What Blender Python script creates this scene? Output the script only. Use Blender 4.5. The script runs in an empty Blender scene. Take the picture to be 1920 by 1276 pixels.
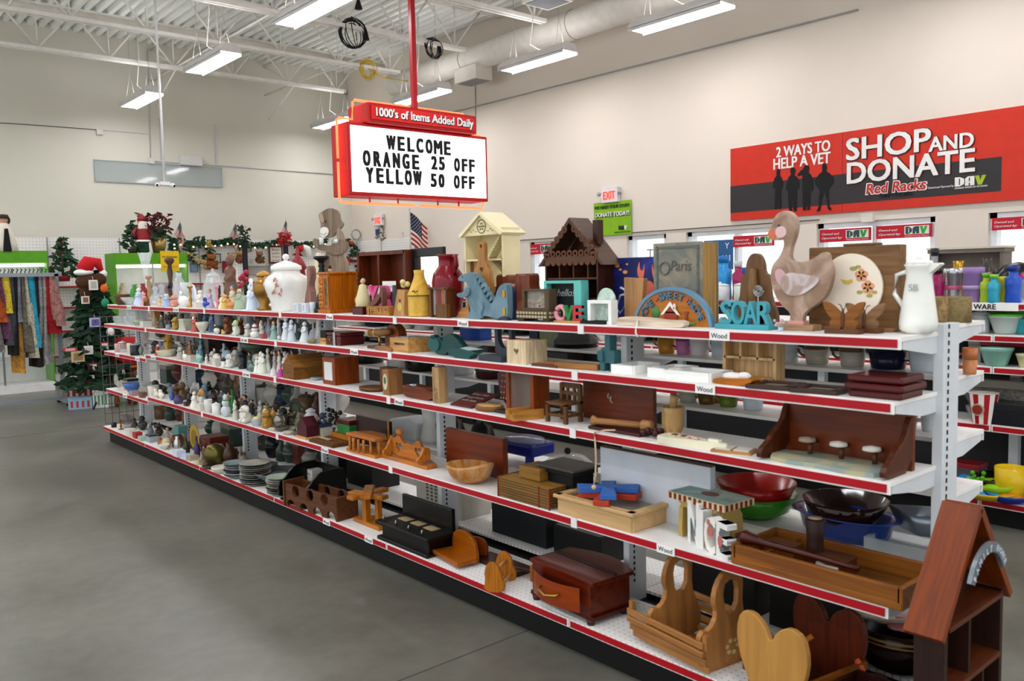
import bpy, math, random
from mathutils import Vector, Matrix
from mathutils.geometry import tessellate_polygon
random.seed(7)
SC = bpy.context.scene
COL = SC.collection
PI = math.pi
# camera
FPX = 1588.34
HC = 1.44
CR = Vector((0.7561, -0.6541, -0.0226)).normalized()
CF = Vector((0.651, 0.7551, -0.0778)).normalized()
CU = CR.cross(CF).normalized()
CR = CF.cross(CU).normalized()
cam = bpy.data.objects.new('camera', bpy.data.cameras.new('camera'))
COL.objects.link(cam)
cam.matrix_world = Matrix(((CR.x, CU.x, -CF.x, 0), (CR.y, CU.y, -CF.y, 0), (CR.z, CU.z, -CF.z, HC), (0, 0, 0, 1)))
cam.data.sensor_width = 36
cam.data.lens = FPX / 1920 * 36
cam.data.clip_start = .05
cam.data.dof.use_dof = True
cam.data.dof.focus_distance = 8.5
cam.data.dof.aperture_fstop = 6.5
SC.camera = cam
# world, exposure
SC.view_settings.view_transform = 'Standard'
SC.view_settings.look = 'None'
SC.view_settings.gamma = 1
SC.view_settings.use_curve_mapping = False
SC.view_settings.exposure = 0.2
W = bpy.data.worlds.new('daylight')
SC.world = W
W.use_nodes = True
W.node_tree.nodes['Background'].inputs[0].default_value = (.93, .97, 1, 1)
W.node_tree.nodes['Background'].inputs[1].default_value = 1.35
LAMP = 25.0     # strength of every ceiling strip light's diffuser
# materials
MATS = {}
def lin(h):
 if isinstance(h, str):
  h = h.lstrip('#'); h = [int(h[i:i + 2], 16) / 255 for i in (0, 2, 4)]
 return [c / 12.92 if c <= .04045 else ((c + .055) / 1.055) ** 2.4 for c in h] + [1]
def M(col, r=.5, k='plain', metal=0, ax='z', sc=1.0, col2=None, e=0, name=None):
 """a cached node material: plain (slight mottling), wood (stretched grain), marble, glass, emit"""
 key = (str(col), r, k, metal, ax, sc, str(col2), e)
 if key in MATS: return MATS[key]
 m = bpy.data.materials.new(name or k + '_' + str(col).strip('#'))
 m.use_nodes = True
 nt = m.node_tree; N = nt.nodes; L = nt.links
 b = N['Principled BSDF']
 c = lin(col)
 b.inputs['Roughness'].default_value = r
 b.inputs['Metallic'].default_value = metal
 b.inputs['Specular IOR Level'].default_value = .3
 if k == 'wood':
  g = sum(c[:3]) / 3; c = [max(0, g + (v - g) * 1.08) for v in c[:3]] + [1]
 if k == 'emit':
  b.inputs['Base Color'].default_value = c
  b.inputs['Emission Color'].default_value = c
  b.inputs['Emission Strength'].default_value = e
 elif k == 'glass':
  b.inputs['Base Color'].default_value = c
  b.inputs['Alpha'].default_value = sc
  b.inputs['Roughness'].default_value = r
  b.inputs['Specular IOR Level'].default_value = .8
 else:
  tc = N.new('ShaderNodeTexCoord'); mp = N.new('ShaderNodeMapping')
  nz = N.new('ShaderNodeTexNoise'); rp = N.new('ShaderNodeValToRGB')
  L.new(tc.outputs['Object'], mp.inputs['Vector']); L.new(mp.outputs['Vector'], nz.inputs['Vector'])
  L.new(nz.outputs['Fac'], rp.inputs['Fac']); L.new(rp.outputs['Color'], b.inputs['Base Color'])
  nz.inputs['Detail'].default_value = 4
  if k == 'wood':
   s = {'x': (3, 40, 40), 'y': (40, 3, 40), 'z': (40, 40, 3)}[ax]
   mp.inputs['Scale'].default_value = [v * sc for v in s]
   nz.inputs['Scale'].default_value = 1.6
   nz.inputs['Distortion'].default_value = .6
   d = lin(col2) if col2 else [v * .55 for v in c[:3]] + [1]
   rp.color_ramp.elements[0].position = .32; rp.color_ramp.elements[1].position = .62
   rp.color_ramp.elements[0].color = d; rp.color_ramp.elements[1].color = c
  elif k == 'marble':
   mp.inputs['Scale'].default_value = (sc, sc, sc)
   nz.inputs['Scale'].default_value = 18; nz.inputs['Distortion'].default_value = 1.2
   rp.color_ramp.elements[0].position = .4; rp.color_ramp.elements[1].position = .58
   rp.color_ramp.elements[0].color = lin(col2) if col2 else [v * .5 for v in c[:3]] + [1]
   rp.color_ramp.elements[1].color = c
  else:
   nz.inputs['Scale'].default_value = 9 * sc
   rp.color_ramp.elements[0].color = [v * .9 for v in c[:3]] + [1]
   rp.color_ramp.elements[1].color = c
   rp.color_ramp.elements[0].position = .3; rp.color_ramp.elements[1].position = .6
 MATS[key] = m
 return m
def wood(c, ax='z', r=.42, sc=1.0, c2=None): return M(c, r, 'wood', ax=ax, sc=sc, col2=c2)
def glz(c='#e8eef0', a=.28, r=.06): return M(c, r, 'glass', sc=a)
# mesh builder
def T(x=0, y=0, z=0, rx=0, ry=0, rz=0):
 return Matrix.Translation((x, y, z)) @ Matrix.Rotation(rz, 4, 'Z') @ Matrix.Rotation(ry, 4, 'Y') @ Matrix.Rotation(rx, 4, 'X')
class MB:
 def __init__(s): s.v = []; s.f = []; s.sm = []
 def add(s, vs, fs, m=None, sm=False):
  o = len(s.v)
  s.v += [tuple(m @ Vector(v)) if m else tuple(v) for v in vs]
  s.f += [[i + o for i in f] for f in fs]; s.sm += [sm] * len(fs)
  return s
 def box(s, x, y, z, w, d, h, m=None):
  """w x d x h box standing on z, centred on x, y"""
  a, b = w / 2, d / 2
  vs = [(x + i * a, y + j * b, z + k * h) for k in (0, 1) for j in (-1, 1) for i in (-1, 1)]
  return s.add(vs, [(0, 2, 3, 1), (4, 5, 7, 6), (0, 1, 5, 4), (2, 6, 7, 3), (0, 4, 6, 2), (1, 3, 7, 5)], m)
 def lathe(s, pr, n=20, x=0, y=0, z=0, m=None, sq=1.0):
  vs = []; fs = []
  for r, h in pr:
   for i in range(n):
    a = 2 * PI * i / n
    vs.append((x + r * math.cos(a), y + r * sq * math.sin(a), z + h))
  for k in range(len(pr) - 1):
   for i in range(n):
    j = (i + 1) % n
    fs.append((k * n + i, k * n + j, (k + 1) * n + j, (k + 1) * n + i))
  if pr[0][0] > 1e-5: fs.append(list(range(n))[::-1])
  if pr[-1][0] > 1e-5: fs.append([(len(pr) - 1) * n + i for i in range(n)])
  return s.add(vs, fs, m, True)
 def cyl(s, x, y, z, r, h, n=16, r2=None, m=None): return s.lathe([(r, 0), (r if r2 is None else r2, h)], n, x, y, z, m)
 def ball(s, x, y, z, rx, ry=None, rz=None, n=12, m=None):
  ry = rx if ry is None else ry; rz = rx if rz is None else rz
  k = n // 2; vs = [(x, y, z - rz)]; fs = []
  for a in range(1, k):
   t = PI * a / k
   for i in range(n):
    p = 2 * PI * i / n
    vs.append((x + rx * math.sin(t) * math.cos(p), y + ry * math.sin(t) * math.sin(p), z - rz * math.cos(t)))
  vs.append((x, y, z + rz)); e = len(vs) - 1
  for i in range(n):
   j = (i + 1) % n
   fs.append((0, 1 + j, 1 + i)); fs.append((e, e - n + i, e - n + j))
   for a in range(k - 2): fs.append((1 + a * n + i, 1 + a * n + j, 1 + (a + 1) * n + j, 1 + (a + 1) * n + i))
  return s.add(vs, fs, m, True)
 def tube(s, pts, r, n=8, m=None, closed=False):
  pts = [Vector(p) for p in pts]; vs = []; fs = []; k = len(pts)
  for i, p in enumerate(pts):
   if closed: d = pts[(i + 1) % k] - pts[i - 1]
   else: d = pts[min(i + 1, k - 1)] - pts[max(i - 1, 0)]
   d.normalize()
   u = d.cross(Vector((0, 0, 1)) if abs(d.z) < .9 else Vector((1, 0, 0))).normalized(); w = d.cross(u)
   rr = r[i] if isinstance(r, (list, tuple)) else r
   for j in range(n):
    a = 2 * PI * j / n
    vs.append(tuple(p + u * (rr * math.cos(a)) + w * (rr * math.sin(a))))
  for i in range(k if closed else k - 1):
   for j in range(n):
    q = (j + 1) % n; i2 = (i + 1) % k
    fs.append((i * n + j, i * n + q, i2 * n + q, i2 * n + j))
  if not closed: fs += [list(range(n))[::-1], [(k - 1) * n + j for j in range(n)]]
  return s.add(vs, fs, m, True)
 def prism(s, out, y0, y1, holes=(), m=None):
  """outline in the x-z plane, pushed through from y0 to y1, holes cut out"""
  loops = [list(out)] + [list(h) for h in holes]
  flat = [p for l in loops for p in l]; n = len(flat)
  tri = tessellate_polygon([[Vector((p[0], p[1], 0)) for p in l] for l in loops])
  vs = [(p[0], y0, p[1]) for p in flat] + [(p[0], y1, p[1]) for p in flat]; fs = []
  def area(l): return sum(l[i][0] * l[(i + 1) % len(l)][1] - l[(i + 1) % len(l)][0] * l[i][1] for i in range(len(l)))
  for t in tri:
   a, b, c = t
   A = (flat[b][0] - flat[a][0]) * (flat[c][1] - flat[a][1]) - (flat[c][0] - flat[a][0]) * (flat[b][1] - flat[a][1])
   if A < 0: b, c = c, b
   fs.append((a, b, c)); fs.append((a + n, c + n, b + n))
  o = 0
  for li, l in enumerate(loops):
   k = len(l); ccw = area(l) > 0
   for i in range(k):
    a, b = o + i, o + (i + 1) % k
    if ccw != (li > 0): fs.append((b, a, a + n, b + n))
    else: fs.append((a, b, b + n, a + n))
   o += k
  return s.add(vs, fs, m)
 def torus(s, x, y, z, R, r, m=None, n=24, k=8, a0=0, a1=2 * PI, plane='xz'):
  full = abs(a1 - a0 - 2 * PI) < 1e-6
  pts = []
  for i in range(n if full else n + 1):
   a = a0 + (a1 - a0) * i / n
   c, d = R * math.cos(a), R * math.sin(a)
   pts.append((x + c, y, z + d) if plane == 'xz' else (x + c, y + d, z) if plane == 'xy' else (x, y + c, z + d))
  return s.tube(pts, r, k, m, closed=full)
 def text(s, st, x, y, z, h, depth=.002, bold=0, w=None, align='CENTER', m=None, shear=0, sx=1):
  """lettering in the x-z plane facing -y, cap height about h, baseline at z"""
  vs, fs, wd = glyphs(st, 0, align, shear)
  k = h / .73; kx = k * sx
  if w: kx = w / wd
  for n, (i, j) in enumerate([(p, q) for p in (-1, 0, 1) for q in (-1, 0, 1)] if bold > .04 else ((-1, -1), (1, -1), (-1, 1), (1, 1)) if bold else ((0, 0),)):
   s.add([(x + a * kx + i * bold * k * .8, y - c * depth - n * 2e-4, z + b * k + j * bold * k * .5) for a, b, c in vs], fs, m)
  return s
 def obj(s, name, mat, parent=None, label=None, bev=0, smooth=None, remesh=0, sub=0):
  me = bpy.data.meshes.new(name)
  me.from_pydata(s.v, [], s.f)
  me.polygons.foreach_set('use_smooth', s.sm)
  me.update()
  o = bpy.data.objects.new(name, me)
  me.materials.append(mat)
  COL.objects.link(o)
  if parent: o.parent = parent
  if label: o['label'] = label
  if remesh:
   md = o.modifiers.new('fuse', 'REMESH'); md.mode = 'VOXEL'; md.voxel_size = remesh; md.use_smooth_shade = True
   md = o.modifiers.new('soft', 'SMOOTH'); md.factor = .5; md.iterations = 3
  if bev:
   md = o.modifiers.new('edge', 'BEVEL'); md.width = bev; md.segments = 2; md.limit_method = 'ANGLE'; md.angle_limit = .7
  return o
GL = {}
def glyphs(st, bold, align, shear):
 key = (st, bold, align, shear)
 if key not in GL:
  c = bpy.data.curves.new('lettering', 'FONT')
  c.body = st; c.extrude = .5; c.offset = bold; c.align_x = align; c.shear = shear; c.resolution_u = 3
  o = bpy.data.objects.new('lettering', c); COL.objects.link(o)
  bpy.context.view_layer.update()
  me = o.to_mesh()
  vs = [(v.co.x, v.co.y, v.co.z + .5) for v in me.vertices]; fs = [list(p.vertices) for p in me.polygons]
  o.to_mesh_clear(); bpy.data.objects.remove(o); bpy.data.curves.remove(c)
  xs = [v[0] for v in vs] or [0, 1]
  GL[key] = (vs, fs, max(xs) - min(xs))
 return GL[key]
def arc(cx, cz, r, a0, a1, n=12, rz=None):
 rz = r if rz is None else rz
 return [(cx + r * math.cos(a0 + (a1 - a0) * i / n), cz + rz * math.sin(a0 + (a1 - a0) * i / n)) for i in range(n + 1)]
def ring(cx, cz, r, n=20, rz=None): return arc(cx, cz, r, 0, 2 * PI, n, rz)[:-1]
def heart(cx, cz, w, n=24):
 o = []
 for i in range(n):
  t = 2 * PI * i / n
  o.append((cx + w / 34 * 16 * math.sin(t) ** 3, cz + w / 34 * (13 * math.cos(t) - 5 * math.cos(2 * t) - 2 * math.cos(3 * t) - math.cos(4 * t))))
 return o[::-1]
def smooth(pts, it=2, closed=True):
 for _ in range(it):
  q = []
  n = len(pts)
  for i in range(n if closed else n - 1):
   a, b = pts[i], pts[(i + 1) % n]
   q += [(a[0] * .75 + b[0] * .25, a[1] * .75 + b[1] * .25), (a[0] * .25 + b[0] * .75, a[1] * .25 + b[1] * .75)]
  pts = q
 return pts
# things and places
def tag(o, label, cat, group=None):
 o['label'] = label; o['category'] = cat
 if group: o['group'] = group
 return o
def thing(name, label, cat, loc=(0, 0, 0), rz=0, group=None, tilt=None):
 o = bpy.data.objects.new(name, None); COL.objects.link(o)
 o.empty_display_size = .05
 o.location = loc; o.rotation_euler = (tilt[0] if tilt else 0, tilt[1] if tilt else 0, rz)
 return tag(o, label, cat, group)
def struct(name, mb, mat, parent=None, bev=0):
 o = mb.obj(name, mat, parent, bev=bev)
 if not parent: o['kind'] = 'structure'
 return o
def copytree(o, loc=None, rz=None, label=None):
 r = o.copy(); COL.objects.link(r)
 if loc is not None: r.location = loc
 if rz is not None: r.rotation_euler = (0, 0, rz)
 if label: r['label'] = label
 for ch in list(o.children):
  c = ch.copy(); COL.objects.link(c); c.parent = r
  for g in list(ch.children):
   d = g.copy(); COL.objects.link(d); d.parent = c
 return r
def at(px, py, ax, val):
 """the point of a plane x, y or z = val that the photograph shows at a pixel"""
 d = CF + CR * ((px - 960) / FPX) - CU * ((py - 638) / FPX)
 o = Vector((0, 0, HC))
 return o + d * ((val - o[ax]) / d[ax])
def ppm(P): return FPX / ((Vector(P) - Vector((0, 0, HC))).dot(CF))
FX = [0, 2.262, 2.226, 2.211, 2.209, 2.168]
SZ = [0, 1.249, 1.079, .864, .524, .147]
JY = [1.026, 2.217, 3.477, 4.72, 5.91, 7.085, 8.246]
SPX = 2.54      # middle of the shelf run's uprights
LOW = {3: .032, 4: .036}   # the far end section hangs shelves 3 and 4 lower
def spot(px, s, dep):
 X = FX[s] + dep; z = SZ[s] - HC; t = (px - 960) / FPX
 Y = -(X * (CR.x - t * CF.x) + z * (CR.z - t * CF.z)) / (CR.y - t * CF.y)
 if s in LOW and Y > JY[5]: return Vector((X, Y, SZ[s] - LOW[s]))
 return Vector((X, Y, SZ[s]))
AISLE = -PI / 2
def on(name, label, cat, px, s, dep, a=0, group=None):
 """an Empty on shelf s whose base shows at pixel column px, dep metres behind the front lip, facing the aisle"""
 return thing(name, label, cat, spot(px, s, dep), AISLE + math.radians(a), group)
# the shop's shell
YB, XR, ZC = 14.05, 8.22, 5.2
def mdots(c, dc, p, r1, axes='xz', r=.5):
 key = ('dots', c, dc, p, axes)
 if key in MATS: return MATS[key]
 m = bpy.data.materials.new('pegboard'); m.use_nodes = True
 nt = m.node_tree; N = nt.nodes; L = nt.links; b = N['Principled BSDF']; b.inputs['Roughness'].default_value = r
 tc = N.new('ShaderNodeTexCoord'); sp = N.new('ShaderNodeSeparateXYZ'); L.new(tc.outputs['Object'], sp.inputs[0])
 d = None
 for a in axes:
  q = N.new('ShaderNodeMath'); q.operation = 'PINGPONG'; q.inputs[1].default_value = p / 2
  L.new(sp.outputs['XYZ'.index(a.upper())], q.inputs[0])
  e = N.new('ShaderNodeMath'); e.operation = 'POWER'; e.inputs[1].default_value = 2; L.new(q.outputs[0], e.inputs[0])
  if d is None: d = e
  else:
   s = N.new('ShaderNodeMath'); L.new(d.outputs[0], s.inputs[0]); L.new(e.outputs[0], s.inputs[1]); d = s
 g = N.new('ShaderNodeMath'); g.operation = 'LESS_THAN'; g.inputs[1].default_value = r1 * r1; L.new(d.outputs[0], g.inputs[0])
 x = N.new('ShaderNodeMix'); x.data_type = 'RGBA'; L.new(g.outputs[0], x.inputs[0])
 x.inputs[6].default_value = lin(c); x.inputs[7].default_value = lin(dc); L.new(x.outputs[2], b.inputs['Base Color'])
 MATS[key] = m
 return m
def floor_mat():
 m = bpy.data.materials.new('polished_concrete'); m.use_nodes = True
 nt = m.node_tree; N = nt.nodes; L = nt.links; b = N['Principled BSDF']
 tc = N.new('ShaderNodeTexCoord')
 n1 = N.new('ShaderNodeTexNoise'); n1.inputs['Scale'].default_value = 1.1; n1.inputs['Detail'].default_value = 7; n1.inputs['Roughness'].default_value = .62
 n2 = N.new('ShaderNodeTexNoise'); n2.inputs['Scale'].default_value = 14; n2.inputs['Detail'].default_value = 5
 L.new(tc.outputs['Object'], n1.inputs[0]); L.new(tc.outputs['Object'], n2.inputs[0])
 mx = N.new('ShaderNodeMath'); mx.operation = 'MULTIPLY_ADD'; mx.inputs[1].default_value = .3
 L.new(n2.outputs['Fac'], mx.inputs[0]); L.new(n1.outputs['Fac'], mx.inputs[2])
 rp = N.new('ShaderNodeValToRGB'); L.new(mx.outputs[0], rp.inputs[0]); L.new(rp.outputs[0], b.inputs['Base Color'])
 rp.color_ramp.elements[0].position = .42; rp.color_ramp.elements[0].color = lin('#504f46')
 rp.color_ramp.elements[1].position = .9; rp.color_ramp.elements[1].color = lin('#76746a')
 rr = N.new('ShaderNodeMapRange'); rr.inputs[3].default_value = .28; rr.inputs[4].default_value = .45
 L.new(n1.outputs['Fac'], rr.inputs[0]); L.new(rr.outputs[0], b.inputs['Roughness'])
 return m
WALLM = M('#d3d0c2', .85, sc=.05); WALLR = M('#e0d4c6', .85, sc=.05)
WHITE = M('#e9e9e6', .45); WHITEM = M('#dfe1e2', .4); GREYM = M('#a9aeb4', .45); BLACKM = M('#020202', .6); RED = M('#b3061f', .3); NEARW = M('#f2f1ec', .5)
struct('floor', MB().box(2.5, 4, -.1, 13, 22, .1), floor_mat())
jm = M('#4d4b46', .8)
for i, (y0, y1, x0, x1) in enumerate([(9.2, 9.206, -4, 8.2), (2.5, 2.506, -4, 8.2)]):
 o = struct('floor_joint_%d' % (i + 1), MB().box((x0 + x1) / 2, y0, 0, x1 - x0, .008, .0008), jm)
struct('wall_back', MB().box(2.5, YB + .1, 0, 13, .2, 5.6), WALLM)
WINS = [(9.1, 8.2), (7.25, 6.62), (6.32, 4.98), (4.64, 3.44), (2.98, 1.8)]
WZ0, WZ1 = .75, 1.89
hs = [[(-a, WZ0), (-b, WZ0), (-b, WZ1), (-a, WZ1)] for a, b in WINS]
mb = MB().prism([(-15, 0), (7, 0), (7, 5.6), (-15, 5.6)], 0, .2, hs, T(XR, 0, 0, rz=-PI / 2))
struct('wall_right', mb, WALLR)
FRM = M('#e4e6e8', .35, metal=.2)
for i, (a, b) in enumerate(WINS):
 t = bpy.data.objects.new('window_%d' % (i + 1), None); COL.objects.link(t); t.location = (XR + .09, (a + b) / 2, WZ0); t.rotation_euler = (0, 0, AISLE); t['kind'] = 'structure'
 w = a - b; h = WZ1 - WZ0; mb = MB()
 for x in (-w / 2 + .03, w / 2 - .03): mb.box(x, 0, 0, .06, .1, h)
 mb.box(0, 0, h - .05, w, .1, .05); mb.box(0, 0, 0, w, .1, .05)
 if w > 1: mb.box(0, 0, 0, .05, .08, h)
 mb.obj('window_frame', FRM, t)
 MB().box(0, .03, .05, w - .1, .006, h - .1).obj('window_pane', glz('#ffffff', .06, .02), t)
mb = MB(); p = .152; x = -4.0; z0 = ZC
vs = []; xs = []
while x < XR + .3:
 xs += [(x, 0), (x + .06, 0), (x + .075, .075), (x + .137, .075)]; x += p
for (a, b) in xs: vs += [(a, -5, z0 + b), (a, YB + .05, z0 + b)]
mb.add(vs, [(2 * i, 2 * i + 1, 2 * i + 3, 2 * i + 2) for i in range(len(xs) - 1)])
struct('ceiling', mb, M('#f2f3ee', .7, sc=.1))
struct('ceiling_closure', MB().box(2, 4.5, ZC + .09, 13, 20, .02), M('#55565a', .9))
JM = M('#eae7df', .5)
for i, y in enumerate((12.9, 11.25, 9.6, 7.95, 6.3, 4.65)):
 mb = MB(); zt, zb = ZC - .05, 4.6; X0, X1 = -3.0, XR - .02
 for dy in (-.035, .035):
  mb.box((X0 + X1) / 2, y + dy, zt, X1 - X0, .045, .05)
  mb.box((X0 + X1) / 2 - .35, y + dy, zb - .03, X1 - X0 - .7, .045, .045)
 x = X0; k = 0
 while x < X1 - .6:
  mb.tube([(x, y, zt), (x + .45, y, zb)], .014, 6); mb.tube([(x + .45, y, zb), (x + .9, y, zt)], .014, 6)
  mb.tube([(x + .45, y, zb), (x + .45, y, zt)], .01, 5)
  x += .9
 struct('ceiling_beam_%d' % (i + 1), mb, JM)
for i, x in enumerate((2.2, 4.7, 6.6)):
 mb = MB()
 for dz in (4.62, 5.12): mb.tube([(x, 4.6, dz), (x, YB, dz)], .016, 6)
 mb.tube([(x, 9.6, 4.62), (x, 11.25, 5.12)], .012, 6); mb.tube([(x, 12.9, 4.62), (x, YB, 5.1)], .012, 6); mb.tube([(x, 12.9, 4.62), (x, YB - .1, 4.2)], .012, 6)
 struct('ceiling_beam_%d' % (i + 7), mb, JM)
# services under the roof
tag(MB().tube([(-3, 11.6, 4.74), (5.2, 11.6, 4.74), (7.45, 11.6, 4.72)], .065, 16).obj('sprinkler_pipe', M('#e3ddd2', .4)), 'thick white pipe running under the ceiling beams along the back of the shop', 'pipe')
t = thing('air_duct', 'long round white air duct high along the banner wall', 'duct', (7.8, 0, 4.55))
MB().tube([(0, 11.9, 0), (0, 11.85, 0), (0, 3.5, 0)], [.15, .18, .18], 24).obj('duct_pipe', M('#dcd5ca', .45), t)
mb = MB()
for y in (9.9, 7.7, 5.6): mb.torus(0, y, 0,   .184, .006, None, 24, 6, plane='xz')
mb.obj('duct_strap', M('#aaa69f', .5), t)
MB().box(-.02, 9.75, -.34, .3, .5, .2).obj('vent_box', M('#dcd5ca', .45), t)
MB().box(-.02, 9.75, -.345, .26, .44, .006).obj('vent_grille', M('#88898a', .5), t)
t = thing('air_duct', 'short fat white duct stub with a square vent box at its end', 'duct', (6.6, 7.35, 4.72))
MB().tube([(-.5, .25, .12), (-.3, .12, .12), (.4, -.4, .12)], [.14, .2, .2], 24).obj('duct_pipe', M('#dcd5ca', .45), t)
MB().box(.35, -.05, -.16, .42, .42, .25).obj('vent_box', M('#e4dfd6', .45), t)
MB().box(.35, -.05, -.165, .36, .36, .006).obj('vent_grille', M('#6f7276', .5), t)
def coil(x, y, z, r, c, label, name='cable_coil'):
 mb = MB(); rn = random.Random(int(x * 100))
 for k in range(9):
  rr = r * rn.uniform(.82, 1.08)
  mb.torus(rn.uniform(-.02, .02), rn.uniform(-.03, .03), rn.uniform(-.02, .02), rr, .006, T(rz=rn.uniform(-.5, .9), rx=rn.uniform(-.2, .2)), 20, 5)
 o = mb.obj(name, M(c, .5)); o.location = (x, y, z); tag(o, label, 'cable')
coil(5.72, 9.56, 4.52, .17, '#15161a', 'big coil of black cable hanging under the ceiling beside the red sign pole')
coil(6.95, 9.56, 4.52, .14, '#15161a', 'smaller coil of black cable on the beam end near the round duct')
coil(6.92, 11.2, 4.55, .14, '#d9b31c', 'coil of yellow cable hung under the ceiling at the corner')
tag(MB().tube([at(690, 128, 1, 11.2), at(720, 146, 1, 11.2), at(765, 152, 1, 11.2)], .008, 6).obj('hanging_cable', M('#d9b31c', .5)), 'yellow cable running from its coil towards the red pole', 'cable')
t = thing('spotlight', 'small black spotlight clipped to the beam below the big cable coil', 'spotlight', at(686, 66, 1, 9.5))
MB().cyl(0, 0, -.06, .045, .11, 12, .02).obj('lamp_shade', BLACKM, t); MB().tube([(0, 0, .04), (.01, .05, .14)], .012, 6).obj('clamp', BLACKM, t)
t = thing('spotlight', 'small black spotlight by the long light at the very top of the picture', 'spotlight', at(672, 8, 1, 9.5))
MB().cyl(0, 0, -.06, .05, .11, 12, .02).obj('lamp_shade', BLACKM, t); MB().tube([(0, 0, .04), (.01, .05, .14)], .012, 6).obj('clamp', BLACKM, t)
t = thing('camera_pole', 'thin white pole hanging from the roof with two small security cameras', 'camera pole', (3.6, 10.5, 2.62))
MB().tube([(0, 0, 0), (0, 0, 2.2)], .014, 10).obj('pole', WHITE, t)
MB().box(0, 0, -.02, .12, .05, .04).obj('mount', WHITE, t)
for sx in (-1, 1):
 c = MB().ball(sx * .09, -.01, -.02, .03).obj('camera_head', WHITE, t); MB().ball(sx * .1, -.035, -.025, .014).obj('lens', BLACKM, c)
CON = M('#b9babb', .4)
def wallrun(name, label, pts, r=.008, mat=None, cat='conduit'):
 q = [at(x, y, 1, YB - r - .002) for x, y in pts]
 return tag(MB().tube(q, r, 6).obj(name, mat or CON), label, cat)
wallrun('electric_cable', 'thin dark cable running across the back wall towards a small box', [(-20, 229), (60, 234), (180, 243)], .006, M('#55565a', .5), 'cable')
wallrun('conduit', 'thin pipe coming down the back wall to a square junction box', [(276, 92), (279, 180), (282, 298)], .009)
wallrun('conduit', 'thin pipe running along the back wall from the junction box to the sign', [(286, 302), (420, 311), (640, 328)], .01)
for lab, (x0, y0, x1, y1), d, mt in [('long flat white trunking high on the back wall', (190, 243, 280, 252), .02, '#c3c7cb'), ('short upright white trunking behind the camera pole', (297, 222, 302, 300), .02, '#c0c4ca'),
  ('upright white trunking by itself above the conduit', (401, 233, 406, 308), .02, '#c0c4ca')]:
 a, b = at(x0, y0, 1, YB), at(x1, y1, 1, YB)
 o = MB().box((a.x + b.x) / 2, YB - d / 2, min(a.z, b.z), abs(b.x - a.x), d, abs(a.z - b.z)).obj('cable_trunking', M(mt, .5)); tag(o, lab, 'trunking')
for nm, lab, px, py, w, h, d in [('junction_box', 'small junction box at the end of the dark cable on the back wall', 186, 248, .09, .08, .05), ('junction_box', 'small junction box at the foot of the upright conduit', 283, 302, .09, .09, .05),
  ('control_box', 'wide white control box on the conduit of the back wall', 355, 302, .34, .16, .11), ('sensor_box', 'small grey box high in the corner of the back wall', 645, 174, .09, .07, .05)]:
 p = at(px, py, 1, YB)
 tag(MB().box(p.x, YB - d / 2, p.z - h / 2, w, d, h).obj(nm, M('#cfcdc8' if 'grey' not in lab else '#8d9193', .5), bev=.004), lab, 'box')
a, b = at(176, 301, 1, YB), at(416, 350, 1, YB)
t = thing('clear_panel', 'long clear acrylic panel fixed flat on the back wall', 'panel', ((a.x + b.x) / 2, YB - .02, (a.z + b.z) / 2))
w, h = b.x - a.x, .33
MB().box(0, 0, -h / 2, w, .012, h).obj('sheet', glz('#b9c4c6', .35, .05), t)
mb = MB()
for x in (-w / 2, w / 2): mb.box(x, 0, -h / 2, .008, .02, h)
for z in (-h / 2, h / 2 - .008): mb.box(0, 0, z, w, .02, .008)
mb.obj('panel_edge', M('#a3aab0', .4), t)
tag(MB().tube([(XR - .02, 4.2, 3.95), (XR - .02, 13.9, 4.02)], .01, 6).obj('conduit', M('#a5a39d', .4)), 'thin pipe running under the long round duct on the banner wall', 'conduit')
p = at(891, 120, 0, XR - .01); q = at(893, 370, 0, XR - .01)
tag(MB().tube([p, q], .006, 6).obj('conduit', M('#8f8d88', .4)), 'thin cable dropping down the banner wall behind the letter board', 'conduit')
tag(MB().tube([(XR - .012, 9.8, 1.93), (XR - .012, 4.6, 1.93)], .006, 5).obj('electric_cable', M('#55534f', .5)), 'thin dark cable above the windows of the banner wall', 'cable')
p = at(1627, 409, 0, XR - .02)
tag(MB().box(p.x, p.y, p.z - .04, .05, .12, .08).obj('sensor_box', M('#ded6ca', .5), bev=.004), 'small beige box just above the window between duck and pitcher', 'box')
# ceiling strip lights
UPL = M('#fbfaff', .4, 'emit', e=LAMP * .8); HOUS = M('#d6d2d0', .4); DIFF = M('#fbfaff', .4, 'emit', e=LAMP)
def strip_light(x, y, z, label, L=1.18):
 t = thing('strip_light', label, 'light', (x, y, z), 0, 'strip lights hung below the roof')
 o = [(-.125, 0), (.125, 0), (.125, .03), (.065, .1), (-.065, .1), (-.125, .03)]
 MB().prism(o, -L / 2, L / 2).box(-.122, 0, -.03, .006, L, .035).box(.122, 0, -.03, .006, L, .035).obj('housing', HOUS, t)
 MB().box(0, 0, -.014, .235, L - .03, .014).obj('diffuser', DIFF, t)
 MB().box(0, 0, .101, .06, L - .1, .004).obj('added_uplight', UPL, t)  # unseen glowing strip added on the housing to brighten ceiling and upper walls
 for s in (-1, 1):
  top = 5.215 - z
  MB().tube([(-.06, s * L * .36, .1), (0, s * L * .34, .45), (0, s * L * .34, top)], .003, 5).obj('cable', M('#b5b2ad', .4), t)
  MB().tube([(.06, s * L * .36, .1), (0, s * L * .34, .45)], .003, 5).obj('cable', M('#b5b2ad', .4), t)
 MB().tube([(.02, -.2, .1), (.04, -.02, .14), (0, .1, .22), (.03, .06, .6), (0, 0, 5.16 - z)], .008, 6).obj('power_cord', M('#dedad4', .4), t)
 return t
ZL = 4.03
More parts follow.
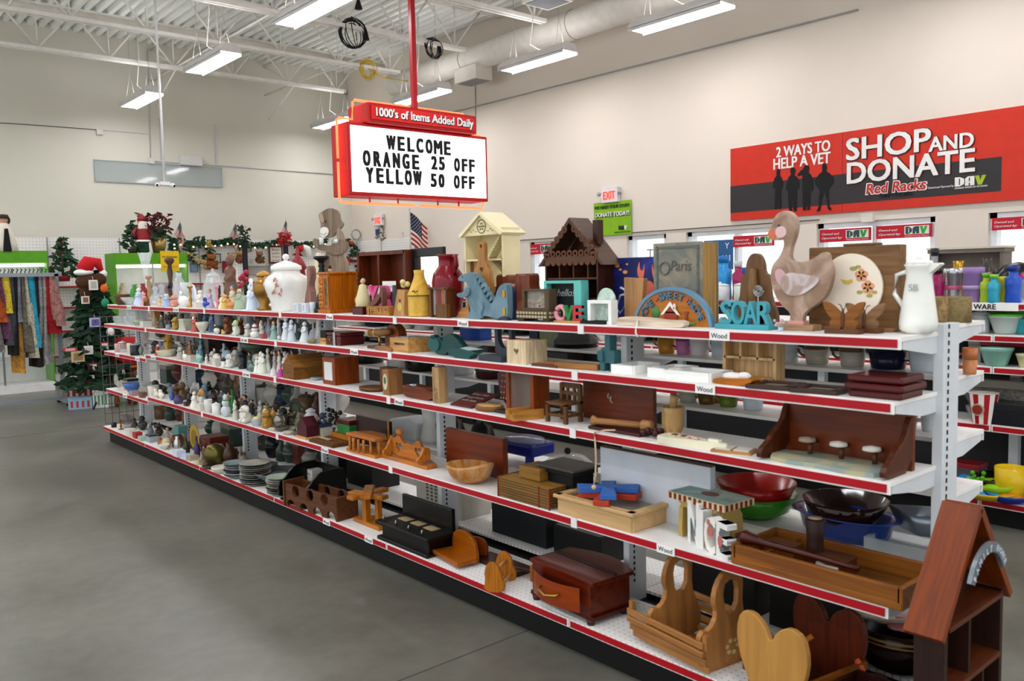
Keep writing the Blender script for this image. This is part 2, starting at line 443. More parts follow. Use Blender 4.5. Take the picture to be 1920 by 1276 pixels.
for y, lab in ((12.7, 'strip light nearest the back wall, above the clear panel'), (10.1, 'strip light between the white camera pole and the coil of cable'), (7.6, 'strip light cut off by the top edge, above the letter board'),
               (5.1, ''), (2.5, ''), (-.1, ''), (-2.7, '')):
 strip_light(4.08, y, ZL, lab or 'white strip light in the row over the shelves')
for y, lab in ((12.8, 'strip light partly behind the top corner of the red letter board'), (10.25, 'strip light crossed by the red pole of the letter board'), (7.78, 'strip light hanging before the round duct, middle of its row'),
               (5.6, 'strip light at the top above the red banner'), (3.0, ''), (.3, ''), (-2.4, '')):
 strip_light(7.2, y, ZL, lab or 'white strip light in the row along the banner wall')
for y in (12.7, 10.1, 7.6, 5.1, 2.5, -.1, -2.7): strip_light(.95, y, ZL, 'white strip light over the open aisle')
for y in (12.7, 10.1, 7.6, 5.1, 2.5, -.1): strip_light(-2.2, y, ZL, 'white strip light over the far aisle')
# hanging letter board
YS = 6.5
def sgn(px, py): P = at(px, py, 1, YS); return P.x - SX, P.z - SZ0
P0 = at(656, 234, 1, YS); P1 = at(911, 372, 1, YS)
SX = (P0.x + P1.x) / 2; SZ0 = P1.z
t = thing('letter_board', 'red neon-edged letter board reading welcome, orange 25 off, yellow 50 off', 'sign', (SX, YS, SZ0))
SW = P1.x - P0.x; SH = P0.z - P1.z
SR = M('#b20d12', .35); SRB = M('#e01a12', .3)
MB().box(0, .14, -.03, SW + .06, .28, SH + .06).obj('cabinet', SR, t, bev=.008)
pan = MB().box(0, -.004, 0, SW, .012, SH).obj('light_panel', M('#ffffff', .4, 'emit', e=1.25), t, 'glowing white letter panel')
mb = MB()
for zz in (SH * .345, SH * .655): mb.box(0, -.012, zz, SW, .004, .004)
mb.obj('letter_track', M('#e8e8ee', .4, 'emit', e=.95), t)
INK = M('#07080d', .5)
for st, a, b, hp in [('WELCOME', (726, 280), (842, 291), 26), ('ORANGE', (680, 310), (783, 317), 27), ('25 OFF', (808, 318), (887, 322), 25), ('YELLOW', (686, 341), (787, 348), 27), ('50 OFF', (807, 350), (887, 354), 25)]:
 xa, za = sgn(*a); xb, zb = sgn(*b)
 mb = MB(); p = (xb - xa) / (len(st) - .35)
 for i, ch in enumerate(st):
  if ch != ' ': mb.text(ch, xa + p * (i + .32), -.014, (za + zb) / 2, hp / ppm((SX, YS, SZ0 + .3)), .004, .055, w=p * (.8 if ch in 'WM' else .3 if ch == 'I' else .6))
 mb.obj('lettering', INK, t, 'black letters ' + st)
xa, za = sgn(690, 244); xb, zb = sgn(886, 268)
HX0, HZ0 = sgn(684, 249); HX1, _ = sgn(887, 263); HH = .175
hb = MB(); hc = (HX0 + HX1) / 2; hw = HX1 - HX0; HZ0 = SH + .03
hb.box(hc, .11, HZ0, hw, .34, HH)
hd = hb.obj('header_box', SR, t, bev=.012)
MB().box(hc, -.067, HZ0 + .03, hw - .06, .01, HH - .06).obj('header_face', SRB, hd)
MB().text("1000's of Items Added Daily", hc + .006, -.072, HZ0 + .055, .075, .004, .06, w=hw - .13).obj('lettering', M('#1b0a0c', .5), hd, 'dark edge of the words 1000s of Items Added Daily')
MB().text("1000's of Items Added Daily", hc, -.077, HZ0 + .059, .075, .004, .03, w=hw - .13).obj('lettering', M('#f7f4f2', .5), hd, 'white words 1000s of Items Added Daily')
NEON = M('#ff4526', .4, 'emit', e=6)
w2, ym = SW / 2 + .06, .12
mb = MB()
mb.tube([(-w2, ym, SH * .52), (-w2, ym, SH + .06), (-w2 + .02, ym, SH + .075), (HX0 - .05, ym, SH + .075), (HX0 - .04, ym, HZ0 + HH + .02), (HX0 - .02, ym, HZ0 + HH + .04), (hc - .05, ym, HZ0 + HH + .04)], .011, 8)
mb.tube([(hc + .05, ym, HZ0 + HH + .04), (HX1 - .02, ym, HZ0 + HH + .04)], .011, 8)
mb.tube([(HX1 + .02, ym, SH + .06), (w2 - .02, ym, SH + .06), (w2, ym, SH + .03), (w2, ym, SH * .6)], .011, 8)
mb.tube([(-w2, ym, SH * .46), (-w2, ym, -.06), (-w2 + .02, ym, -.085), (-.02, ym, -.085)], .011, 8)
mb.tube([(.04, ym, -.085), (w2 - .02, ym, -.085), (w2, ym, -.06), (w2, ym, 0)], .011, 8)
mb.obj('neon_tube', NEON, t, 'glowing orange neon tube')
mb = MB()
for x in (-.5, -.2, .25, .5): mb.box(x, ym, -.085, .012, .012, .06)
mb.obj('tube_clip', M('#b9322a', .4), t)
xp, _ = sgn(781, 205)
MB().box(hc, .1, HZ0 + HH, .045, .045, 5.18 - (SZ0 + HZ0 + HH)).obj('pole', M('#a5121c', .35), t, 'dark red square hanging pole')
# banner and signs on the right wall
def walltext(parent, org, st, a, b, hp, mat, name='lettering', bold=.01, shear=0, X=None, d=.003, yo=-.008, label=None, w=True):
 X = X or XR - .02
 A = at(a[0], a[1], 0, X); B = at(b[0], b[1], 0, X)
 xa, xb = org.y - A.y, org.y - B.y; z = (A.z + B.z) / 2 - org.z
 return MB().text(st, (xa + xb) / 2, yo, z, hp / ppm((A + B) / 2), d, bold, w=(xb - xa) if w else None, shear=shear).obj(name, mat, parent, label or 'the words ' + st)
def dav(parent, org, a, b, hp, dark, green, X=None, yo=-.008, shear=0):
 """the block letters D A V, the last one green"""
 X = X or XR - .02
 A = at(a[0], a[1], 0, X); B = at(b[0], b[1], 0, X)
 xa, xb = org.y - A.y, org.y - B.y; z = (A.z + B.z) / 2 - org.z; h = hp / ppm((A + B) / 2); w = (xb - xa) / 3
 mb = MB()
 D = [(0, 0), (.5, 0), (.92, .2), (.95, .5), (.92, .8), (.5, 1), (0, 1)]
 mb.prism([(xa + p[0] * w, z + p[1] * h) for p in D], yo, yo - .003, [[(xa + p[0] * w, z + p[1] * h) for p in ((.42, .14), (.54, .14), (.54, .86), (.42, .86))]])
 x0 = xa + w
 mb.prism([(x0 + p[0] * w, z + p[1] * h) for p in ((.03, 0), (.4, 0), (.4, .3), (.52, .3), (.52, 0), (.95, 0), (.95, 1), (.3, 1), (.03, .78))], yo, yo - .003, [[(x0 + p[0] * w, z + p[1] * h) for p in ((.4, .45), (.52, .45), (.52, .85), (.4, .85))]])
 mb.obj('lettering', dark, parent, 'block letters D and A')
 x0 = xa + 2 * w
 MB().prism([(x0 + p[0] * w, z + p[1] * h) for p in ((0, 1), (.42, 1), (.52, .45), (.68, 1), (1.1, 1), (.68, 0), (.3, 0))], yo, yo - .003).obj('lettering', green, parent, 'block letter V')
X = XR - .02
A = at(1370, 281, 0, X); B = at(1372, 414, 0, X); E_ = 1.4
org = Vector((X, A.y, (A.z + B.z) / 2))
org.z = B.z
t = thing('wall_banner', 'long red and dark grey banner reading shop and donate, 2 ways to help a vet', 'banner', org, AISLE)
BH = A.z - B.z + .01; BW = A.y - E_
MB().box(BW / 2, 0, 0, BW, .01, BH).obj('board', M('#cb2a12', .4), t)
ga, gb = at(1372, 349, 0, X).z - B.z, at(1372, 399, 0, X).z - B.z
gw = A.y - at(1878, 330, 0, X).y
MB().box(gw / 2, -.006, gb, gw, .003, ga - gb).obj('grey_band', M('#2e2a2b', .45), t)
WT = M('#ece9e4', .5); SHD = M('#5d1512', .5)
mb = MB().box(A.y - at(1580, 300, 0, X).y, -.0055, 0, .004, .002, BH).obj('panel_seam', M('#8a1d10', .5), t)
walltext(t, org, '2 WAYS TO', (1457, 294), (1557, 283), 20, WT, bold=.03)
walltext(t, org, 'HELP A VET', (1451, 317), (1557, 306), 21, WT, bold=.03)
for st, a, b, hp in [('SHOP', (1588, 298), (1744, 284), 42), ('AND', (1744, 283), (1827, 276), 28), ('DONATE', (1589, 342), (1826, 323), 42)]:
 walltext(t, org, st, (a[0] + 1, a[1] + 1), (b[0] + 1, b[1] + 1), hp + 1, M('#431310', .5), bold=.05, yo=-.0095, label='dark edge of the word ' + st)
 walltext(t, org, st, a, b, hp, WT, bold=.03, yo=-.013)
walltext(t, org, 'Red Racks', (1624, 364), (1737, 356), 22, WT, bold=.07, shear=.12, yo=-.0095, label='white edge of the words Red Racks')
walltext(t, org, 'Red Racks', (1625, 363), (1736, 355), 20, M('#c2241a', .5), bold=.025, shear=.12, yo=-.013)
walltext(t, org, 'THRIFT STORES', (1648, 371), (1712, 366), 7, M('#0d0b0b', .5), yo=-.0095)
walltext(t, org, 'Owned and Operated by', (1741, 354), (1789, 350), 4, WT, yo=-.0095)
dav(t, org, (1791, 349), (1848, 346), 17, WT, M('#9db51f', .5), yo=-.0095)
walltext(t, org, 'DISABLED AMERICAN VETERANS', (1791, 354), (1852, 350), 3.4, WT, yo=-.0095)
SIL = {0: [(-.05, 0), (-.02, .0), (0, .42), (.02, 0), (.1, 0), (.09, .3), (.11, .52), (.15, .48), (.16, .62), (.11, .74), (.05, .79), (.06, .84), (.06, .92), (.02, .96), (-.04, .95), (-.06, .88), (-.05, .8), (-.11, .75), (-.16, .64), (-.17, .5), (-.09, .5), (-.1, .3), (-.11, 0)],
       1: [(-.1, 0), (-.02, 0), (0, .36), (.03, 0), (.12, 0), (.13, .3), (.12, .48), (.18, .48), (.2, .6), (.15, .74), (.05, .8), (.07, .87), (.08, .93), (.03, .98), (-.04, .98), (-.07, .92), (-.05, .82), (-.13, .76), (-.18, .62), (-.2, .48), (-.13, .46), (-.13, .3)],
       2: [(-.1, 0), (-.01, 0), (.0, .4), (.02, 0), (.1, 0), (.11, .4), (.12, .5), (.15, .38), (.19, .44), (.18, .64), (.12, .76), (.05, .8), (.07, .88), (.06, .95), (0, .99), (-.06, .96), (-.1, .9), (-.17, .86), (-.26, .79), (-.24, .75), (-.12, .77), (-.12, .5), (-.11, .3)],
       3: [(-.2, 0), (-.1, .02), (-.06, .2), (-.05, .26), (0, .42), (.06, .25), (.08, .15), (.1, .05), (.16, 0), (.2, .03), (.14, .1), (.12, .28), (.12, .45), (.24, .56), (.25, .66), (.13, .78), (.05, .81), (.07, .9), (.04, .98), (-.03, .99), (-.06, .93), (-.05, .82), (-.13, .78), (-.25, .66), (-.24, .58), (-.12, .44), (-.14, .26), (-.14, .12)]}
SILM = M('#050505', .6)
for i, (px, py, top) in enumerate([(1460, 392, 314), (1487, 396, 313), (1513, 394, 308), (1546, 396, 306)]):
 P = at(px, py, 0, X); s = (py - top) / ppm(P)
 MB().prism([(org.y - P.y + a * s * .85, P.z - org.z + b * s) for a, b in SIL[i]], -.0095, -.0115).obj('silhouette', SILM, t, ['standing woman in black outline', 'soldier in uniform in black outline', 'saluting soldier in black outline', 'veteran with hands on hips in black outline'][i])
A = at(1114, 387, 0, X); B = at(1184, 437, 0, X); org = Vector((X, A.y, B.z - .01))
t = thing('wall_sign', 'lime green sign reading we need your stuff, donate today', 'sign', org, AISLE)
GW, GH = A.y - B.y, .43
MB().box(GW / 2, 0, 0, GW, .01, GH).obj('board', M('#83b414', .45), t)
DK = M('#17301d', .5)
walltext(t, org, 'WE NEED YOUR STUFF!', (1116, 393), (1181, 387), 6, DK, bold=.03)
walltext(t, org, 'DONATE TODAY!', (1118, 409), (1182, 403), 8, DK, bold=.05, yo=-.0065)
walltext(t, org, 'DONATE TODAY!', (1117, 408), (1181, 402), 8, WT, bold=.03, yo=-.01)
dav(t, org, (1161, 431), (1176, 430), 8, DK, WT)
walltext(t, org, 'DISABLED AMERICAN VETERANS', (1153, 436), (1183, 434.5), 1.8, DK)
for px, py, w, h, lab in [(1145, 365, .28, .2, 'lit red exit sign above the lime green donate sign'), (711, 412, .26, .2, 'lit red exit sign near the corner of the two walls')]:
 P = at(px, py, 0, XR - .04)
 t = thing('exit_sign', lab, 'exit sign', (P.x, P.y, P.z - h / 2), AISLE)
 MB().box(0, 0, 0, w, .06, h).obj('housing', M('#dcdcdc', .4), t, bev=.006)
 MB().text('EXIT', 0, -.032, h * .22, h * .52, .004, .02, w=w * .72).obj('lettering', M('#ff3a26', .4, 'emit', e=1.4), t, 'glowing red letters EXIT')
 for s in (-1, 1):
  a = MB().tube([(s * w / 2, 0, h * .55), (s * (w / 2 + .03), -.02, h * .6)], .01, 6).obj('lamp_arm', M('#c9c9c9', .4), t)
  MB().ball(s * (w / 2 + .04), -.03, h * .6, .028).obj('lamp_head', M('#9aa0a4', .3), a)
PR = M('#bf0f28', .45); DG = M('#2b4a45', .45); VG = M('#35a336', .45)
for lab, (x0, y0), (x1, y1), cut in [('red window poster over the pale dollhouse gap', (986, 459), (1040, 456), 0), ('red owned-and-operated window poster behind the brown arched sconce', (1375, 443), (1452, 437), 0), ('red owned-and-operated window poster just above the wooden duck tail', (1537, 431), (1634, 424), 0),
  ('red owned-and-operated window poster above the oval flower plaque', (1643, 424), (1748, 416), 0), ('red owned-and-operated window poster at the far right edge', (1860, 409), (1970, 401), 0)]:
 Xp = XR + .02; A = at(x0, y0, 0, Xp); B = at(x1, y1, 0, Xp)
 w = A.y - B.y; h = w * .235; org = Vector((Xp, A.y, A.z - h + .0))
 t = thing('window_poster', lab, 'poster', org, AISLE)
 MB().box(w / 2, 0, 0, w, .004, h).obj('sheet', PR, t)
 MB().text('Owned and', w * .04, -.003, h * .56, h * .17, .001, .01, w=w * .34, align='LEFT', shear=.25).obj('lettering', WT, t, 'the words Owned and')
 MB().text('Operated by:', w * .04, -.003, h * .24, h * .17, .001, .01, w=w * .4, align='LEFT', shear=.25).obj('lettering', WT, t, 'the words Operated by')
 mb = MB(); xa = w * .54; ww = w * .12; z = h * .28; hh = h * .55
 mb.box(w * .735, -.0035, h * .24, w * .43, .001, h * .63); mb.obj('letter_edge', M('#e8e4dd', .5), t)
 mb = MB().prism([(xa + p[0] * ww, z + p[1] * hh) for p in [(0, 0), (.5, 0), (.95, .3), (.95, .7), (.5, 1), (0, 1)]], -.0045, -.006, [[(xa + p[0] * ww, z + p[1] * hh) for p in ((.4, .15), (.52, .15), (.52, .85), (.4, .85))]])
 xa += ww * 1.05
 mb.prism([(xa + p[0] * ww, z + p[1] * hh) for p in ((0, 0), (.4, 0), (.4, .3), (.52, .3), (.52, 0), (.95, 0), (.95, 1), (.3, 1), (0, .78))], -.0045, -.006)
 mb.obj('lettering', DG, t, 'block letters D and A'); xa += ww * 1.05
 MB().prism([(xa + p[0] * ww, z + p[1] * hh) for p in ((0, 1), (.42, 1), (.52, .45), (.68, 1), (1.1, 1), (.68, 0), (.3, 0))], -.0045, -.006).obj('lettering', VG, t, 'block letter V')
 MB().text('Disabled American Veterans', w * .74, -.003, h * .09, h * .09, .001, 0, w=w * .42).obj('lettering', WT, t, 'the words Disabled American Veterans')
A = at(1347, 450, 0, XR + .02); B = at(1368, 505, 0, XR + .02)
t = thing('window_poster', 'blue window poster with white capital letters behind the boxed book', 'poster', (XR + .02, A.y + .2, B.z), AISLE)
MB().box(.2, 0, 0, .4, .004, A.z - B.z).obj('sheet', M('#2c5c8e', .5), t)
MB().text('Y', .32, -.003, .24, .07, .001).obj('lettering', WT, t); MB().text('AM', .3, -.003, .1, .07, .001).obj('lettering', WT, t)
# the shelf runs
DECK = mdots('#eceae6', '#b3b1ad', .0254, .0035, 'xy'); SHELFM = M('#eeecE8', .4); UPM = M('#d3d7da', .4); SLOT = M('#1b2226', .7)
STRIP = M('#a80014', .5); CARD = M('#f4f2ee', .5); CARDINK = M('#3a3a3c', .6)
gon = thing('gondola_shelving', 'long white double-sided shelf run with red price strips and black kick plate', 'shelving', (0, 0, 0))
def shelf_piece(parent, s, y0, y1, xf, xb, z, side, lip=.034, name='shelf', deckmat=None):
 """one shelf between two uprights; side -1 = its lip faces the aisle at -x"""
 mb = MB()
 w = abs(xb - xf); xm = (xf + xb) / 2
 mb.box(xm, (y0 + y1) / 2, z - .012, w, y1 - y0 - .004, .012)
 mb.box(xf + side * .003, (y0 + y1) / 2, z - lip, .006, y1 - y0 - .004, lip)
 o = mb.obj(name, deckmat or SHELFM, parent)
 MB().box(xf + side * .008, (y0 + y1) / 2, z - lip * .84, .004, y1 - y0 - .022, lip * .66).obj('price_strip', STRIP, o, 'red price strip')
 if name == 'shelf':
  for ys in (y0 + .006, y1 - .006):
   mb = MB()
   mb.add([(xf - side * .01, ys - .002, z - .013), (xb, ys - .002, z - .013), (xb, ys - .002, z - .06), (xb + side * .09, ys - .002, z - .06), (xf - side * .01, ys - .002, z - .034),
     (xf - side * .01, ys + .002, z - .013), (xb, ys + .002, z - .013), (xb, ys + .002, z - .06), (xb + side * .09, ys + .002, z - .06), (xf - side * .01, ys + .002, z - .034)],
                   [(0, 1, 2, 3, 4), (9, 8, 7, 6, 5), (0, 5, 6, 1), (1, 6, 7, 2), (2, 7, 8, 3), (3, 8, 9, 4), (4, 9, 5, 0)])
   mb.obj('bracket', UPM, o, 'grey end bracket')
 return o
XU0, XU1 = 2.488, 2.592
shelves = {}
for s in range(1, 6):
 for k in range(6):
  z = SZ[s] - (LOW.get(s, 0) if k == 5 else 0)
  shelves[s, k] = shelf_piece(gon, s, JY[k], JY[k + 1], FX[s], SPX if s == 1 else XU0, z, -1, name='base_deck' if s == 5 else 'shelf', deckmat=DECK if s == 5 else SHELFM)
BACKZ = [0] + [at(1850, py, 1, JY[0]).z for py in (600, 693, 803, 899)] + [.147]
BX = [0, 2.82, 2.82, 2.83, 2.83, 2.9]
for s in range(1, 6):
 for k in range(6 if s != 4 else 1):
  shelf_piece(gon, s, JY[k], JY[k + 1], BX[s], SPX if s == 1 else XU1, BACKZ[s], 1, name='base_deck' if s == 5 else 'shelf', deckmat=DECK if s == 5 else SHELFM)
for k in range(6): shelf_piece(gon, 4, JY[k], JY[k + 1], 2.86, XU1, SZ[4], 1)
for k, y in enumerate(JY):
 mb = MB().box(SPX, y, 0, XU1 - XU0, .03, 1.272 if k == 0 else 1.19)
 u = mb.obj('upright', UPM, gon, bev=.002)
 mb = MB()
 for q in range(46):
  for fy in (-.0158,): mb.box(SPX - .022, y + fy, .2 + q * .0235, .009, .001, .013)
 mb.obj('slot', SLOT, u, 'dark slots up the upright')
y0, y1 = JY[0], JY[-1]
mb = MB().box(SPX, (y0 + y1) / 2, 0, .66, y1 - y0 - .02, .118)
mb.obj('kick_plate', M('#030303', .6), gon, 'black kick plate')
def wood_card(px, py, s, st='Wood', w=.075):
 X = FX[s] - .0125
 P = at(px, py, 0, X); k = max(i for i in range(6) if JY[i] <= P.y or i == 0)
 par = shelves[s, k]
 zt = SZ[s] - (LOW.get(s, 0) if k == 5 else 0)
 MB().box(0, 0, -.019, w, .003, .03, T(X, P.y, zt - .014, rz=AISLE)).obj('shelf_card', CARD, par, 'white card slipped into the price strip')
 MB().text(st, 0, -.002, -.012, .017, .0008, 0, w=w * .8, m=T(X, P.y, zt - .014, rz=AISLE)).obj('lettering', CARDINK, par, 'the word ' + st)
for px, py, s in [(1349, 626, 1), (868, 606, 1), (618, 593, 1), (1322, 722, 2), (664, 657, 2), (748, 749, 3), (1248, 1018, 4), (609, 840, 4), (612, 973, 5), (691, 1002, 5)]: wood_card(px, py, s)
for px, py, s, st in [(458, 635, 2, 'GIFT AND'), (462, 702, 3, 'GIFT AND'), (242, 577, 1, 'GLASS'), (330, 582, 1, 'DECOR'), (287, 668, 3, 'GLASS'), (220, 672, 3, 'GLASS'), (258, 684, 3, 'GLASS'), (235, 754, 4, 'GIFT')]: wood_card(px, py, s, st, .11)
for s in range(1, 5):
 for k in range(1, 6):
  MB().box(FX[s] - .009, JY[k], SZ[s] - .036, .008, .03, .036).obj('joint_clip', WHITE, shelves[s, k])
# the second run, beyond the first one
gon2 = thing('gondola_shelving', 'second white shelf run with red price strips, behind the first one', 'shelving', (0, 0, 0))
FX2 = 5.1
G2Z = [0, at(1880, 568, 0, FX2).z, at(1880, 628, 0, FX2).z, at(1880, 688, 0, FX2).z, at(1880, 798, 0, FX2).z, .147]
J2 = [.6, 1.81, 3.03, 4.25, 5.47, 6.69, 7.91, 9.13]
for s in range(1, 6):
 for k in range(7): shelf_piece(gon2, s, J2[k], J2[k + 1], FX2 if s < 5 else 4.96, 5.44, G2Z[s], -1, name='base_deck' if s == 5 else 'shelf', lip=.04)
for y in J2:
 u = MB().box(5.47, y, 0, .06, .05, G2Z[1] + .02).obj('upright', UPM, gon2)
MB().box(5.5, (J2[0] + J2[-1]) / 2, .1, .02, J2[-1] - J2[0], G2Z[1] - .12).obj('back_panel', M('#232326', .7), gon2)
MB().box(5.5, (J2[0] + J2[-1]) / 2, 0, 1.0, J2[-1] - J2[0] - .02, .112).obj('kick_plate', M('#030303', .6), gon2, 'black kick plate')
MB().box(5.72, (J2[0] + J2[-1]) / 2, G2Z[1] - .012, .42, J2[-1] - J2[0], .012).obj('rear_shelf', SHELFM, gon2)
MB().text('PLASTIC WARE', 0, 0, 0, .03, .001, .02, m=T(FX2 - .02, at(1820, 566, 0, FX2).y, G2Z[1] - .034, rz=AISLE)).obj('lettering', M('#111111', .5), gon2, 'hand-lettered words plastic ware')
p = at(1820, 566, 0, FX2)
MB().box(0, 0, 0, .5, .004, .045, T(FX2 - .016, p.y, G2Z[1] - .042, rz=AISLE)).obj('shelf_card', CARD, gon2, 'long white card')
# pegboard fixtures along the back wall and round the corner
PEG = mdots('#e6e4de', '#9b9a96', .045, .006, 'xz')
PEGR = mdots('#e6e4de', '#9b9a96', .045, .006, 'yz')
pg = thing('pegboard_shelving', 'long cream pegboard fixture with shelves along the back wall', 'shelving', (0, 0, 0))
PY = 13.86; PT = 2.13
xs = [.6, 1.8, 3.02, 4.02, 5.24, 6.46, 7.68, 8.19]
for i in range(len(xs) - 1):
 MB().box((xs[i] + xs[i + 1]) / 2, PY + .02, .12, xs[i + 1] - xs[i] - .012, .03, PT - .12).obj('pegboard_panel', PEG, pg)
for x in xs: MB().box(x, PY + .012, 0, .012, .045, PT).obj('upright', M('#8b8b8a', .5), pg)
for i in range(len(xs) - 1):
 for z in (.42, .78, 1.12, 1.42):
  if z > 1.2 and i < 2: continue
  o = MB().box((xs[i] + xs[i + 1]) / 2, PY - .17, z - .02, xs[i + 1] - xs[i] - .004, .34, .02).obj('shelf', SHELFM, pg)
  MB().box((xs[i] + xs[i + 1]) / 2, PY - .343, z - .032, xs[i + 1] - xs[i] - .03, .006, .028).obj('price_strip', STRIP, o, 'red price strip')
MB().box((xs[0] + xs[-1]) / 2, PY - .2, 0, xs[-1] - xs[0], .42, .14).obj('base', WHITE, pg)
pr = thing('pegboard_shelving', 'cream pegboard fixture on the banner wall next to the corner', 'shelving', (0, 0, 0))
for a, b in ((13.8, 12.95), (12.95, 11.9)): MB().box(XR - .05, (a + b) / 2, .12, .03, a - b - .012, PT - .14).obj('pegboard_panel', PEGR, pr)
for y in (13.8, 12.95, 11.9): MB().box(XR - .05, y, 0, .045, .012, PT - .02).obj('upright', M('#8b8b8a', .5), pr)
# wooden goods, top shelf
def PT_(pts, cx, cy, kx, kv): return [((x - cx) / kx, (cy - y) / kv) for x, y in pts]
OAK = wood('#b47f42'); OAKX = wood('#b47f42', 'x'); PINE = wood('#c8955a', 'x'); HONEY = wood('#b26d28', 'x'); HONEYZ = wood('#b26d28'); CHERRY = wood('#8c3f17', 'x', .35); CHERRYZ = wood('#8c3f17', 'z', .35)
WAL = wood('#5d3821', 'x'); WALZ = wood('#5d3821'); TAN = wood('#cda878', 'x'); TANZ = wood('#cda878'); DARKW = wood('#38190e', 'x', .35); DARKZ = wood('#38190e', 'z', .35); MAH = M('#4d0f0e', .25); PALE = wood('#e0c9a4', 'z')
CREAM = M('#e2d3a6', .5); PORC = M('#ecebe4', .15); STEEL = M('#b8bcc0', .3, metal=.9); BRASS = M('#b98a35', .3, metal=.9); INKD = M('#2a2522', .6)
t = on('wooden_goose', 'tall flat wooden goose with an orange beak and pink cheek', 'ornament', 1500, 1, .1)
G = [(1438, 428), (1446, 417), (1451, 398), (1462, 387), (1476, 385), (1490, 394), (1497, 412), (1492, 436), (1484, 456), (1482, 476), (1494, 483), (1516, 482), (1532, 475), (1547, 464), (1555, 470), (1556, 480), (1563, 495), (1561, 520), (1553, 543), (1536, 560), (1519, 570), (1509, 580), (1508, 597), (1482, 597), (1486, 578), (1470, 566), (1455, 547), (1446, 522), (1445, 500), (1450, 485), (1461, 474), (1468, 462), (1473, 447), (1469, 437), (1456, 441), (1447, 437)]
o = smooth(PT_(G, 1500, 610, 575, 612), 2)
b = MB().prism(o, -.011, .011).obj('body', M('#b59a87', .55, 'marble', sc=.5, col2='#8c6f5a'), t, bev=.003)
MB().prism(smooth(PT_([(1438, 428), (1447, 416), (1456, 424), (1454, 441), (1446, 438)], 1500, 610, 575, 612), 2), -.013, .013).obj('beak', M('#d0704c', .5), t)
MB().prism(PT_(ring(1466, 425, 11, 18), 1500, 610, 575, 612), -.0135, -.0105).obj('cheek', M('#e0b9b6', .6), t)
MB().ball((1462 - 1500) / 575, -.012, (610 - 413) / 612, .004).obj('eye', M('#33465c', .3), t)
MB().prism(smooth(PT_([(1462, 520), (1478, 500), (1510, 505), (1545, 512), (1530, 530), (1505, 545), (1478, 545)], 1500, 610, 575, 612), 2), -.016, -.010).obj('wing', M('#cfc4c4', .55, 'marble', sc=.6, col2='#a58d83'), t)
MB().prism(smooth(PT_([(1452, 500), (1464, 492), (1478, 505), (1476, 525), (1462, 528)], 1500, 610, 575, 612), 2), -.013, -.010).obj('breast_patch', M('#c9a0a4', .6), t)
MB().box(-.005, 0, .018, .05, .03, .012).obj('feet', M('#d3988a', .5), t)
MB().box(0, 0, 0, .115, .055, .019).obj('base', wood('#a27f63', 'x'), t, bev=.002)
t = on('oval_plaque', 'square wooden plaque holding a cream porcelain oval painted with peach flowers', 'plaque', 1604, 1, .19)
MB().box(0, 0, 0, .28, .05, .252).box(.02, 0, .252, .1, .05, .008).obj('board', wood('#7d5a38', 'x', .55), t, bev=.003)
e = MB().prism(ring(.0, .13, .098, 40, .1), -.035, -.026).obj('oval_plate', M('#f0e2cf', .3), t, bev=.003)
mb = MB(); lf = MB(); ce = MB()
for x, z in ((.035, .165), (.055, .13)):
 for k in range(5):
  a = k * 1.257 + .3
  mb.prism(ring(x + .011 * math.cos(a), z + .011 * math.sin(a), .0095, 10), -.0365, -.035)
 ce.prism(ring(x, z, .005, 8), -.0375, -.0365)
for x, z, r in ((.01, .185, .012), (.025, .19, .009), (.06, .105, .01), (.075, .115, .009), (.03, .115, .01), (-.07, .075, .01)): lf.prism(ring(x, z, r, 8, r * .6), -.036, -.035)
mb.obj('flower', M('#dd9a76', .5), e, 'peach flowers'); lf.obj('leaf', M('#a9a35b', .5), e, 'olive leaves'); ce.obj('flower_centre', M('#b98a1e', .5), e)
MB().prism([(-.02, .14), (-.03, .155), (-.01, .15), (.005, .155), (.01, .145), (-.005, .138)], -.036, -.035).obj('butterfly', M('#d9b84a', .5), e, 'small yellow butterfly')
MB().box(0, -.01, 0, .27, .075, .012).obj('base', wood('#8d6a4a', 'x'), t, bev=.002)
def butterfly(name, label, px, dep, k, mat):
 t = on(name, label, 'ornament', px, 1, dep)
 w = [(0, .03), (.012, .012), (.03, .005), (.042, .018), (.045, .035), (.035, .045), (.052, .06), (.065, .085), (.068, .1), (.05, .098), (.03, .085), (.012, .068), (.004, .06)]
 o = [(x * k, z * k) for x, z in w] + [(-x * k, z * k) for x, z in w[::-1]]
 MB().prism(smooth(o, 1), -.006, .006).obj('wings', mat, t, bev=.002)
 MB().ball(0, -.006, .045 * k, .006 * k, .006, .035 * k).obj('body', WALZ, t)
 MB().tube([(0, -.004, .07 * k), (.008, -.004, .09 * k), (.016, -.004, .092 * k)], .0015, 5).tube([(0, -.004, .07 * k), (-.008, -.004, .09 * k), (-.016, -.004, .092 * k)], .0015, 5).obj('antenna', WALZ, t)
 MB().box(0, 0, 0, .11 * k, .035, .014).obj('base', WAL, t)
butterfly('wooden_butterfly', 'carved brown wooden butterfly on a small base before the oval plaque', 1582, .04, .92, wood('#8a5525', 'x', .6))
butterfly('wooden_butterfly', 'plain second wooden butterfly half hidden behind the carved one', 1622, .1, .86, wood('#8e6b4b', 'x', .6))
t = on('porcelain_pitcher', 'tall cream faceted pitcher with a lid at the end of the shelf', 'pitcher', 1722, 1, .15)
MB().lathe([(.035, 0), (.05, .012), (.052, .03), (.05, .045), (.042, .1), (.034, .16), (.036, .185), (.04, .192), (.036, .195), (.0, .196)], 10).obj('body', PORC, t)
MB().lathe([(.037, .193), (.034, .202), (.015, .207), (.0, .208)], 16).ball(0, 0, .212, .008).obj('lid', PORC, t)
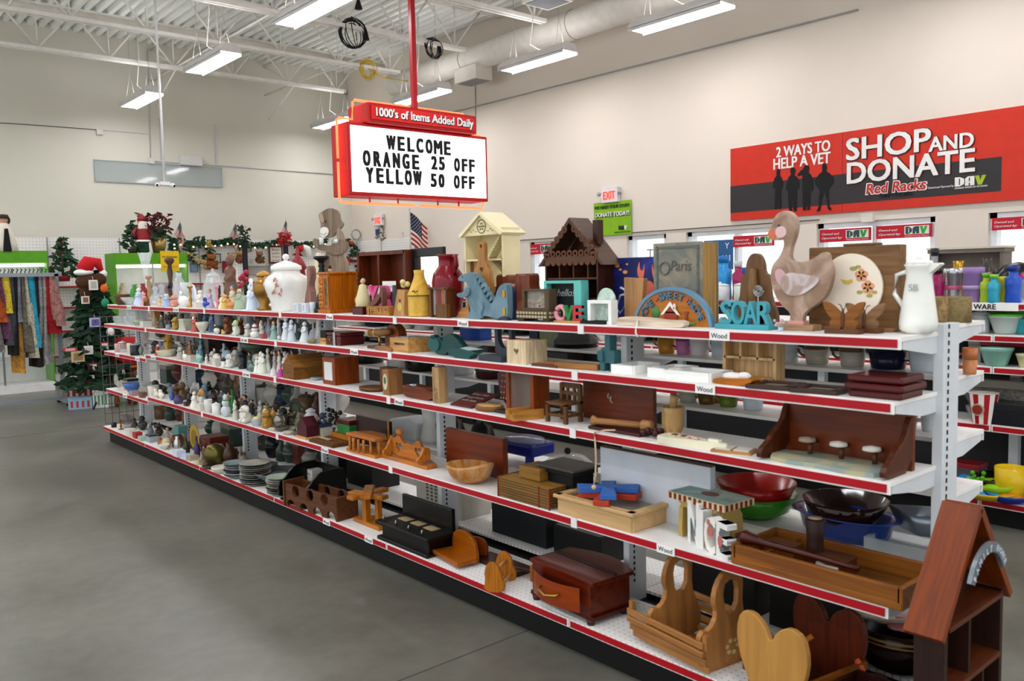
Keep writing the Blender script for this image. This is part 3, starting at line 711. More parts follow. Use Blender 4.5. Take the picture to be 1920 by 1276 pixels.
MB().prism([(.03, .165), (.062, .192), (.058, .196), (.03, .196)], -.014, .014).obj('spout', PORC, t)
MB().tube([(-.034, .01, .175), (-.07, .015, .165), (-.075, .015, .11), (-.045, .01, .07)], .007, 8).obj('handle', PORC, t)
MB().text('SB', 0, 0, .12, .02, .001, 0, m=T(.002, -.041, 0)).obj('monogram', M('#9aa6a4', .5), t)
TEAL = M('#3f99a6', .4)
t = on('word_sign', 'turquoise wooden letters SOAR standing on a turquoise bar', 'sign', 1398, 1, .07)
for ch, x, w in (('S', -.066, .042), ('O', -.022, .047), ('A', .025, .045), ('R', .068, .042)):
 MB().text(ch, x, .012, .016, .077, .024, .02, w=w).obj('letter', TEAL, t, 'turquoise letter ' + ch, bev=.001)
MB().box(0, 0, 0, .2, .055, .016).obj('base', TEAL, t, bev=.002)
t = on('wooden_sconce', 'brown arched wooden candle board with a flat silver spiral', 'sconce', 1418, 1, .19)
o = [(-.085, 0), (.085, 0), (.08, .05), (.06, .09), (.055, .13), (.052, .17), (.035, .178), (.033, .21), (.02, .236), (0, .244), (-.02, .236), (-.033, .21), (-.035, .178), (-.052, .17), (-.055, .13), (-.06, .09), (-.08, .05)]
MB().prism(smooth(o, 1), -.01, .01).obj('board', wood('#6f4d2e', 'z', .4), t, bev=.003)
MB().lathe([(.018, .0), (.02, .1), (.012, .16), (.0, .165)], 10, 0, -.02, .03).obj('carved_ridge', wood('#7a5836', 'z', .4), t)
mb = MB(); pts = []
for i in range(60):
 a = i * .32; r = .003 + i * .00028; pts.append((.03 + r * math.cos(a), -.035, .12 + r * math.sin(a)))
mb.tube(pts, .0018, 5); mb.tube([(.03, -.035, .1), (.025, -.032, .02)], .002, 5)
mb.obj('spiral', STEEL, t, 'silver wire spiral')
t = on('arch_sign', 'half-round wooden sign reading home sweet home with a little red house', 'sign', 1262, 1, .08)
R = .165; RZ = .13
MB().prism([(R, 0), *arc(0, 0, R, 0, PI, 28, RZ)[1:-1], (-R, 0)], -.008, .008).obj('board', HONEY, t, bev=.002)
rim = [(x * 1.03, z * 1.04) for x, z in arc(0, 0, R, 0, PI, 28, RZ)] + [(x * .955, z * .945) for x, z in arc(0, 0, R, PI, 0, 28, RZ)]
MB().prism(rim, -.012, .01).obj('rim', M('#5f87a0', .5), t, 'blue rim')
let = MB();
def arcword(st, a0, a1):
 for i, ch in enumerate(st):
  a = math.radians(a0 + (a1 - a0) * i / (len(st) - 1))
  let.text(ch, 0, 0, -.012, .026, .005, .03, m=T(R * .8 * math.cos(a), -.009, RZ * .8 * math.sin(a), ry=PI / 2 - a))
arcword('HOME', 163, 131); arcword('SWEET', 110, 70); arcword('HOME', 49, 17)
let.obj('lettering', M('#4d7288', .5), t, 'blue words home sweet home')
mb = MB()
for a in (120, 59): mb.prism(heart(R * .8 * math.cos(math.radians(a)), RZ * .82 * math.sin(math.radians(a)), .02), -.013, -.008)
mb.obj('heart', M('#b44a3a', .5), t, 'two red hearts')
h = MB().box(.0, -.011, .02, .055, .006, .03).prism([(-.03, .045), (.03, .045), (0, .075)], -.014, -.008).obj('house', M('#9a3524', .5), t)
MB().prism([(-.042, .038), (-.03, .04), (0, .07), (.03, .04), (.042, .038), (.0, .085)], -.017, -.014).box(.018, -.014, .06, .007, .006, .018).obj('snowy_roof', M('#eee8dd', .6), h)
MB().ball(-.07, -.008, .045, .019, .006, .024).obj('tree', M('#4d7a42', .6), t); MB().ball(.06, -.008, .01, .045, .008, .008).obj('hedge', M('#5a7d3f', .6), t)
MB().box(.065, -.01, .012, .01, .005, .03).box(.065, -.01, .042, .016, .005, .01).obj('mailbox', M('#8c3b2a', .5), t)
t = on('driftwood', 'pale flat piece of driftwood with a white cord hanging over the lip', 'driftwood', 1222, 1, .022)
o = smooth([(-.15, 0), (-.12, -.004 + .005), (.13, 0), (.15, .006), (.148, .026), (.06, .024), (.02, .03), (-.1, .033), (-.15, .027)], 1)
MB().prism(o, -.014, .014).obj('wood', wood('#e2cdb6', 'x', .7), t, bev=.004)
MB().tube([(-.05, -.015, .02), (-.045, -.028, .0), (-.045, -.032, -.022), (-.035, -.033, -.035)], .004, 6).obj('cord', M('#e9e2da', .7), t)
t = on('book_box', 'large box shaped like an old book printed with the word Paris', 'box', 1286, 1, .2)
MB().box(0, 0, 0, .215, .004, .29, T(0, -.045, 0)).box(0, .045, 0, .215, .004, .29).box(-.106, 0, 0, .004, .09, .29).obj('cover', M('#8d8371', .7, 'marble', sc=.6, col2='#6d7069'), t)
MB().box(.003, 0, .006, .2, .084, .278).obj('pages', wood('#9d7b45', 'z', .6), t)
mb = MB()
for x in (-.09, .09): mb.box(x, -.049, .012, .008, .002, .268)
for z in (.012, .27): mb.box(0, -.049, z, .18, .002, .008)
for i in range(9):
 for x in (-.09, .09): mb.prism(ring(x, .03 + i * .03, .006, 8), -.0515, -.049)
mb.torus(-.055, -.049, .2, .022, .003, n=20); mb.torus(.03, -.049, .1, .03, .002, n=20)
mb.obj('ornament', M('#5f675f', .7), t, 'faded border')
MB().text('Paris', .015, -.049, .19, .04, .001, 0, w=.09, shear=.2).obj('lettering', M('#5c5a50', .7), t)
t = on('canvas_painting', 'deep blue canvas painted with an orange lobster and a looping white letter', 'painting', 1200, 1, .235)
MB().box(0, 0, 0, .27, .025, .245).obj('canvas', M('#1b2a86', .5, 'marble', sc=.35, col2='#0f1750'), t)
mb = MB()
for s in (-1, 1):
 x = .055 + s * .03
 mb.prism(smooth([(x, .15), (x + s * .02, .17), (x + s * .025, .2), (x + s * .01, .235), (x + s * .012, .2), (x - s * .004, .19), (x - s * .012, .225), (x - s * .012, .185)], 1), -.0145, -.013)
mb.prism(ring(.055, .12, .032, 14, .036), -.0145, -.013)
mb.obj('lobster', M('#dd6a50', .5), t)
mb = MB()
for x, z, r in ((-.1, .215, .012), (-.085, .2, .008), (-.05, .22, .006), (-.06, .19, .012)): mb.prism(ring(x, z, r, 8, r * .6), -.0145, -.013)
mb.obj('fish', M('#e0913e', .5), t)
MB().tube([(-.04, -.014, .11), (-.085, -.014, .1), (-.11, -.014, .05), (-.09, -.014, .03), (-.06, -.014, .06), (-.06, -.014, .12), (-.085, -.014, .13)], .005, 5).obj('letter', M('#e9eaf2', .5), t, 'looping white painted letter')
t = on('wood_slab', 'plain upright light wooden slab before the blue lobster canvas', 'board', 1192, 1, .12)
MB().prism([(-.045, 0), (.03, 0), (.05, .165), (-.045, .17)], -.011, .011).obj('slab', wood('#a97c50', 'z', .5, .6), t, bev=.002)
for px, w, lab in ((1770, .042, 'tan burlap canister just behind the cream pitcher'), (1796, .038, 'olive burlap canister at the tip of the shelf behind the pitcher')):
 P = at(px, 598, 0, 2.7); P.z = BACKZ[1]
 o = tag(MB().lathe([(w, 0), (w, .075), (w * .9, .078), (w * .9, .07), (0, .07)], 18).obj('canister', M('#a98b62' if px < 1790 else '#8a7a50', .8, 'marble', sc=3, col2='#7d6641')), lab, 'canister'); o.location = P
t = on('shadow_box', 'small white open shadow box frame beside the chalkboard', 'frame', 1130, 1, .05)
MB().prism([(-.06, 0), (.06, 0), (.06, .088), (-.06, .088)], -.018, .018, [[(-.045, .012), (.045, .012), (.045, .076), (-.045, .076)]]).obj('frame', NEARW, t)
MB().box(0, .014, .01, .095, .004, .07).obj('backing', M('#9db3a6', .5, 'marble', sc=2, col2='#c3d0c6'), t)
t = on('glass_plate', 'mint green patterned plate standing behind the small white shadow box', 'plate', 1138, 1, .1)
MB().prism(ring(0, .08, .046, 28, .052), -.004, .004).obj('plate', M('#9fc2ad', .25, 'marble', sc=1, col2='#d8e2d6'), t, bev=.002)
MB().box(0, .01, 0, .06, .05, .03).obj('plate_stand', WAL, t)
o = on('flat_case', 'flat black case lying on the shelf edge in front of the shadow box', 'case', 1118, 1, .04)
MB().box(0, 0, 0, .12, .05, .012).obj('body', BLACKM, o)
t = on('dollhouse', 'dark brown wooden dollhouse with scalloped trim and open compartments', 'dollhouse', 1088, 1, .18)
w, hw, ht = .29, .25, .41
k = .145
MB().box(-k, 0, 0, .008, .1, hw).box(k, 0, 0, .008, .1, hw).box(0, 0, 0, w, .1, .01).box(0, .048, 0, w, .006, hw).prism([(-k, hw - .02), (k, hw - .02), (0, ht - .02)], .04, .048).obj('shell', DARKZ, t)
mb = MB()
for z in (.085, .165): mb.box(0, .0, z, w, .09, .007)
for x, z0 in ((-.07, 0), (0, 0), (.07, 0), (-.05, .09), (.04, .09), (-.08, .17), (0, .17), (.08, .17)): mb.box(x, .005, z0, .006, .08, .078)
mb.obj('shelf', wood('#4a2714', 'x', .4), t)
MB().prism([(-.185, hw - .03), (-.168, hw - .03), (0, ht - .02), (.168, hw - .03), (.185, hw - .03), (0, ht)], -.055, .055).obj('roof', wood('#4b2d1b', 'y', .45), t)
mb = MB().box(0, -.052, hw - .012, w - .02, .006, .02)
for i in range(9): mb.prism(ring(-.128 + i * .032, hw - .012, .016, 12, .018), -.054, -.049)
for i in range(9): mb.prism(ring(-.128 + i * .032, hw + .018, .014, 12), -.056, -.05, [ring(-.128 + i * .032, hw + .018, .007, 8)])
for s in (-1, 1):
 for i in range(6):
  q = (i + .6) / 6.4
  mb.prism(ring(s * (.15 - q * .14), hw + .005 + q * .125, .015, 12), -.056, -.05, [ring(s * (.15 - q * .14), hw + .005 + q * .125, .007, 8)])
mb.obj('scalloped_trim', wood('#5a3318', 'x', .45), t)
MB().box(.105, 0, .30, .028, .03, .095).obj('chimney', DARKZ, t)
t = on('chalkboard', 'turquoise framed chalkboard with hello chalked on it', 'chalkboard', 1062, 1, .1)
MB().prism([(-.105, 0), (.105, 0), (.105, .162), (-.105, .162)], -.022, .022, [[(-.09, .01), (.065, .01), (.065, .15), (-.09, .15)]]).obj('frame', M('#62bcb2', .4), t, bev=.002)
bo = MB().box(-.012, .01, .008, .16, .006, .145).obj('slate', M('#15191a', .6), t)
MB().text('hello!', -.01, .006, .1, .03, .001, 0, w=.1, shear=.3).text('write on', -.01, .006, .045, .022, .001, 0, w=.11, shear=.3).obj('lettering', M('#b5bcbd', .7), bo, 'chalked words hello write on')
t = on('word_sign', 'pink, green and red wooden letters spelling love before the chalkboard', 'sign', 1064, 1, .04)
MB().torus(-.035, 0, .035, .026, .01, n=20).obj('letter', M('#dd8f9c', .5), t, 'pink letter O')
MB().text('V', .012, .006, .008, .062, .014, .04, w=.052).obj('letter', M('#17803a', .45), t, 'green letter V')
MB().text('E', .06, .006, .008, .062, .014, .05, w=.044).obj('letter', M('#c42235', .45), t, 'red letter E')
MB().box(.03, 0, 0, .17, .045, .008).obj('base', PINE, t)
t = on('music_box', 'small box with a lattice front and a framed picture standing in it', 'box', 1010, 1, .05)
w = .19
b = MB().box(0, 0, .012, w, .075, .035).obj('lower_box', M('#4c3c2c', .6), t)
mb = MB()
for i in range(10):
 for j in range(2): mb.box(-w / 2 + .014 + i * .018, -.039, .016 + j * .015, .012, .003, .009)
for i in range(4):
 for j in range(2): mb.box(w / 2 + .001, -.026 + i * .017, .016 + j * .015, .003, .011, .009)
mb.obj('lattice', M('#b9a988', .6), b)
MB().prism([(-.072, .047), (.085, .047), (.085, .13), (-.072, .13)], -.022, .022, [[(-.06, .054), (.06, .054), (.06, .122), (-.06, .122)]]).obj('picture_frame', M('#54432f', .6), t)
pc = MB().box(0, 0, .05, .125, .008, .075).obj('picture', M('#a8a294', .4, 'marble', sc=.8, col2='#8b8478'), t)
mb = MB(); rn = random.Random(3)
for i in range(10): mb.prism(ring(rn.uniform(-.045, .045), .066 + rn.uniform(-.006, .012), .004, 6), -.0055, -.004)
mb.obj('painted_flower', M('#a96a56', .5), pc)
for x in (-.075, .075): MB().box(x, 0, 0, .035, .06, .012).obj('foot', M('#40301f', .6), t)
def bear(px, dep, k, label):
 t = on('wooden_bear', label, 'ornament', px, 1, dep)
 o = [(-.04, 0), (.04, 0), (.045, .03), (.03, .055), (.045, .07), (.035, .085), (.03, .1), (.032, .125), (.024, .135), (.014, .128), (-.014, .128), (-.024, .135), (-.032, .125), (-.03, .1), (-.035, .085), (-.045, .07), (-.03, .055), (-.045, .03)]
 MB().prism(smooth([(x * k, z * k) for x, z in o], 1), -.028, .028).obj('body', wood('#6f3520', 'z', .45), t, bev=.003)
 MB().prism(ring(0, .035 * k, .02 * k, 14), -.034, -.028).obj('tummy', wood('#7f4427', 'z', .45), t)
bear(990, .11, 1.45, 'reddish wooden bear standing between the navy box and the music box')
bear(953, .19, 1.42, 'second reddish wooden bear half hidden behind the navy stitched box')
t = on('letter_box', 'navy blue arch-topped box edged with white stitches beside the bear', 'box', 964, 1, .12)
o = [(-.06, 0), (.06, 0), (.06, .09), *arc(0, .09, .06, 0, PI, 12)[1:-1], (-.06, .09)]
MB().prism(o, -.03, .03).obj('body', wood('#a58066', 'x', .5), t)
f = MB().prism([(x * .97, z * .98) for x, z in o], -.034, -.029).obj('front_panel', M('#1c2b52', .6), t, 'navy front')
MB().prism([(x * .97, z * .98) for x, z in o], -.03, .03, m=T(.031, 0, 0, rz=PI / 2) @ Matrix.Scale(.9, 4, (1, 0, 0))).obj('side_panel', M('#1c2b52', .6), t, 'navy side')
mb = MB()
for i in range(16):
 q = i / 15; a = PI * q
 mb.ball(.05 * math.cos(a), -.036, .09 + .05 * math.sin(a), .0022, n=6)
for i in range(8):
 for s in (-1, 1): mb.ball(s * .05, -.036, .01 + i * .011, .0022, n=6)
mb.obj('stitch', M('#cfd6de', .6), f)
t = on('wooden_dinosaur', 'grey-blue wooden dinosaur with a curled hinged tail', 'dinosaur', 905, 1, .05)
D = [(862, 525), (866, 517), (878, 512), (890, 510), (896, 518), (900, 528), (906, 536), (910, 548), (918, 560), (926, 570), (934, 560), (940, 540), (952, 530), (957, 535), (957, 596), (950, 597), (930, 594), (918, 590), (900, 594), (897, 597), (880, 597), (880, 590), (888, 580), (884, 570), (880, 556), (872, 556), (865, 553), (866, 548), (878, 547), (884, 540), (880, 528), (872, 527)]
cx, cy, kx, kv = 905, 597, 280, 425
DIN = M('#6f8a97', .55, 'marble', sc=.5, col2='#5a7683')
MB().prism(smooth(PT_(D, cx, cy, kx, kv), 1), -.016, .016).obj('body', DIN, t, bev=.003)
MB().prism(smooth(PT_([(886, 597), (908, 597), (906, 585), (912, 574), (908, 562), (896, 560), (888, 568), (890, 582)], cx - 4, cy, kx, kv), 1), -.026, -.014).obj('leg', DIN, t)
MB().prism(smooth(PT_([(864, 556), (878, 558), (888, 552), (890, 540), (882, 538), (876, 548), (864, 549)], cx, cy, kx, kv), 1), -.026, -.014).obj('arm', DIN, t)
mb = MB()
for i in range(7): x, z = PT_([(898 + i * 5.2, 522 + i * 8)], cx, cy, kx, kv)[0]; mb.prism([(x - .012, z - .012), (x + .014, z + .002), (x + .004, z + .02)], -.012, .012)
mb.obj('back_spine', DIN, t)
MB().ball(-.115, -.017, .185, .003).obj('eye', INKD, t)
x1, z1 = PT_([(952, 548)], cx, cy, kx, kv)[0]
for z in (z1 - .02, .02): MB().box(x1, -.018, z, .016, .004, .03).obj('hinge', BRASS, t)
t = on('cutting_board', 'oak paddle board with a long handle and a heart cut-out', 'cutting board', 908, 1, .12)
o = smooth([(-.065, .03), (.065, .03), (.065, .2), (.03, .24), (.022, .27), (.025, .32), (.02, .335), (0, .342), (-.02, .335), (-.025, .32), (-.022, .27), (-.03, .24), (-.065, .2)], 1)
MB().prism(o, -.009, .009, [ring(0, .318, .009, 10), heart(0, .215, .03)]).obj('board', wood('#b07b45', 'z', .4), t, bev=.003)
MB().box(-.03, 0, 0, .17, .07, .03).obj('base', wood('#b8855a', 'x'), t, bev=.003)
t = on('wood_plank', 'slim upright wooden plank behind the dinosaur and the oak paddle board', 'board', 882, 1, .2)
MB().box(0, 0, 0, .05, .018, .26).obj('plank', wood('#a8734b', 'z'), t)
t = on('bookend', 'curved light wooden bookend under the dinosaur snout', 'bookend', 876, 1, .1)
MB().prism([(-.04, 0), (.05, 0), (.05, .07), (.03, .05), (0, .045), (-.03, .02)], -.03, .03).obj('body', wood('#b9824f', 'x'), t, bev=.003)
t = on('dollhouse', 'tall cream dollhouse with painted gable and inside stairs', 'dollhouse', 925, 1, .215)
w, hw, ht, d = .27, .4, .475, .1
mb = MB().box(-w / 2, 0, 0, .01, d, hw).box(w / 2, 0, 0, .01, d, hw).box(0, 0, 0, w, d, .01).box(0, d / 2, 0, w, .006, hw)
mb.obj('shell', CREAM, t)
mb = MB().box(-.03, 0, .13, w - .06, d, .008).box(0, 0, .255, w, d, .008).box(.06, 0, .195, w - .14, d, .006); mb.obj('shelf', CREAM, t)
g = MB().prism([(-w / 2 - .005, hw - .03), (w / 2 + .005, hw - .03), (w / 2 + .005, hw - .01), (0, ht - .015), (-w / 2 - .005, hw - .01)], -d / 2 - .006, -d / 2).obj('gable', CREAM, t)
MB().torus(0, -d / 2 - .008, hw + .01, .03, .002, n=24).obj('emblem', M('#6f7a3c', .6), g); MB().text('THE', 0, -d / 2 - .007, hw + .018, .008, .001, 0).text('DOLLHOUSE', 0, -d / 2 - .007, hw + .006, .008, .001, 0, w=.045).text('SHOP', 0, -d / 2 - .007, hw - .006, .008, .001, 0).obj('lettering', M('#5d6431', .6), g)
mb = MB()
for s in (-1, 1):
 for i in range(4): mb.prism(ring(s * (.045 + i * .015), hw - .012 + (i % 2) * .008, .007, 6, .003), -d / 2 - .0075, -d / 2 - .006)
mb.obj('painted_leaf', M('#a9a45e', .6), g)
MB().prism([(-w / 2 - .025, hw - .025), (-w / 2 - .01, hw - .035), (0, ht - .015), (w / 2 + .01, hw - .035), (w / 2 + .025, hw - .025), (0, ht)], -d / 2 - .02, d / 2 + .02).obj('roof', M('#e9dcb2', .5), t)
mb = MB()
for i in range(10): mb.box(.0 + i * .0105, .0, .262 + i * .012, .012, .05, .012)
for i in range(6): mb.box(.045 - i * .012 + .04, .0, .2 + i * .009, .013, .05, .009)
mb.obj('staircase', M('#ddcf9f', .5), t)
# top shelf, middle bays
t = on('bamboo_caddy', 'rust and grey striped wooden caddy with a small block before the red jug', 'caddy', 830, 1, .06)
mb = MB()
for x in (-.06, .06): mb.box(x, 0, 0, .012, .05, .135)
mb.box(0, 0, .13, .15, .05, .01); mb.obj('frame', wood('#6b3d20', 'z'), t)
for i, c in enumerate(('#8f9496', '#8a3a2c', '#7c3227', '#a85c28', '#979b9c')): MB().box(-.042 + i * .021, .002, .01, .018, .03, .12).obj('slat', M(c, .4), t)
MB().box(.05, -.035, 0, .085, .02, .062).obj('block', wood('#6d4422', 'z', .5), t)
RED_G = M('#7a101c', .18)
t = on('ceramic_jug', 'tall glossy dark red ceramic jug with a loop handle', 'jug', 842, 1, .16)
MB().lathe([(.05, 0), (.062, .02), (.075, .1), (.078, .16), (.07, .2), (.045, .235), (.04, .25), (.043, .28), (.056, .292), (.05, .293), (.036, .27), (.0, .265)], 28).obj('body', RED_G, t)
MB().tube([(.045, -.01, .28), (.085, -.015, .28), (.092, -.015, .235), (.07, -.01, .195)], .01, 8).obj('handle', RED_G, t)
t = on('framed_mirror', 'black framed mirror standing behind the yellow jug', 'mirror', 806, 1, .23)
MB().prism([(-.14, 0), (.14, 0), (.14, .335), (-.14, .335)], -.01, .01, [[(-.1, .05), (.1, .05), (.1, .29), (-.1, .29)]]).obj('frame', M('#101010', .35), t, bev=.003)
MB().box(0, 0, .05, .2, .004, .24).obj('glass', M('#e6e9ea', .03, metal=1), t)
YEL = M('#c99a2e', .3, 'marble', sc=.5, col2='#d9ae48')
t = on('ceramic_jug', 'yellow ringed ceramic bottle jug with a dark scrawl', 'jug', 788, 1, .06)
pr = [(.05, 0), (.058, .006)] + [(.056 + .0015 * (i % 2), .008 + i * .007) for i in range(13)] + [(.06, .1), (.058, .105)] + [(.056 - i * .0032, .11 + i * .008) for i in range(10)] + [(.024, .2), (.026, .222), (.022, .222), (.018, .19), (0, .19)]
MB().lathe(pr, 24).obj('body', YEL, t)
MB().torus(0, 0, .1, .059, .0025, plane='xy').obj('band', M('#3b3222', .4), t); MB().tube([(.01, -.05, .12), (.03, -.052, .125), (.035, -.05, .115), (.048, -.042, .125)], .002, 5).obj('scrawl', INKD, t)
t = on('wooden_block', 'tilted wooden block painted with a sunflower bouquet', 'ornament', 754, 1, .05)
MB().prism([(-.05, 0), (.045, 0), (.06, .125), (-.005, .13)], -.02, .02).obj('block', wood('#b98a57', 'z'), t, bev=.002)
MB().prism(ring(.012, .045, .02, 12), -.0215, -.02).obj('painted_flower', M('#c9b254', .6), t); MB().prism(ring(.015, .075, .009, 8), -.0215, -.02).obj('painted_cone', M('#7c3522', .6), t)
mb = MB()
for x, y, z in ((.02, 0, .15), (.04, .01, .155), (.03, -.01, .165)): mb.ball(x, y, z, .014)
mb.obj('flower_head', M('#d8cf8a', .6), t)
t = on('cubby_shelf', 'reddish brown open cubby shelf with a white note on it', 'shelf', 728, 1, .22)
w, h, d = .46, .33, .08
mb = MB().box(-w / 2, 0, 0, .02, d, h).box(w / 2, 0, 0, .02, d, h).box(0, 0, h - .02, w, d, .02).box(0, 0, 0, w, d, .02).box(0, d / 2, 0, w, .006, h).box(0, 0, .11, w, d, .016).box(-.02, 0, .11, .016, d, .2)
mb.obj('case', wood('#5e2812', 'z', .4), t)
MB().box(.085, -d / 2 - .003, .115, .13, .002, .055).obj('note', NEARW, t); MB().text('solid wood', .085, -d / 2 - .004, .135, .015, .0006, 0, w=.09).obj('lettering', M('#9a7a86', .6), t, 'faint handwriting')
t = on('wooden_block', 'carved wooden block reading Jesus on the shelf lip', 'ornament', 713, 1, .03)
MB().box(0, 0, 0, .21, .035, .047).obj('block', wood('#a9713a', 'x', .5), t, bev=.003)
MB().text('JESUS', 0, -.017, .01, .028, .004, .01, w=.17).obj('lettering', wood('#c89458', 'x', .5), t)
t = on('pink_letter', 'bright pink chunky letter ornament behind the high heeled shoe', 'ornament', 714, 1, .1)
PK = M('#d44d87', .45)
MB().text('YR', .0, .014, .03, .125, .028, .02, w=.2).obj('letters', PK, t, bev=.002); MB().torus(.06, 0, .04, .03, .011, a0=-1.7, a1=1.2).obj('tail', PK, t)
t = on('shoe_ornament', 'brown high heeled shoe ornament on the carved block', 'shoe', 712, 1, .035)
t.location.z += .047
MB().prism(smooth([(-.075, 0), (-.06, -.0), (-.02, .005), (.015, .03), (.04, .055), (.043, .0), (.05, .0), (.055, .06), (.045, .1), (.02, .095), (.0, .055), (-.04, .03), (-.075, .012)], 1), -.014, .014).obj('shoe', M('#6b4034', .4), t, bev=.003)
MB().prism(smooth([(.008, .058), (.026, .06), (.036, .095), (.024, .094)], 1), -.0155, .0155).obj('lining', M('#cfc3b2', .5), t)
t = on('metal_bar', 'dull grey curved metal bar standing beside the carved block', 'ornament', 738, 1, .09)
MB().prism([(-.018, 0), (.0, .0), (.02, .02), (.022, .15), (.008, .15), (.006, .03), (-.018, .018)], -.008, .008).obj('bar', M('#6a6468', .35, metal=.6), t)
t = on('angel_figurine', 'cream robed angel figurine standing on little pastel books', 'figurine', 682, 1, .1)
MB().box(0, 0, 0, .12, .05, .016).obj('book', M('#b9d0c8', .5), t); MB().box(.01, 0, .016, .11, .045, .016).obj('book', M('#e3d79a', .5), t)
b = MB().lathe([(.03, .032), (.042, .036), (.04, .08), (.024, .13), (.02, .15), (.008, .158)], 14).obj('robe', M('#e3d6a4', .6), t)
MB().ball(0, 0, .17, .013).obj('head', M('#d9ad86', .6), t); MB().ball(0, .004, .175, .014).obj('hair', M('#c9b8a0', .7), t)
mb = MB()
for s in (-1, 1): mb.prism(smooth([(s * .01, .13), (s * .05, .16), (s * .048, .12), (s * .03, .09), (s * .01, .1)], 1), .02, .025)
mb.obj('wings', M('#e9e2d2', .6), t)
MB().ball(-.045, -.01, .07, .016, .014, .02).obj('basket', M('#c98a5e', .6), t)
t = on('wooden_box', 'small dark red box in front of the jewelry cabinet', 'box', 678, 1, .03)
MB().box(0, 0, 0, .1, .05, .036).obj('body', MAH, t, bev=.002); MB().box(.0, 0, .036, .102, .052, .006).obj('lid', MAH, t, bev=.002)
ORW = wood('#b5651f', 'z', .3, c2='#8f4410')
t = on('jewelry_cabinet', 'glossy orange wooden jewelry cabinet with small drawers and a glass door', 'jewelry cabinet', 636, 1, .1)
d = .17; w = .12; h = .225
MB().box(0, 0, .02, w, d, h - .03).obj('body', ORW, t, bev=.002)
MB().box(0, 0, 0, w + .02, d + .02, .022).obj('base', ORW, t, bev=.004); MB().box(0, 0, h - .012, w + .02, d + .02, .014).obj('top', ORW, t, bev=.004)
for i in range(4):
 q = MB().box(-.03, -d / 2 - .004, .03 + i * .044, .05, .012, .038).obj('drawer', wood('#c0702a', 'x', .3), t, bev=.003)
 MB().ball(-.03, -d / 2 - .013, .049 + i * .044, .005).obj('knob', BRASS, q)
q = MB().prism([(.0, .03), (.055, .03), (.055, .205), (.0, .205)], -d / 2 - .008, -d / 2, [[(.012, .045), (.043, .045), (.043, .19), (.012, .19)]]).obj('door', ORW, t)
MB().box(.028, -d / 2 - .003, .045, .034, .003, .145).obj('pane', M('#6b6a44', .2, 'marble', sc=1.5, col2='#3d4a2e'), q, 'painted glass pane')
t = on('cat_figurine', 'tiny black and tan cat figurine on top of the jewelry cabinet', 'figurine', 622, 1, .06)
t.location.z += .228
MB().ball(0, 0, .009, .011, .011, .011).obj('body', M('#c79a74', .6), t); MB().ball(0, 0, .021, .009).ball(-.007, 0, .03, .004).ball(.007, 0, .03, .004).obj('head', BLACKM, t)
t = on('wooden_moose', 'big layered grey-brown wooden moose head sculpture with a white smiling muzzle', 'ornament', 634, 1, .17, 48)
MO = wood('#8a7866', 'z', .6, 1, '#6b5a4a'); MO2 = wood('#9d8b78', 'z', .6, 1, '#7b6856')
k = 1 / 311; kx = 1 / 150
def mo(p, y0, y1, n, m, it=1): MB().prism(smooth([((x - 634) * k * 1.25, (585 - y) * k) for x, y in p], it), y0, y1).obj(n, m, t, bev=.003)
mo([(610, 585), (655, 585), (650, 470), (616, 470)], -.02, .02, 'post', MO2)
mo([(602, 462), (606, 452), (614, 462), (628, 470), (640, 455), (652, 460), (655, 470), (648, 482), (634, 486), (622, 478), (610, 474)], -.035, -.012, 'lower_jaw', MO)
mo([(612, 412), (620, 406), (626, 402), (634, 402), (642, 408), (643, 425), (648, 428), (645, 436), (636, 444), (633, 452), (620, 454), (613, 445), (616, 432)], -.025, .012, 'head', MO)
mo([(612, 413), (618, 409), (622, 426), (617, 428)], -.035, -.022, 'ear', wood('#b09880', 'z'))
mo([(636, 436), (646, 440), (650, 465), (640, 470)], -.03, -.01, 'neck', MO2)
mo([(614, 437), (624, 434), (628, 442), (624, 452), (616, 453)], -.04, -.026, 'muzzle', M('#e6e2da', .6))
MB().tube([((616 - 634) * k * 1.25, -.041, (585 - 446) * k), ((620 - 634) * k * 1.25, -.041, (585 - 449) * k), ((624 - 634) * k * 1.25, -.041, (585 - 445) * k)], .002, 5).obj('smile', M('#9a948c', .6), t)
MB().cyl((617 - 634) * k * 1.25, -.05, (585 - 466) * k, .012, .04).cyl((638 - 634) * k * 1.25, -.05, (585 - 464) * k, .01, .022).obj('bell', M('#dcdcd8', .3), t)
MB().tube([((622 - 634) * k * 1.25, -.026, (585 - 427) * k), ((623 - 634) * k * 1.25, -.026, (585 - 423) * k)], .003, 5).obj('eye', INKD, t)
t = on('candle_stand', 'tall turned black candle holder with a wide dish on top', 'candle holder', 606, 1, .07)
MB().lathe([(.055, 0), (.055, .02), (.04, .03), (.035, .08), (.03, .1), (.016, .12), (.014, .2), (.02, .23), (.014, .25), (.02, .262), (.014, .275), (.02, .29), (.045, .305), (.042, .318), (.03, .312), (0, .31)], 20).obj('body', M('#111213', .3), t)
t = on('wood_plank', 'tall cream wooden board standing behind the black candle holder', 'board', 598, 1, .22)
MB().prism(smooth([(-.05, 0), (.06, 0), (.055, .2), (.05, .34), (.0, .35), (-.03, .25), (-.045, .1)], 1), -.008, .008).obj('board', M('#ddd2ab', .6), t)
t = on('wood_sculpture', 'tall narrow mauve-brown wooden sculpture leaning behind the floral ginger jar', 'ornament', 585, 1, .13)
MB().prism(smooth([(-.06, 0), (.03, 0), (.03, .1), (.01, .16), (.04, .2), (.03, .27), (-.01, .265), (-.01, .15), (-.05, .08)], 1), -.02, .02).obj('body', wood('#8a6259', 'z', .5), t, bev=.004)
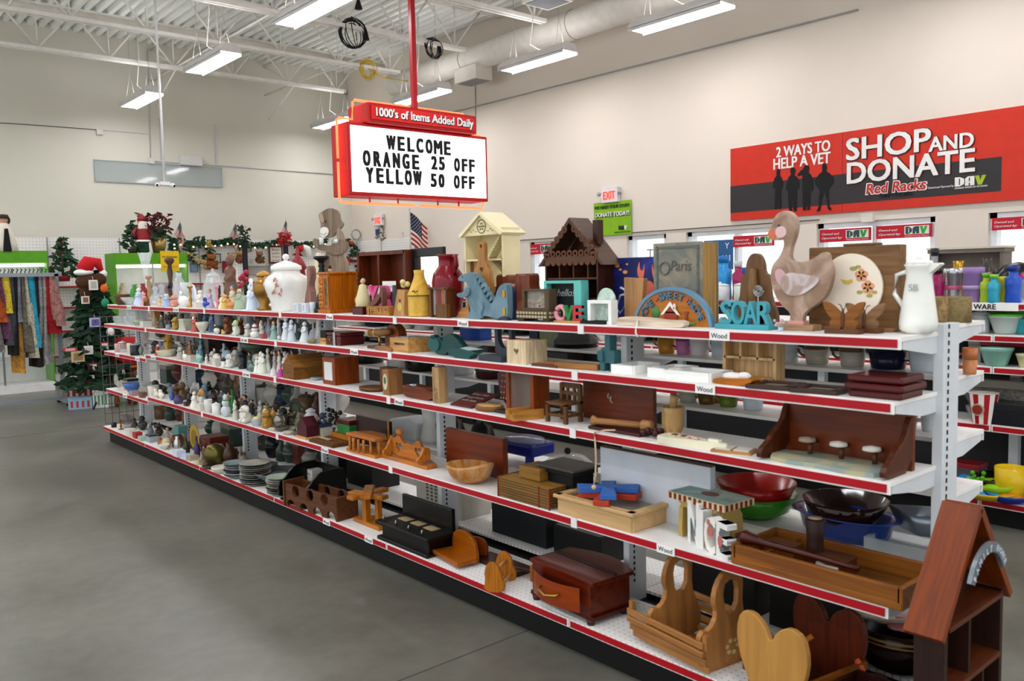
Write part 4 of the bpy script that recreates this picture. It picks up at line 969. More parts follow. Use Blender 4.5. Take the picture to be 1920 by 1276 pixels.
# second shelf, wooden bays
t = on('jewelry_chest', 'dark red glossy wooden chest with a silver strap on the second shelf', 'chest', 648, 2, .1)
MB().box(0, 0, .0, .15, .15, .05).obj('body', MAH, t, bev=.006); MB().box(0, 0, .05, .155, .155, .02).obj('lid', MAH, t, bev=.006)
MB().box(.02, -.079, 0, .02, .003, .072).obj('strap', STEEL, t); MB().ball(-.03, -.078, .03, .006).obj('clasp', BRASS, t)
t = on('wooden_stand', 'black and pale wooden box stand next to the dark red chest', 'stand', 614, 2, .05)
MB().box(0, 0, 0, .07, .06, .02).box(0, 0, .024, .07, .06, .012).obj('base', PINE, t); MB().box(0, 0, .036, .06, .05, .04).obj('block', BLACKM, t)
t = on('kaleidoscope', 'brass-ringed wooden spyglass on a small wooden stand', 'spyglass', 712, 2, .07)
MB().box(0, 0, 0, .15, .06, .014).obj('base', WAL, t, bev=.003); MB().tube([(0, 0, .014), (0, 0, .065)], .006, 8).obj('post', BRASS, t)
MB().tube([(-.09, 0, .075), (-.05, 0, .08), (.03, 0, .084), (.1, 0, .09)], [.017, .016, .021, .014], 14).obj('tube', wood('#8a6238', 'x'), t)
MB().torus(-.09, 0, .075, .016, .005, plane='yz', n=16).torus(-.03, 0, .081, .018, .004, plane='yz', n=16).obj('ring', M('#c9a566', .4), t)
t = on('wooden_box', 'rounded dark brown wooden box beside the pale slotted crate', 'box', 742, 2, .12)
MB().prism([(-.06, 0), (.07, 0), (.07, .06), *arc(.005, .06, .065, 0, PI, 10)[1:-1], (-.06, .06)], -.025, .025).obj('body', wood('#7a3e18', 'x'), t, bev=.004)
t = on('wooden_plaque', 'small pinkish brown wooden plaque lying before the rounded box', 'plaque', 727, 2, .03)
MB().prism(smooth([(-.07, 0), (.07, 0), (.075, .01), (.06, .022), (-.06, .024), (-.075, .012)], 1), -.03, .03).obj('body', wood('#a0704f', 'x'), t)
t = on('wooden_crate', 'pale wooden crate with a slotted hand hold on the second shelf', 'crate', 773, 2, .09)
w, d, h = .16, .14, .068
for y in (-d / 2, d / 2): MB().prism([(-w / 2, 0), (w / 2, 0), (w / 2, h), (-w / 2, h)], y - .005, y + .005, [[(-.045, .034), (.045, .034), (.045, .045), (-.045, .045)]]).obj('side_panel', PINE, t)
for x in (-w / 2, w / 2): MB().box(x, 0, 0, .01, d, h).obj('end_panel', PINE, t)
MB().box(0, 0, 0, w, d, .008).obj('bottom', PINE, t); MB().box(0, 0, .01, w - .03, d - .03, .06).obj('filling', M('#c8c6c0', .7, 'marble', sc=3, col2='#4d4c49'), t, 'patterned contents')
TG = M('#0f3d3c', .45)
def flat_animal(name, label, cat, px, s, dep, pts, cx, cy, kx, kv, mat, th=.014, extra=None, a=0):
 t = on(name, label, cat, px, s, dep, a)
 MB().prism(smooth(PT_(pts, cx, cy, kx, kv), 1), -th, th).obj('body', mat, t, bev=.002)
 return t
t = flat_animal('wooden_triceratops', 'dark green wooden triceratops cut-out standing by the pale crate', 'ornament', 842, 2, .06, [(806, 650), (810, 632), (815, 626), (822, 634), (830, 630), (834, 640), (838, 628), (848, 622), (860, 628), (872, 644), (880, 652), (866, 652), (858, 664), (846, 664), (846, 655), (838, 664), (824, 663), (818, 656), (812, 656)], 842, 664, 250, 405, TG, .016)
MB().prism(smooth(PT_([(808, 648), (812, 630), (820, 636), (828, 633), (832, 645), (826, 658), (814, 656)], 842, 664, 250, 405), 1), -.024, -.014).obj('head_frill', M('#1d5654', .45), t)
t = on('wooden_fish', 'dark green boat-shaped wooden toy lying in front of the triceratops', 'toy', 872, 2, .025)
MB().prism(smooth([(-.11, .03), (-.08, .01), (-.03, 0), (.05, 0), (.07, .02), (.11, .032), (.03, .038), (-.05, .045), (-.09, .036)], 1), -.02, .02).obj('body', M('#174a49', .45), t)
MB().prism([(-.03, .042), (.04, .036), (.12, .045), (.02, .052)], -.01, .01).obj('fin', M('#9bb0ae', .5), t)
t = on('ring_stand', 'charcoal wooden stand with a large oval ring', 'stand', 945, 2, .07)
MB().prism([(-.04, 0), (.06, 0), (.066, .13), *arc(.01, .13, .056, 0, PI, 12)[1:-1], (-.046, .13)], -.012, .012, [ring(.012, .105, .037, 20, .052)]).obj('ring', M('#2e323c', .5), t, bev=.002)
MB().box(-.01, -.03, 0, .15, .08, .024).obj('base', M('#333843', .5), t, bev=.002)
t = on('wooden_box', 'pale wooden box with a heart cut in its front on the second shelf', 'box', 988, 2, .07)
MB().box(0, .006, 0, .115, .11, .094).obj('body', PALE, t, bev=.002)
MB().prism([(-.058, 0), (.058, 0), (.058, .095), (-.058, .095)], -.058, -.05, [heart(0, .05, .034)]).obj('front_panel', PALE, t); MB().box(0, -.0485, .02, .06, .002, .05).obj('heart_hollow', M('#6d6355', .7), t, 'grey heart hollow')
t = on('wooden_plaque', 'dark brown painted plaque lying flat beside the pale heart box', 'plaque', 1040, 2, .06)
MB().box(0, 0, 0, .14, .12, .01).obj('board', WAL, t); MB().box(-.01, -.0, .01, .09, .07, .002).obj('picture', M('#a9603f', .5), t)
t = on('wood_plank', 'short length of brown plank lying near the lip of the second shelf', 'board', 1085, 2, .04, 8)
MB().box(0, 0, 0, .2, .045, .022).obj('plank', wood('#9a6a3a', 'x'), t, bev=.002)
t = on('wooden_dog', 'teal green wooden dog cut-out standing before the shelf upright', 'ornament', 1143, 2, .06)
TE2 = M('#2d5a61', .5)
MB().prism([(-.03, 0), (-.008, 0), (-.008, .03), (.018, .03), (.018, 0), (.04, 0), (.042, .075), (.034, .08), (.02, .075), (.02, .14), (.012, .15), (-.004, .14), (-.006, .09), (-.022, .085), (-.036, .06)], -.02, .02).obj('body', TE2, t, bev=.003)
MB().prism([(-.034, .04), (-.008, .035), (-.008, .075), (-.034, .075)], -.03, -.018).obj('head', TE2, t, bev=.003)
def tray(px, dep, w, d, label, a=0):
 t = on('wooden_tray', label, 'tray', px, 2, dep, a)
 h = .03
 mb = MB()
 for y in (-d / 2, d / 2): mb.box(0, y, 0, w, .012, h)
 for x in (-w / 2, w / 2): mb.box(x, 0, 0, .012, d, h)
 mb.obj('rim', NEARW, t); MB().box(0, 0, .004, w, d, .004).obj('bottom', M('#d2d6da', .5), t)
tray(1192, .1, .1, .14, 'white wooden tray beside the teal dog, farthest of the three')
tray(1262, .1, .1, .14, 'middle one of three shallow white wooden trays')
tray(1308, .075, .185, .12, 'widest white wooden tray, beside the tan compartment box')
t = on('compartment_box', 'tan upright wooden box with three narrow compartments', 'box', 1412, 2, .17)
w, h = .19, .13
mb = MB().box(0, .02, 0, w, .006, h).box(-w / 2, 0, 0, .012, .05, h).box(w / 2, 0, 0, .012, .05, h).box(0, 0, 0, w, .05, .01).box(0, 0, .068, w, .05, .008).box(-.032, 0, .07, .007, .05, .06).box(.032, 0, .07, .007, .05, .06)
mb.obj('case', TANZ, t)
t = on('wooden_shoe', 'small orange wooden clog ornament holding something white', 'ornament', 1380, 2, .03)
MB().prism(smooth([(-.065, 0), (.05, 0), (.075, .018), (.07, .024), (-.06, .02), (-.072, .01)], 1), -.025, .025).obj('shoe', wood('#b5691f', 'x'), t); MB().ball(-.01, 0, .025, .04, .02, .014).ball(.03, 0, .03, .025, .015, .012).obj('filling', M('#e9e5df', .7), t)
for px, dep, lab in ((1455, .05, 'dark brown picture frame lying flat beside the orange clog'), (1540, .055, 'dark brown picture frame lying flat next to the dark red boxes')):
 t = on('picture_frame', lab, 'frame', px, 2, dep, 6)
 mb = MB()
 for y in (-.05, .05): mb.box(0, y, 0, .14, .026, .013)
 for x in (-.058, .058): mb.box(x, 0, 0, .026, .12, .013)
 mb.obj('frame', M('#3d2a20', .35), t, bev=.002); MB().box(0, 0, .0, .1, .09, .006).obj('backing', M('#8a8078', .5), t)
LAC = M('#4a0b0a', .15)
for i, (z, w, lab) in enumerate(((0, .15, 'dark red lacquered box, lowest of the stack of three'), (.021, .165, 'dark red lacquered box in the middle of the stack of three'), (.043, .155, 'dark red lacquered box lid on top of the stack of three'))):
 t = on('lacquer_box', lab, 'box', 1660, 2, .085); t.location.z += z
 MB().box(0, 0, 0, w, w * .9, .02).obj('body', LAC, t, bev=.006)
# third shelf, wooden bays
t = on('log_cabin', 'brown wooden toy log cabin with an open side', 'toy house', 572, 3, .1)
LC = wood('#7d5122', 'x', .5)
for y in (-.1, .1): MB().prism([(-.07, 0), (.07, 0), (.07, .08), (0, .135), (-.07, .08)], y - .006, y + .006).obj('end_wall', LC, t)
MB().box(.07, 0, 0, .012, .2, .07).box(-.07, 0, 0, .012, .2, .03).box(0, 0, 0, .14, .2, .01).obj('side_wall', LC, t)
mb = MB(); mb.add([(0, -.11, .14), (0, .11, .14), (.085, .11, .075), (.085, -.11, .075), (0, -.11, .132), (0, .11, .132), (.085, .11, .067), (.085, -.11, .067)], [(0, 1, 2, 3), (7, 6, 5, 4), (0, 3, 7, 4), (1, 5, 6, 2), (3, 2, 6, 7), (0, 4, 5, 1)])
mb.obj('roof', wood('#8a5d2b', 'y', .5), t)
t = on('wooden_box', 'orange-brown wooden box with a white panel in its front', 'box', 640, 3, .1)
W_ = .135
MB().prism([(-W_ / 2, 0), (W_ / 2, 0), (W_ / 2, .148), (-W_ / 2, .148)], -.075, .075).obj('body', wood('#8a3c12', 'z', .4), t, bev=.002)
MB().box(-.0, -.077, .025, .085, .004, .098).obj('panel', M('#d8d8d4', .5), t, 'white front panel')
t = on('wooden_dish', 'flat brown oval wooden dish lying between two upright wood blocks', 'dish', 700, 3, .06)
MB().lathe([(.05, 0), (.085, .008), (.085, .02), (.078, .018), (.0, .012)], 24, sq=.8).obj('dish', wood('#6b4422', 'x'), t)
t = on('wooden_block', 'upright brown wood block with a pale oval badge', 'block', 737, 3, .05)
MB().box(0, 0, 0, .055, .085, .125).obj('block', wood('#9a6a42', 'z'), t, bev=.003)
MB().prism(ring(0, .065, .02, 18, .04), -.0445, -.0425).obj('badge', M('#cfc3a5', .5), t); MB().prism(ring(.0, .072, .01, 8, .018), -.046, -.0445).obj('painted_tree', M('#4f6b46', .5), t)
t = on('wooden_block', 'dark wood block standing just behind the badge block', 'block', 730, 3, .14)
MB().box(0, 0, 0, .08, .06, .115).prism([(.04, 0), (.13, 0), (.09, .02), (.06, .05), (.045, .1)], -.02, .02).obj('block', wood('#6d3d1c', 'z'), t)
t = on('wooden_duck', 'reddish brown carved wooden duck bowl lying on its side', 'ornament', 795, 3, .06)
MB().prism(smooth([(-.14, .025), (-.12, .005), (-.05, 0), (.05, 0), (.1, .01), (.17, .045), (.1, .042), (.05, .058), (-.06, .06), (-.1, .066), (-.13, .05)], 2), -.03, .03).obj('body', wood('#6e2f14', 'x', .25), t, bev=.012)
MB().box(-.06, -.02, .056, .03, .02, .01).obj('patch', M('#b9c3c9', .4), t)
t = on('wooden_block', 'tall light square wooden post with carved letters down its face', 'block', 826, 3, .04)
MB().box(0, 0, 0, .05, .05, .165).obj('post', wood('#b89468', 'z'), t, bev=.002)
MB().text('FAMILY', 0, 0, 0, .025, .001, 0, m=T(.01, -.026, .02, ry=-PI / 2)).obj('lettering', M('#8a6a45', .6), t)
t = on('wall_plaque', 'dark red wooden plaque with pale worn lettering, lying tilted', 'plaque', 890, 3, .1, 0)
q = MB().box(0, 0, 0, .15, .16, .008, T(0, 0, .02, rx=.25)).obj('board', M('#5a2320', .5), t)
mm = T(0, -.0, .032, rx=.25 - PI / 2)
MB().text('bless this', 0, 0, .03, .022, .001, 0, w=.11, m=mm).text('happy home', 0, 0, -.005, .022, .001, 0, w=.12, m=mm).text('with love', 0, 0, -.04, .022, .001, 0, w=.1, m=mm).obj('lettering', M('#a5918a', .6), q, 'worn pale lettering')
t = on('log_slice', 'slice of log with bark edge lying at the shelf front', 'wood slice', 918, 3, .055)
MB().lathe([(.07, 0), (.078, .012), (.07, .022)], 20, sq=.7).obj('bark', wood('#7a4f2a', 'x'), t); MB().lathe([(.066, .0218), (.064, .0235)], 20, sq=.7).obj('cut_face', wood('#cfa468', 'x', .5, 2), t)
t = on('peg_rack', 'curved dark red strip studded with pale pegs beside the shadow box', 'rack', 950, 3, .16)
MB().prism(smooth([(.03, 0), (.04, .0), (.04, .16), (-.045, .16), (-.04, .1), (-.02, .04)], 1), -.012, .012).obj('strip', MAH, t)
mb = MB()
for i in range(5):
 for j in range(3): mb.ball(-.02 + i * .004 + j * .018, -.014, .04 + i * .025, .004, n=6)
mb.obj('peg', M('#d8b98a', .4), t)
t = on('shadow_box', 'brown framed glass shadow box with a round cream face inside', 'frame', 990, 3, .1)
MB().prism([(-.085, 0), (.085, 0), (.085, .19), (-.085, .19)], -.045, .045, [[(-.065, .02), (.065, .02), (.065, .175), (-.065, .175)]]).obj('frame', CHERRYZ, t, bev=.002)
MB().box(0, .035, .02, .13, .004, .155).obj('backing', M('#6b5a4c', .6), t); MB().prism(ring(.03, .09, .036, 22, .045), .02, .03).obj('face', M('#d8b48c', .6), t); MB().box(0, -.035, .02, .13, .003, .155).obj('pane', glz('#c9c3b8', .1), t)
t = on('tape_tray', 'light orange wooden tray sticking out over the third shelf lip', 'tray', 984, 3, .015, -18)
mb = MB().box(0, 0, 0, .085, .13, .01)
for x in (-.04, .04): mb.box(x, 0, 0, .008, .13, .04)
mb.prism([(-.042, 0), (.042, 0), (.042, .04), (.02, .022), (-.02, .022), (-.042, .04)], -.066, -.056).obj('body', wood('#c08442', 'y'), t)
t = on('remote_control', 'small flat black gadget lying behind the orange tray', 'gadget', 952, 3, .05)
MB().box(0, 0, 0, .12, .05, .014).obj('body', M('#191a1a', .4), t, bev=.003)
t = on('miniature_chair', 'small brown wooden doll chair standing on the third shelf', 'chair', 1058, 3, .07)
mb_ = wood('#5e3c1e', 'z', .5)
w, d = .1, .08
for x in (-w / 2, w / 2):
 MB().box(x, -d / 2, 0, .014, .014, .075).obj('leg', mb_, t); MB().box(x, d / 2, 0, .014, .014, .145).obj('leg', mb_, t)
MB().box(0, 0, .07, w + .014, d + .014, .01).obj('seat', wood('#6b4625', 'x', .5), t)
MB().box(0, d / 2, .128, w, .01, .02).box(0, d / 2, .1, w, .01, .014).obj('backrest', mb_, t)
for sx in (-w / 2, w / 2): MB().box(sx, 0, .025, .01, d, .01).obj('stretcher', mb_, t)
for sy in (-d / 2, d / 2): MB().box(0, sy, .025, w, .01, .01).obj('stretcher', mb_, t)
for sx in (-.018, .018): MB().box(sx, d / 2, .08, .01, .008, .05).obj('spindle', mb_, t)
t = on('wooden_board', 'wide dark reddish brown wooden panel with a chalk mark', 'panel', 1160, 3, .2)
MB().box(0, 0, 0, .36, .02, .155).obj('board', wood('#6b2e14', 'x', .4), t, bev=.002)
MB().tube([(-.04, -.0115, .11), (-.045, -.0115, .095), (-.035, -.0115, .09)], .003, 5).tube([(-.028, -.0115, .1), (-.03, -.0115, .08), (-.02, -.0115, .075)], .003, 5).obj('chalk_mark', M('#b9a79b', .7), t)
t = on('wall_plaque', 'dark wine red wooden board lying under the wooden mallet', 'plaque', 1165, 3, .065)
MB().box(0, 0, 0, .25, .09, .012).obj('board', M('#3d1013', .3), t, bev=.003)
t = on('wooden_mallet', 'long light wooden mallet lying across the wine red board', 'mallet', 1168, 3, .05, 12)
MB().tube([(-.125, .0, .034), (-.11, .0, .034), (.08, -.0, .034)], [.02, .012, .012], 12).tube([(.075, 0, .034), (.08, 0, .034), (.115, 0, .034), (.12, 0, .034)], [.014, .021, .021, .015], 12).obj('body', wood('#a5764a', 'x'), t)
P = spot(1115, 3, -.012)
o = MB().tube([(0, 0, 0), (-.01, -.01, -.02), (.0, -.005, -.09), (.0, 0, -.16), (-.02, -.012, -.19)], .0035, 6).tube([(0, -.1, .02), (0, -.05, .014), (0, 0, .0), (0, -.005, -.09)], .0035, 6).ball(-.024, -.015, -.195, .009).obj('leather_cord', M('#c9ad8c', .7))
o.location = P; tag(o, 'pale leather cord hanging from the mallet over the shelf lip', 'cord')
t = on('pine_cone_string', 'dark brown glossy beads heaped beside the wooden mallet', 'beads', 1222, 3, .05)
rn = random.Random(4); mb = MB()
for i in range(14): mb.ball(rn.uniform(-.04, .04), rn.uniform(-.02, .02), .011 + rn.uniform(0, .018), .011, n=8)
mb.obj('bead', M('#3a1210', .25), t)
t = on('wooden_cup', 'tall turned light wooden cup with a pestle', 'cup', 1262, 3, .09)
MB().lathe([(.02, 0), (.03, .008), (.027, .02), (.032, .03), (.038, .05), (.038, .09), (.04, .11), (.036, .11), (.034, .06), (0, .05)], 20).obj('cup', wood('#b38e60', 'z'), t, bev=0)
MB().tube([(0, 0, .06), (.004, 0, .13), (.01, 0, .15)], [.01, .014, .018], 10).obj('pestle', wood('#a3835a', 'z'), t)
t = on('ceramic_guitar', 'cream guitar-shaped ceramic dish with pink roses', 'dish', 1296, 3, .035)
mb = MB()
o = smooth([(-.12, -.03), (-.1, -.05), (-.03, -.035), (.02, -.03), (.06, -.012), (.14, -.012), (.14, .012), (.06, .012), (.02, .03), (-.03, .035), (-.1, .05), (-.12, .03)], 2)
mb.prism(o, -.024, 0, m=T(rx=-PI / 2)).obj('body', M('#e6e0c4', .3), t, bev=.004)
b2 = MB()
for x in (-.04, -.005, .03): b2.ball(x, -.01, .027, .009, .009, .006)
b2.obj('rose', M('#cf9d92', .5), t); MB().box(.09, .005, .024, .04, .018, .008).obj('bridge', M('#efe9cf', .4), t)
b3 = MB()
for i in range(5): b3.box(-.08 + i * .012, .01, .024, .003, .02, .004)
b3.obj('string', M('#6d5a3c', .5), t)
t = on('tile_set', 'flat wooden frame of small pale tiles at the front of the third shelf', 'tiles', 1378, 3, .05, 14)
MB().box(0, 0, 0, .13, .08, .008).obj('frame', wood('#b27e45', 'x'), t)
for i in range(2): MB().box(-.03 + i * .06, 0, .008, .05, .06, .004).obj('tile', M('#d2cdc2', .3), t)
t = on('peg_shelf', 'reddish pine wall shelf with three pegs, its top face down on the shelf', 'wall shelf', 1562, 3, .09)
PN = wood('#6b2d10', 'x', .4, .6)
w = .4
MB().box(0, .075, 0, w, .018, .165).obj('back_board', PN, t, bev=.002)
o = smooth([(-.09, 0), (.07, 0), (.07, .155), (.055, .15), (.03, .1), (-.02, .075), (-.05, .05), (-.092, .03)], 1)
for x in (-w / 2 + .01, w / 2 - .01): MB().prism(o, -.009, .009, m=T(x, 0, 0, rz=PI / 2)).obj('side_board', wood('#4f2410', 'z', .4), t, bev=.002)
MB().prism(smooth([(-w / 2 + .02, -.07), (-.1, -.09), (0, -.075), (.1, -.095), (w / 2 - .02, -.075), (w / 2 - .02, .07), (-w / 2 + .02, .07)], 1), -.014, 0, m=T(rx=-PI / 2)).obj('shelf_board', M('#8d9a94', .5, 'marble', sc=.6, col2='#b0a986'), t, 'greenish painted top')
for x, c in ((-.09, '#a08a78'), (.01, '#d5cfc6'), (.11, '#d9d2c9')):
 q = MB().tube([(x, .065, .05), (x, .02, .055)], .008, 8).tube([(x, .03, .012), (x, .03, .05)], .008, 8).obj('peg', wood('#5f3a22', 'z'), t)
 MB().lathe([(.01, 0), (.026, .004), (.024, .013), (.0, .018)], 14, x, .012, .052).obj('peg_cap', M(c, .5), q, 'pale knob')
# fourth shelf, wooden bays
def flat(o, h, z=0): return MB().prism(o, -z - h, -z, m=T(rx=-PI / 2))    # outline (x, -y) lying flat, h thick
t = on('bird_house', 'dark red wooden bird house decked with green leaves', 'bird house', 578, 4, .06)
MB().prism([(-.06, .012), (.06, .012), (.06, .075), (0, .125), (-.06, .075)], -.04, .04).obj('house', wood('#4a1520', 'z', .5), t, bev=.002)
MB().box(0, 0, 0, .13, .1, .013).obj('base', PINE, t)
mb = MB(); rn = random.Random(8)
for i in range(22):
 a = rn.uniform(0, 6.28); x, y, z = rn.uniform(-.1, -.02), rn.uniform(-.05, .02), rn.uniform(.01, .15)
 mb.prism([(0, 0), (.012, .008), (.024, 0), (.012, -.006)], -.001, .001, m=T(x, y, z, rn.uniform(-1, 1), a, a))
mb.obj('leaf', M('#4f7a44', .6), t)
t = on('light_house', 'white and navy painted bird feeder house behind the dark red bird house', 'ornament', 606, 4, .14)
MB().box(0, 0, 0, .08, .06, .06).obj('house', M('#cfc7b4', .6), t); MB().box(0, 0, .06, .1, .08, .015).obj('deck', M('#26344f', .6), t)
MB().ball(-.02, 0, .09, .02).ball(.02, 0, .085, .018).ball(0, 0, .12, .02).obj('figure', M('#3c4862', .6), t); MB().ball(-.02, -.015, .1, .008).ball(.02, -.012, .096, .008).obj('face', M('#caa07c', .6), t)
t = on('wooden_mat', 'slatted dark brown wooden board lying flat with a handle', 'board', 622, 4, .07)
MB().box(0, 0, 0, .27, .14, .016).obj('board', wood('#5a3416', 'x', .4), t, bev=.002)
mb = MB()
for i in range(5): mb.box(0, -.05 + i * .025, .016, .25, .012, .004)
mb.obj('slat', wood('#6e4520', 'x', .4), t); MB().box(-.06, -.01, .02, .12, .02, .003).obj('tag', M('#b9a68c', .5), t)
MB().box(.02, .06, .016, .24, .016, .03).obj('rail', HONEY, t)
t = on('wooden_board', 'dark brown framed panel standing behind the wooden balustrade', 'panel', 702, 4, .19)
MB().box(0, 0, 0, .34, .02, .155).obj('board', wood('#2c0f09', 'x', .3), t, bev=.002); MB().box(.165, -.011, 0, .012, .004, .155).obj('gilt_edge', BRASS, t)
OR = wood('#b8712f', 'x', .35, c2='#9a5720')
t = on('curved_gallery', 'orange wooden curved railing with little turned posts', 'gallery', 690, 4, .07)
o = [(-.14, .05), (-.13, -.04), (-.08, -.075), (.06, -.075), (.15, -.03), (.15, .05)]
def gal(k): return [(x * k, -y * k) for x, y in o]
flat(gal(1), .016).obj('base', OR, t, bev=.003); flat(gal(.98), .014, .085).obj('top_rail', OR, t, bev=.003)
for x, y in ((-.125, .0), (-.115, -.035), (-.075, -.062), (-.03, -.066), (.02, -.066), (.06, -.06), (.1, -.042), (.135, -.015)):
 MB().lathe([(.008, .016), (.006, .03), (.009, .045), (.006, .06), (.008, .085)], 8, x, y).obj('spindle', OR, t)
MB().box(.08, .052, .016, .14, .012, .05).obj('back_board', OR, t)
t = on('letter_rack', 'orange wooden wall rack with two heart cut-outs and a curved base', 'rack', 766, 4, .09)
w = .17
flat([(-w - .03, -.03), (w + .03, -.03), (w + .03, .03), (.08, .075), (-.08, .075), (-w - .03, .04)], .018).obj('base', OR, t, bev=.003)
top = [(-w, .02), (w, .02), (w, .1), (w * .75, .085), (w * .5, .13), (w * .25, .09), (0, .1), (-w * .25, .09), (-w * .5, .135), (-w * .75, .1), (-w, .125)]
MB().prism(smooth(top, 1), .0, .014, [heart(-w * .5, .068, .06), heart(w * .5, .065, .06)]).obj('back_panel', OR, t, bev=.002)
for x in (-w + .02, w - .02): MB().prism(smooth([(-.05, .018), (.0, .018), (.0, .1), (-.012, .1), (-.03, .06), (-.055, .045)], 1), -.008, .008, m=T(x, 0, 0, rz=PI / 2)).obj('side_bracket', OR, t, bev=.002)
MB().ball(-.085, .007, .142, .03, .016, .018).obj('finial', OR, t)
t = on('wooden_board', 'large plain reddish brown wooden panel standing behind the bowl', 'panel', 893, 4, .2)
MB().box(0, 0, 0, .43, .03, .185).obj('board', wood('#6e2a10', 'x', .35, .5), t, bev=.003)
t = on('wooden_bowl', 'pale-bottomed wooden dough bowl with a pointed lip', 'bowl', 880, 4, .06)
v0 = [(.03, 0), (.06, .012), (.085, .04), (.1, .085), (.1, .098), (.092, .1), (.075, .05), (.045, .022), (0, .016)]
b = MB().lathe(v0, 28, sq=.8)
b.v = [(x * 1.2 + .02 * (max(0, x) / .1) ** 2, y * 1.15, z * .8 + .025 * (max(0, x) / .1) ** 2 * (z / .1)) for x, y, z in b.v]
b.obj('bowl', wood('#b0712e', 'z', .35, .6, '#c39a72'), t)
STRB = wood('#8f6a34', 'x', .5)
t = on('wooden_box', 'book-shaped slatted wooden box with red edges on the fourth shelf', 'box', 1010, 4, .08)
w, d, h = .31, .17, .085
MB().box(0, 0, .004, w - .01, d, h - .006).obj('body', STRB, t)
mb = MB()
for i in range(7): mb.box(0, -d / 2 - .001, .01 + i * .011, w - .02, .002, .003).box(w / 2 - .004, 0, .01 + i * .011, .002, d, .003)
mb.obj('groove', M('#4f3718', .6), t)
MB().box(-w / 2, -.0, 0, .006, d + .004, h).box(w / 2 - .06, -d / 2, 0, .004, .006, h).box(w / 2, -d / 2, 0, .006, .006, h).obj('red_edge', M('#7c2317', .5), t)
t2 = on('wooden_box', 'small plain wooden box sitting on the slatted book-shaped box', 'box', 1012, 4, .1); t2.location.z += h
MB().box(0, 0, 0, .125, .11, .05).obj('body', wood('#84602c', 'x', .5), t2, bev=.002)
t = on('display_plinth', 'black stepped pedestal box with a grey top', 'pedestal', 1066, 4, .15)
MB().box(0, 0, 0, .2, .14, .03).box(0, 0, .03, .17, .12, .09).box(0, 0, .12, .2, .14, .022).obj('body', BLACKM, t, bev=.003); MB().box(0, 0, .142, .22, .16, .008).obj('top', M('#4b4844', .5), t)
t = on('shadow_box', 'pale wooden shadow box frame lying face up under the blue cross', 'frame', 1150, 4, .11)
w, d, h = .37, .21, .06
PF = wood('#c9a678', 'x', .5, .6, '#bd9765'); mb = MB()
for y in (-d / 2, d / 2): mb.box(0, y, 0, w, .014, h).box(0, y, h, w + .03, .035, .014)
for x in (-w / 2, w / 2): mb.box(x, 0, 0, .014, d, h).box(x, 0, h, .035, d + .03, .014)
mb.obj('frame', PF, t, bev=.003); MB().box(0, 0, .0, w, d, .006).obj('backing', M('#b5aa94', .6), t); MB().box(0, 0, h - .004, w - .01, d - .01, .004).obj('pane', glz('#b9b0a0', .35, .05), t)
def cross(name, label, mat, z, a, k, cat='cross'):
 t = on(name, label, cat, 1142, 4, .095, a); t.location.z += z
 o = [(-.025, -.11), (.025, -.11), (.018, -.02), (.09, -.03), (.1, .025), (.016, .018), (.024, .065), (-.024, .065), (-.016, .018), (-.1, .025), (-.09, -.03), (-.018, -.02)]
 flat([(x * k, y * k) for x, y in o], .022).obj('body', mat, t, bev=.003)
 return t
cross('wooden_cross', 'orange red wooden cross lying under the blue cross on the pale frame', M('#b8371c', .5), .075, 30, 1.2)
cross('wooden_cross', 'bright blue wooden cross lying on the pale shadow box frame', M('#2f62b0', .5), .098, 42, 1.2)
t = on('white_panel', 'wide plain white panel standing on edge behind the shadow frame', 'panel', 1228, 4, .2)
MB().box(0, 0, 0, .52, .03, .235).obj('board', M('#ccd1d8', .5), t, bev=.002); MB().box(0, 0, .235, .52, .03, .003).obj('raw_edge', M('#5d4632', .6), t)
t = on('step_stool', 'small wooden stool with a red and cream checked edge and a painted top', 'stool', 1332, 4, .14, -6)
w, d, h = .25, .15, .155
MB().box(0, 0, h - .022, w, d, .022).obj('top', M('#d9c89a', .5), t)
mb = MB()
for i in range(11): mb.box(-w / 2 + .012 + i * .0226, -d / 2 - .0008, h - .021, .011, .002, .02)
for i in range(6): mb.box(w / 2 + .0008, -d / 2 + .014 + i * .0235, h - .021, .002, .011, .02)
mb.obj('check_edge', M('#7b2418', .5), t); MB().box(0, 0, h, w - .004, d - .004, .002).obj('painted_top', M('#75918c', .5, 'marble', sc=.6, col2='#9fb0a4'), t)
MB().prism(ring(0, 0, .035, 12, .025), -.0035, -.002, m=T(0, 0, h, rx=-PI / 2) @ Matrix.Scale(1, 4)).obj('painted_rose', M('#6d4038', .5), t)
for x in (-.085, .085): MB().prism(smooth([(-.06, 0), (-.04, 0), (0, .03), (.04, 0), (.06, 0), (.05, h - .022), (-.05, h - .022)], 1), -.009, .009, m=T(x, 0, 0, rz=PI / 2)).obj('leg', M('#b99a55', .5), t)
MB().prism(smooth([(-.1, h - .022), (.1, h - .022), (.06, h - .05), (-.06, h - .05)], 1), -.06, -.048).obj('apron', M('#b99a55', .5), t)
t = on('word_sign', 'white painted block letters spelling nice, leaning at the shelf front', 'sign', 1336, 4, .045, -20)
for ch, x, z, w, c in (('N', -.085, .03, .06, '#e6e4e0'), ('I', -.04, .015, .02, '#e6e4e0'), ('C', .01, .0, .058, '#ebe6dd'), ('E', .075, -.0, .055, '#e6e4e0')):
 MB().text(ch, x, .018, .002, .12 + z, .036, .025, w=w).obj('letter', M(c, .5), t, 'white letter ' + ch, bev=.001)
 if ch in 'NE': MB().text(ch, x, -.0185, .03, .06, .001, 0, w=w * .45).obj('letter_print', M('#5f6d74', .6), t, 'grey printed pattern')
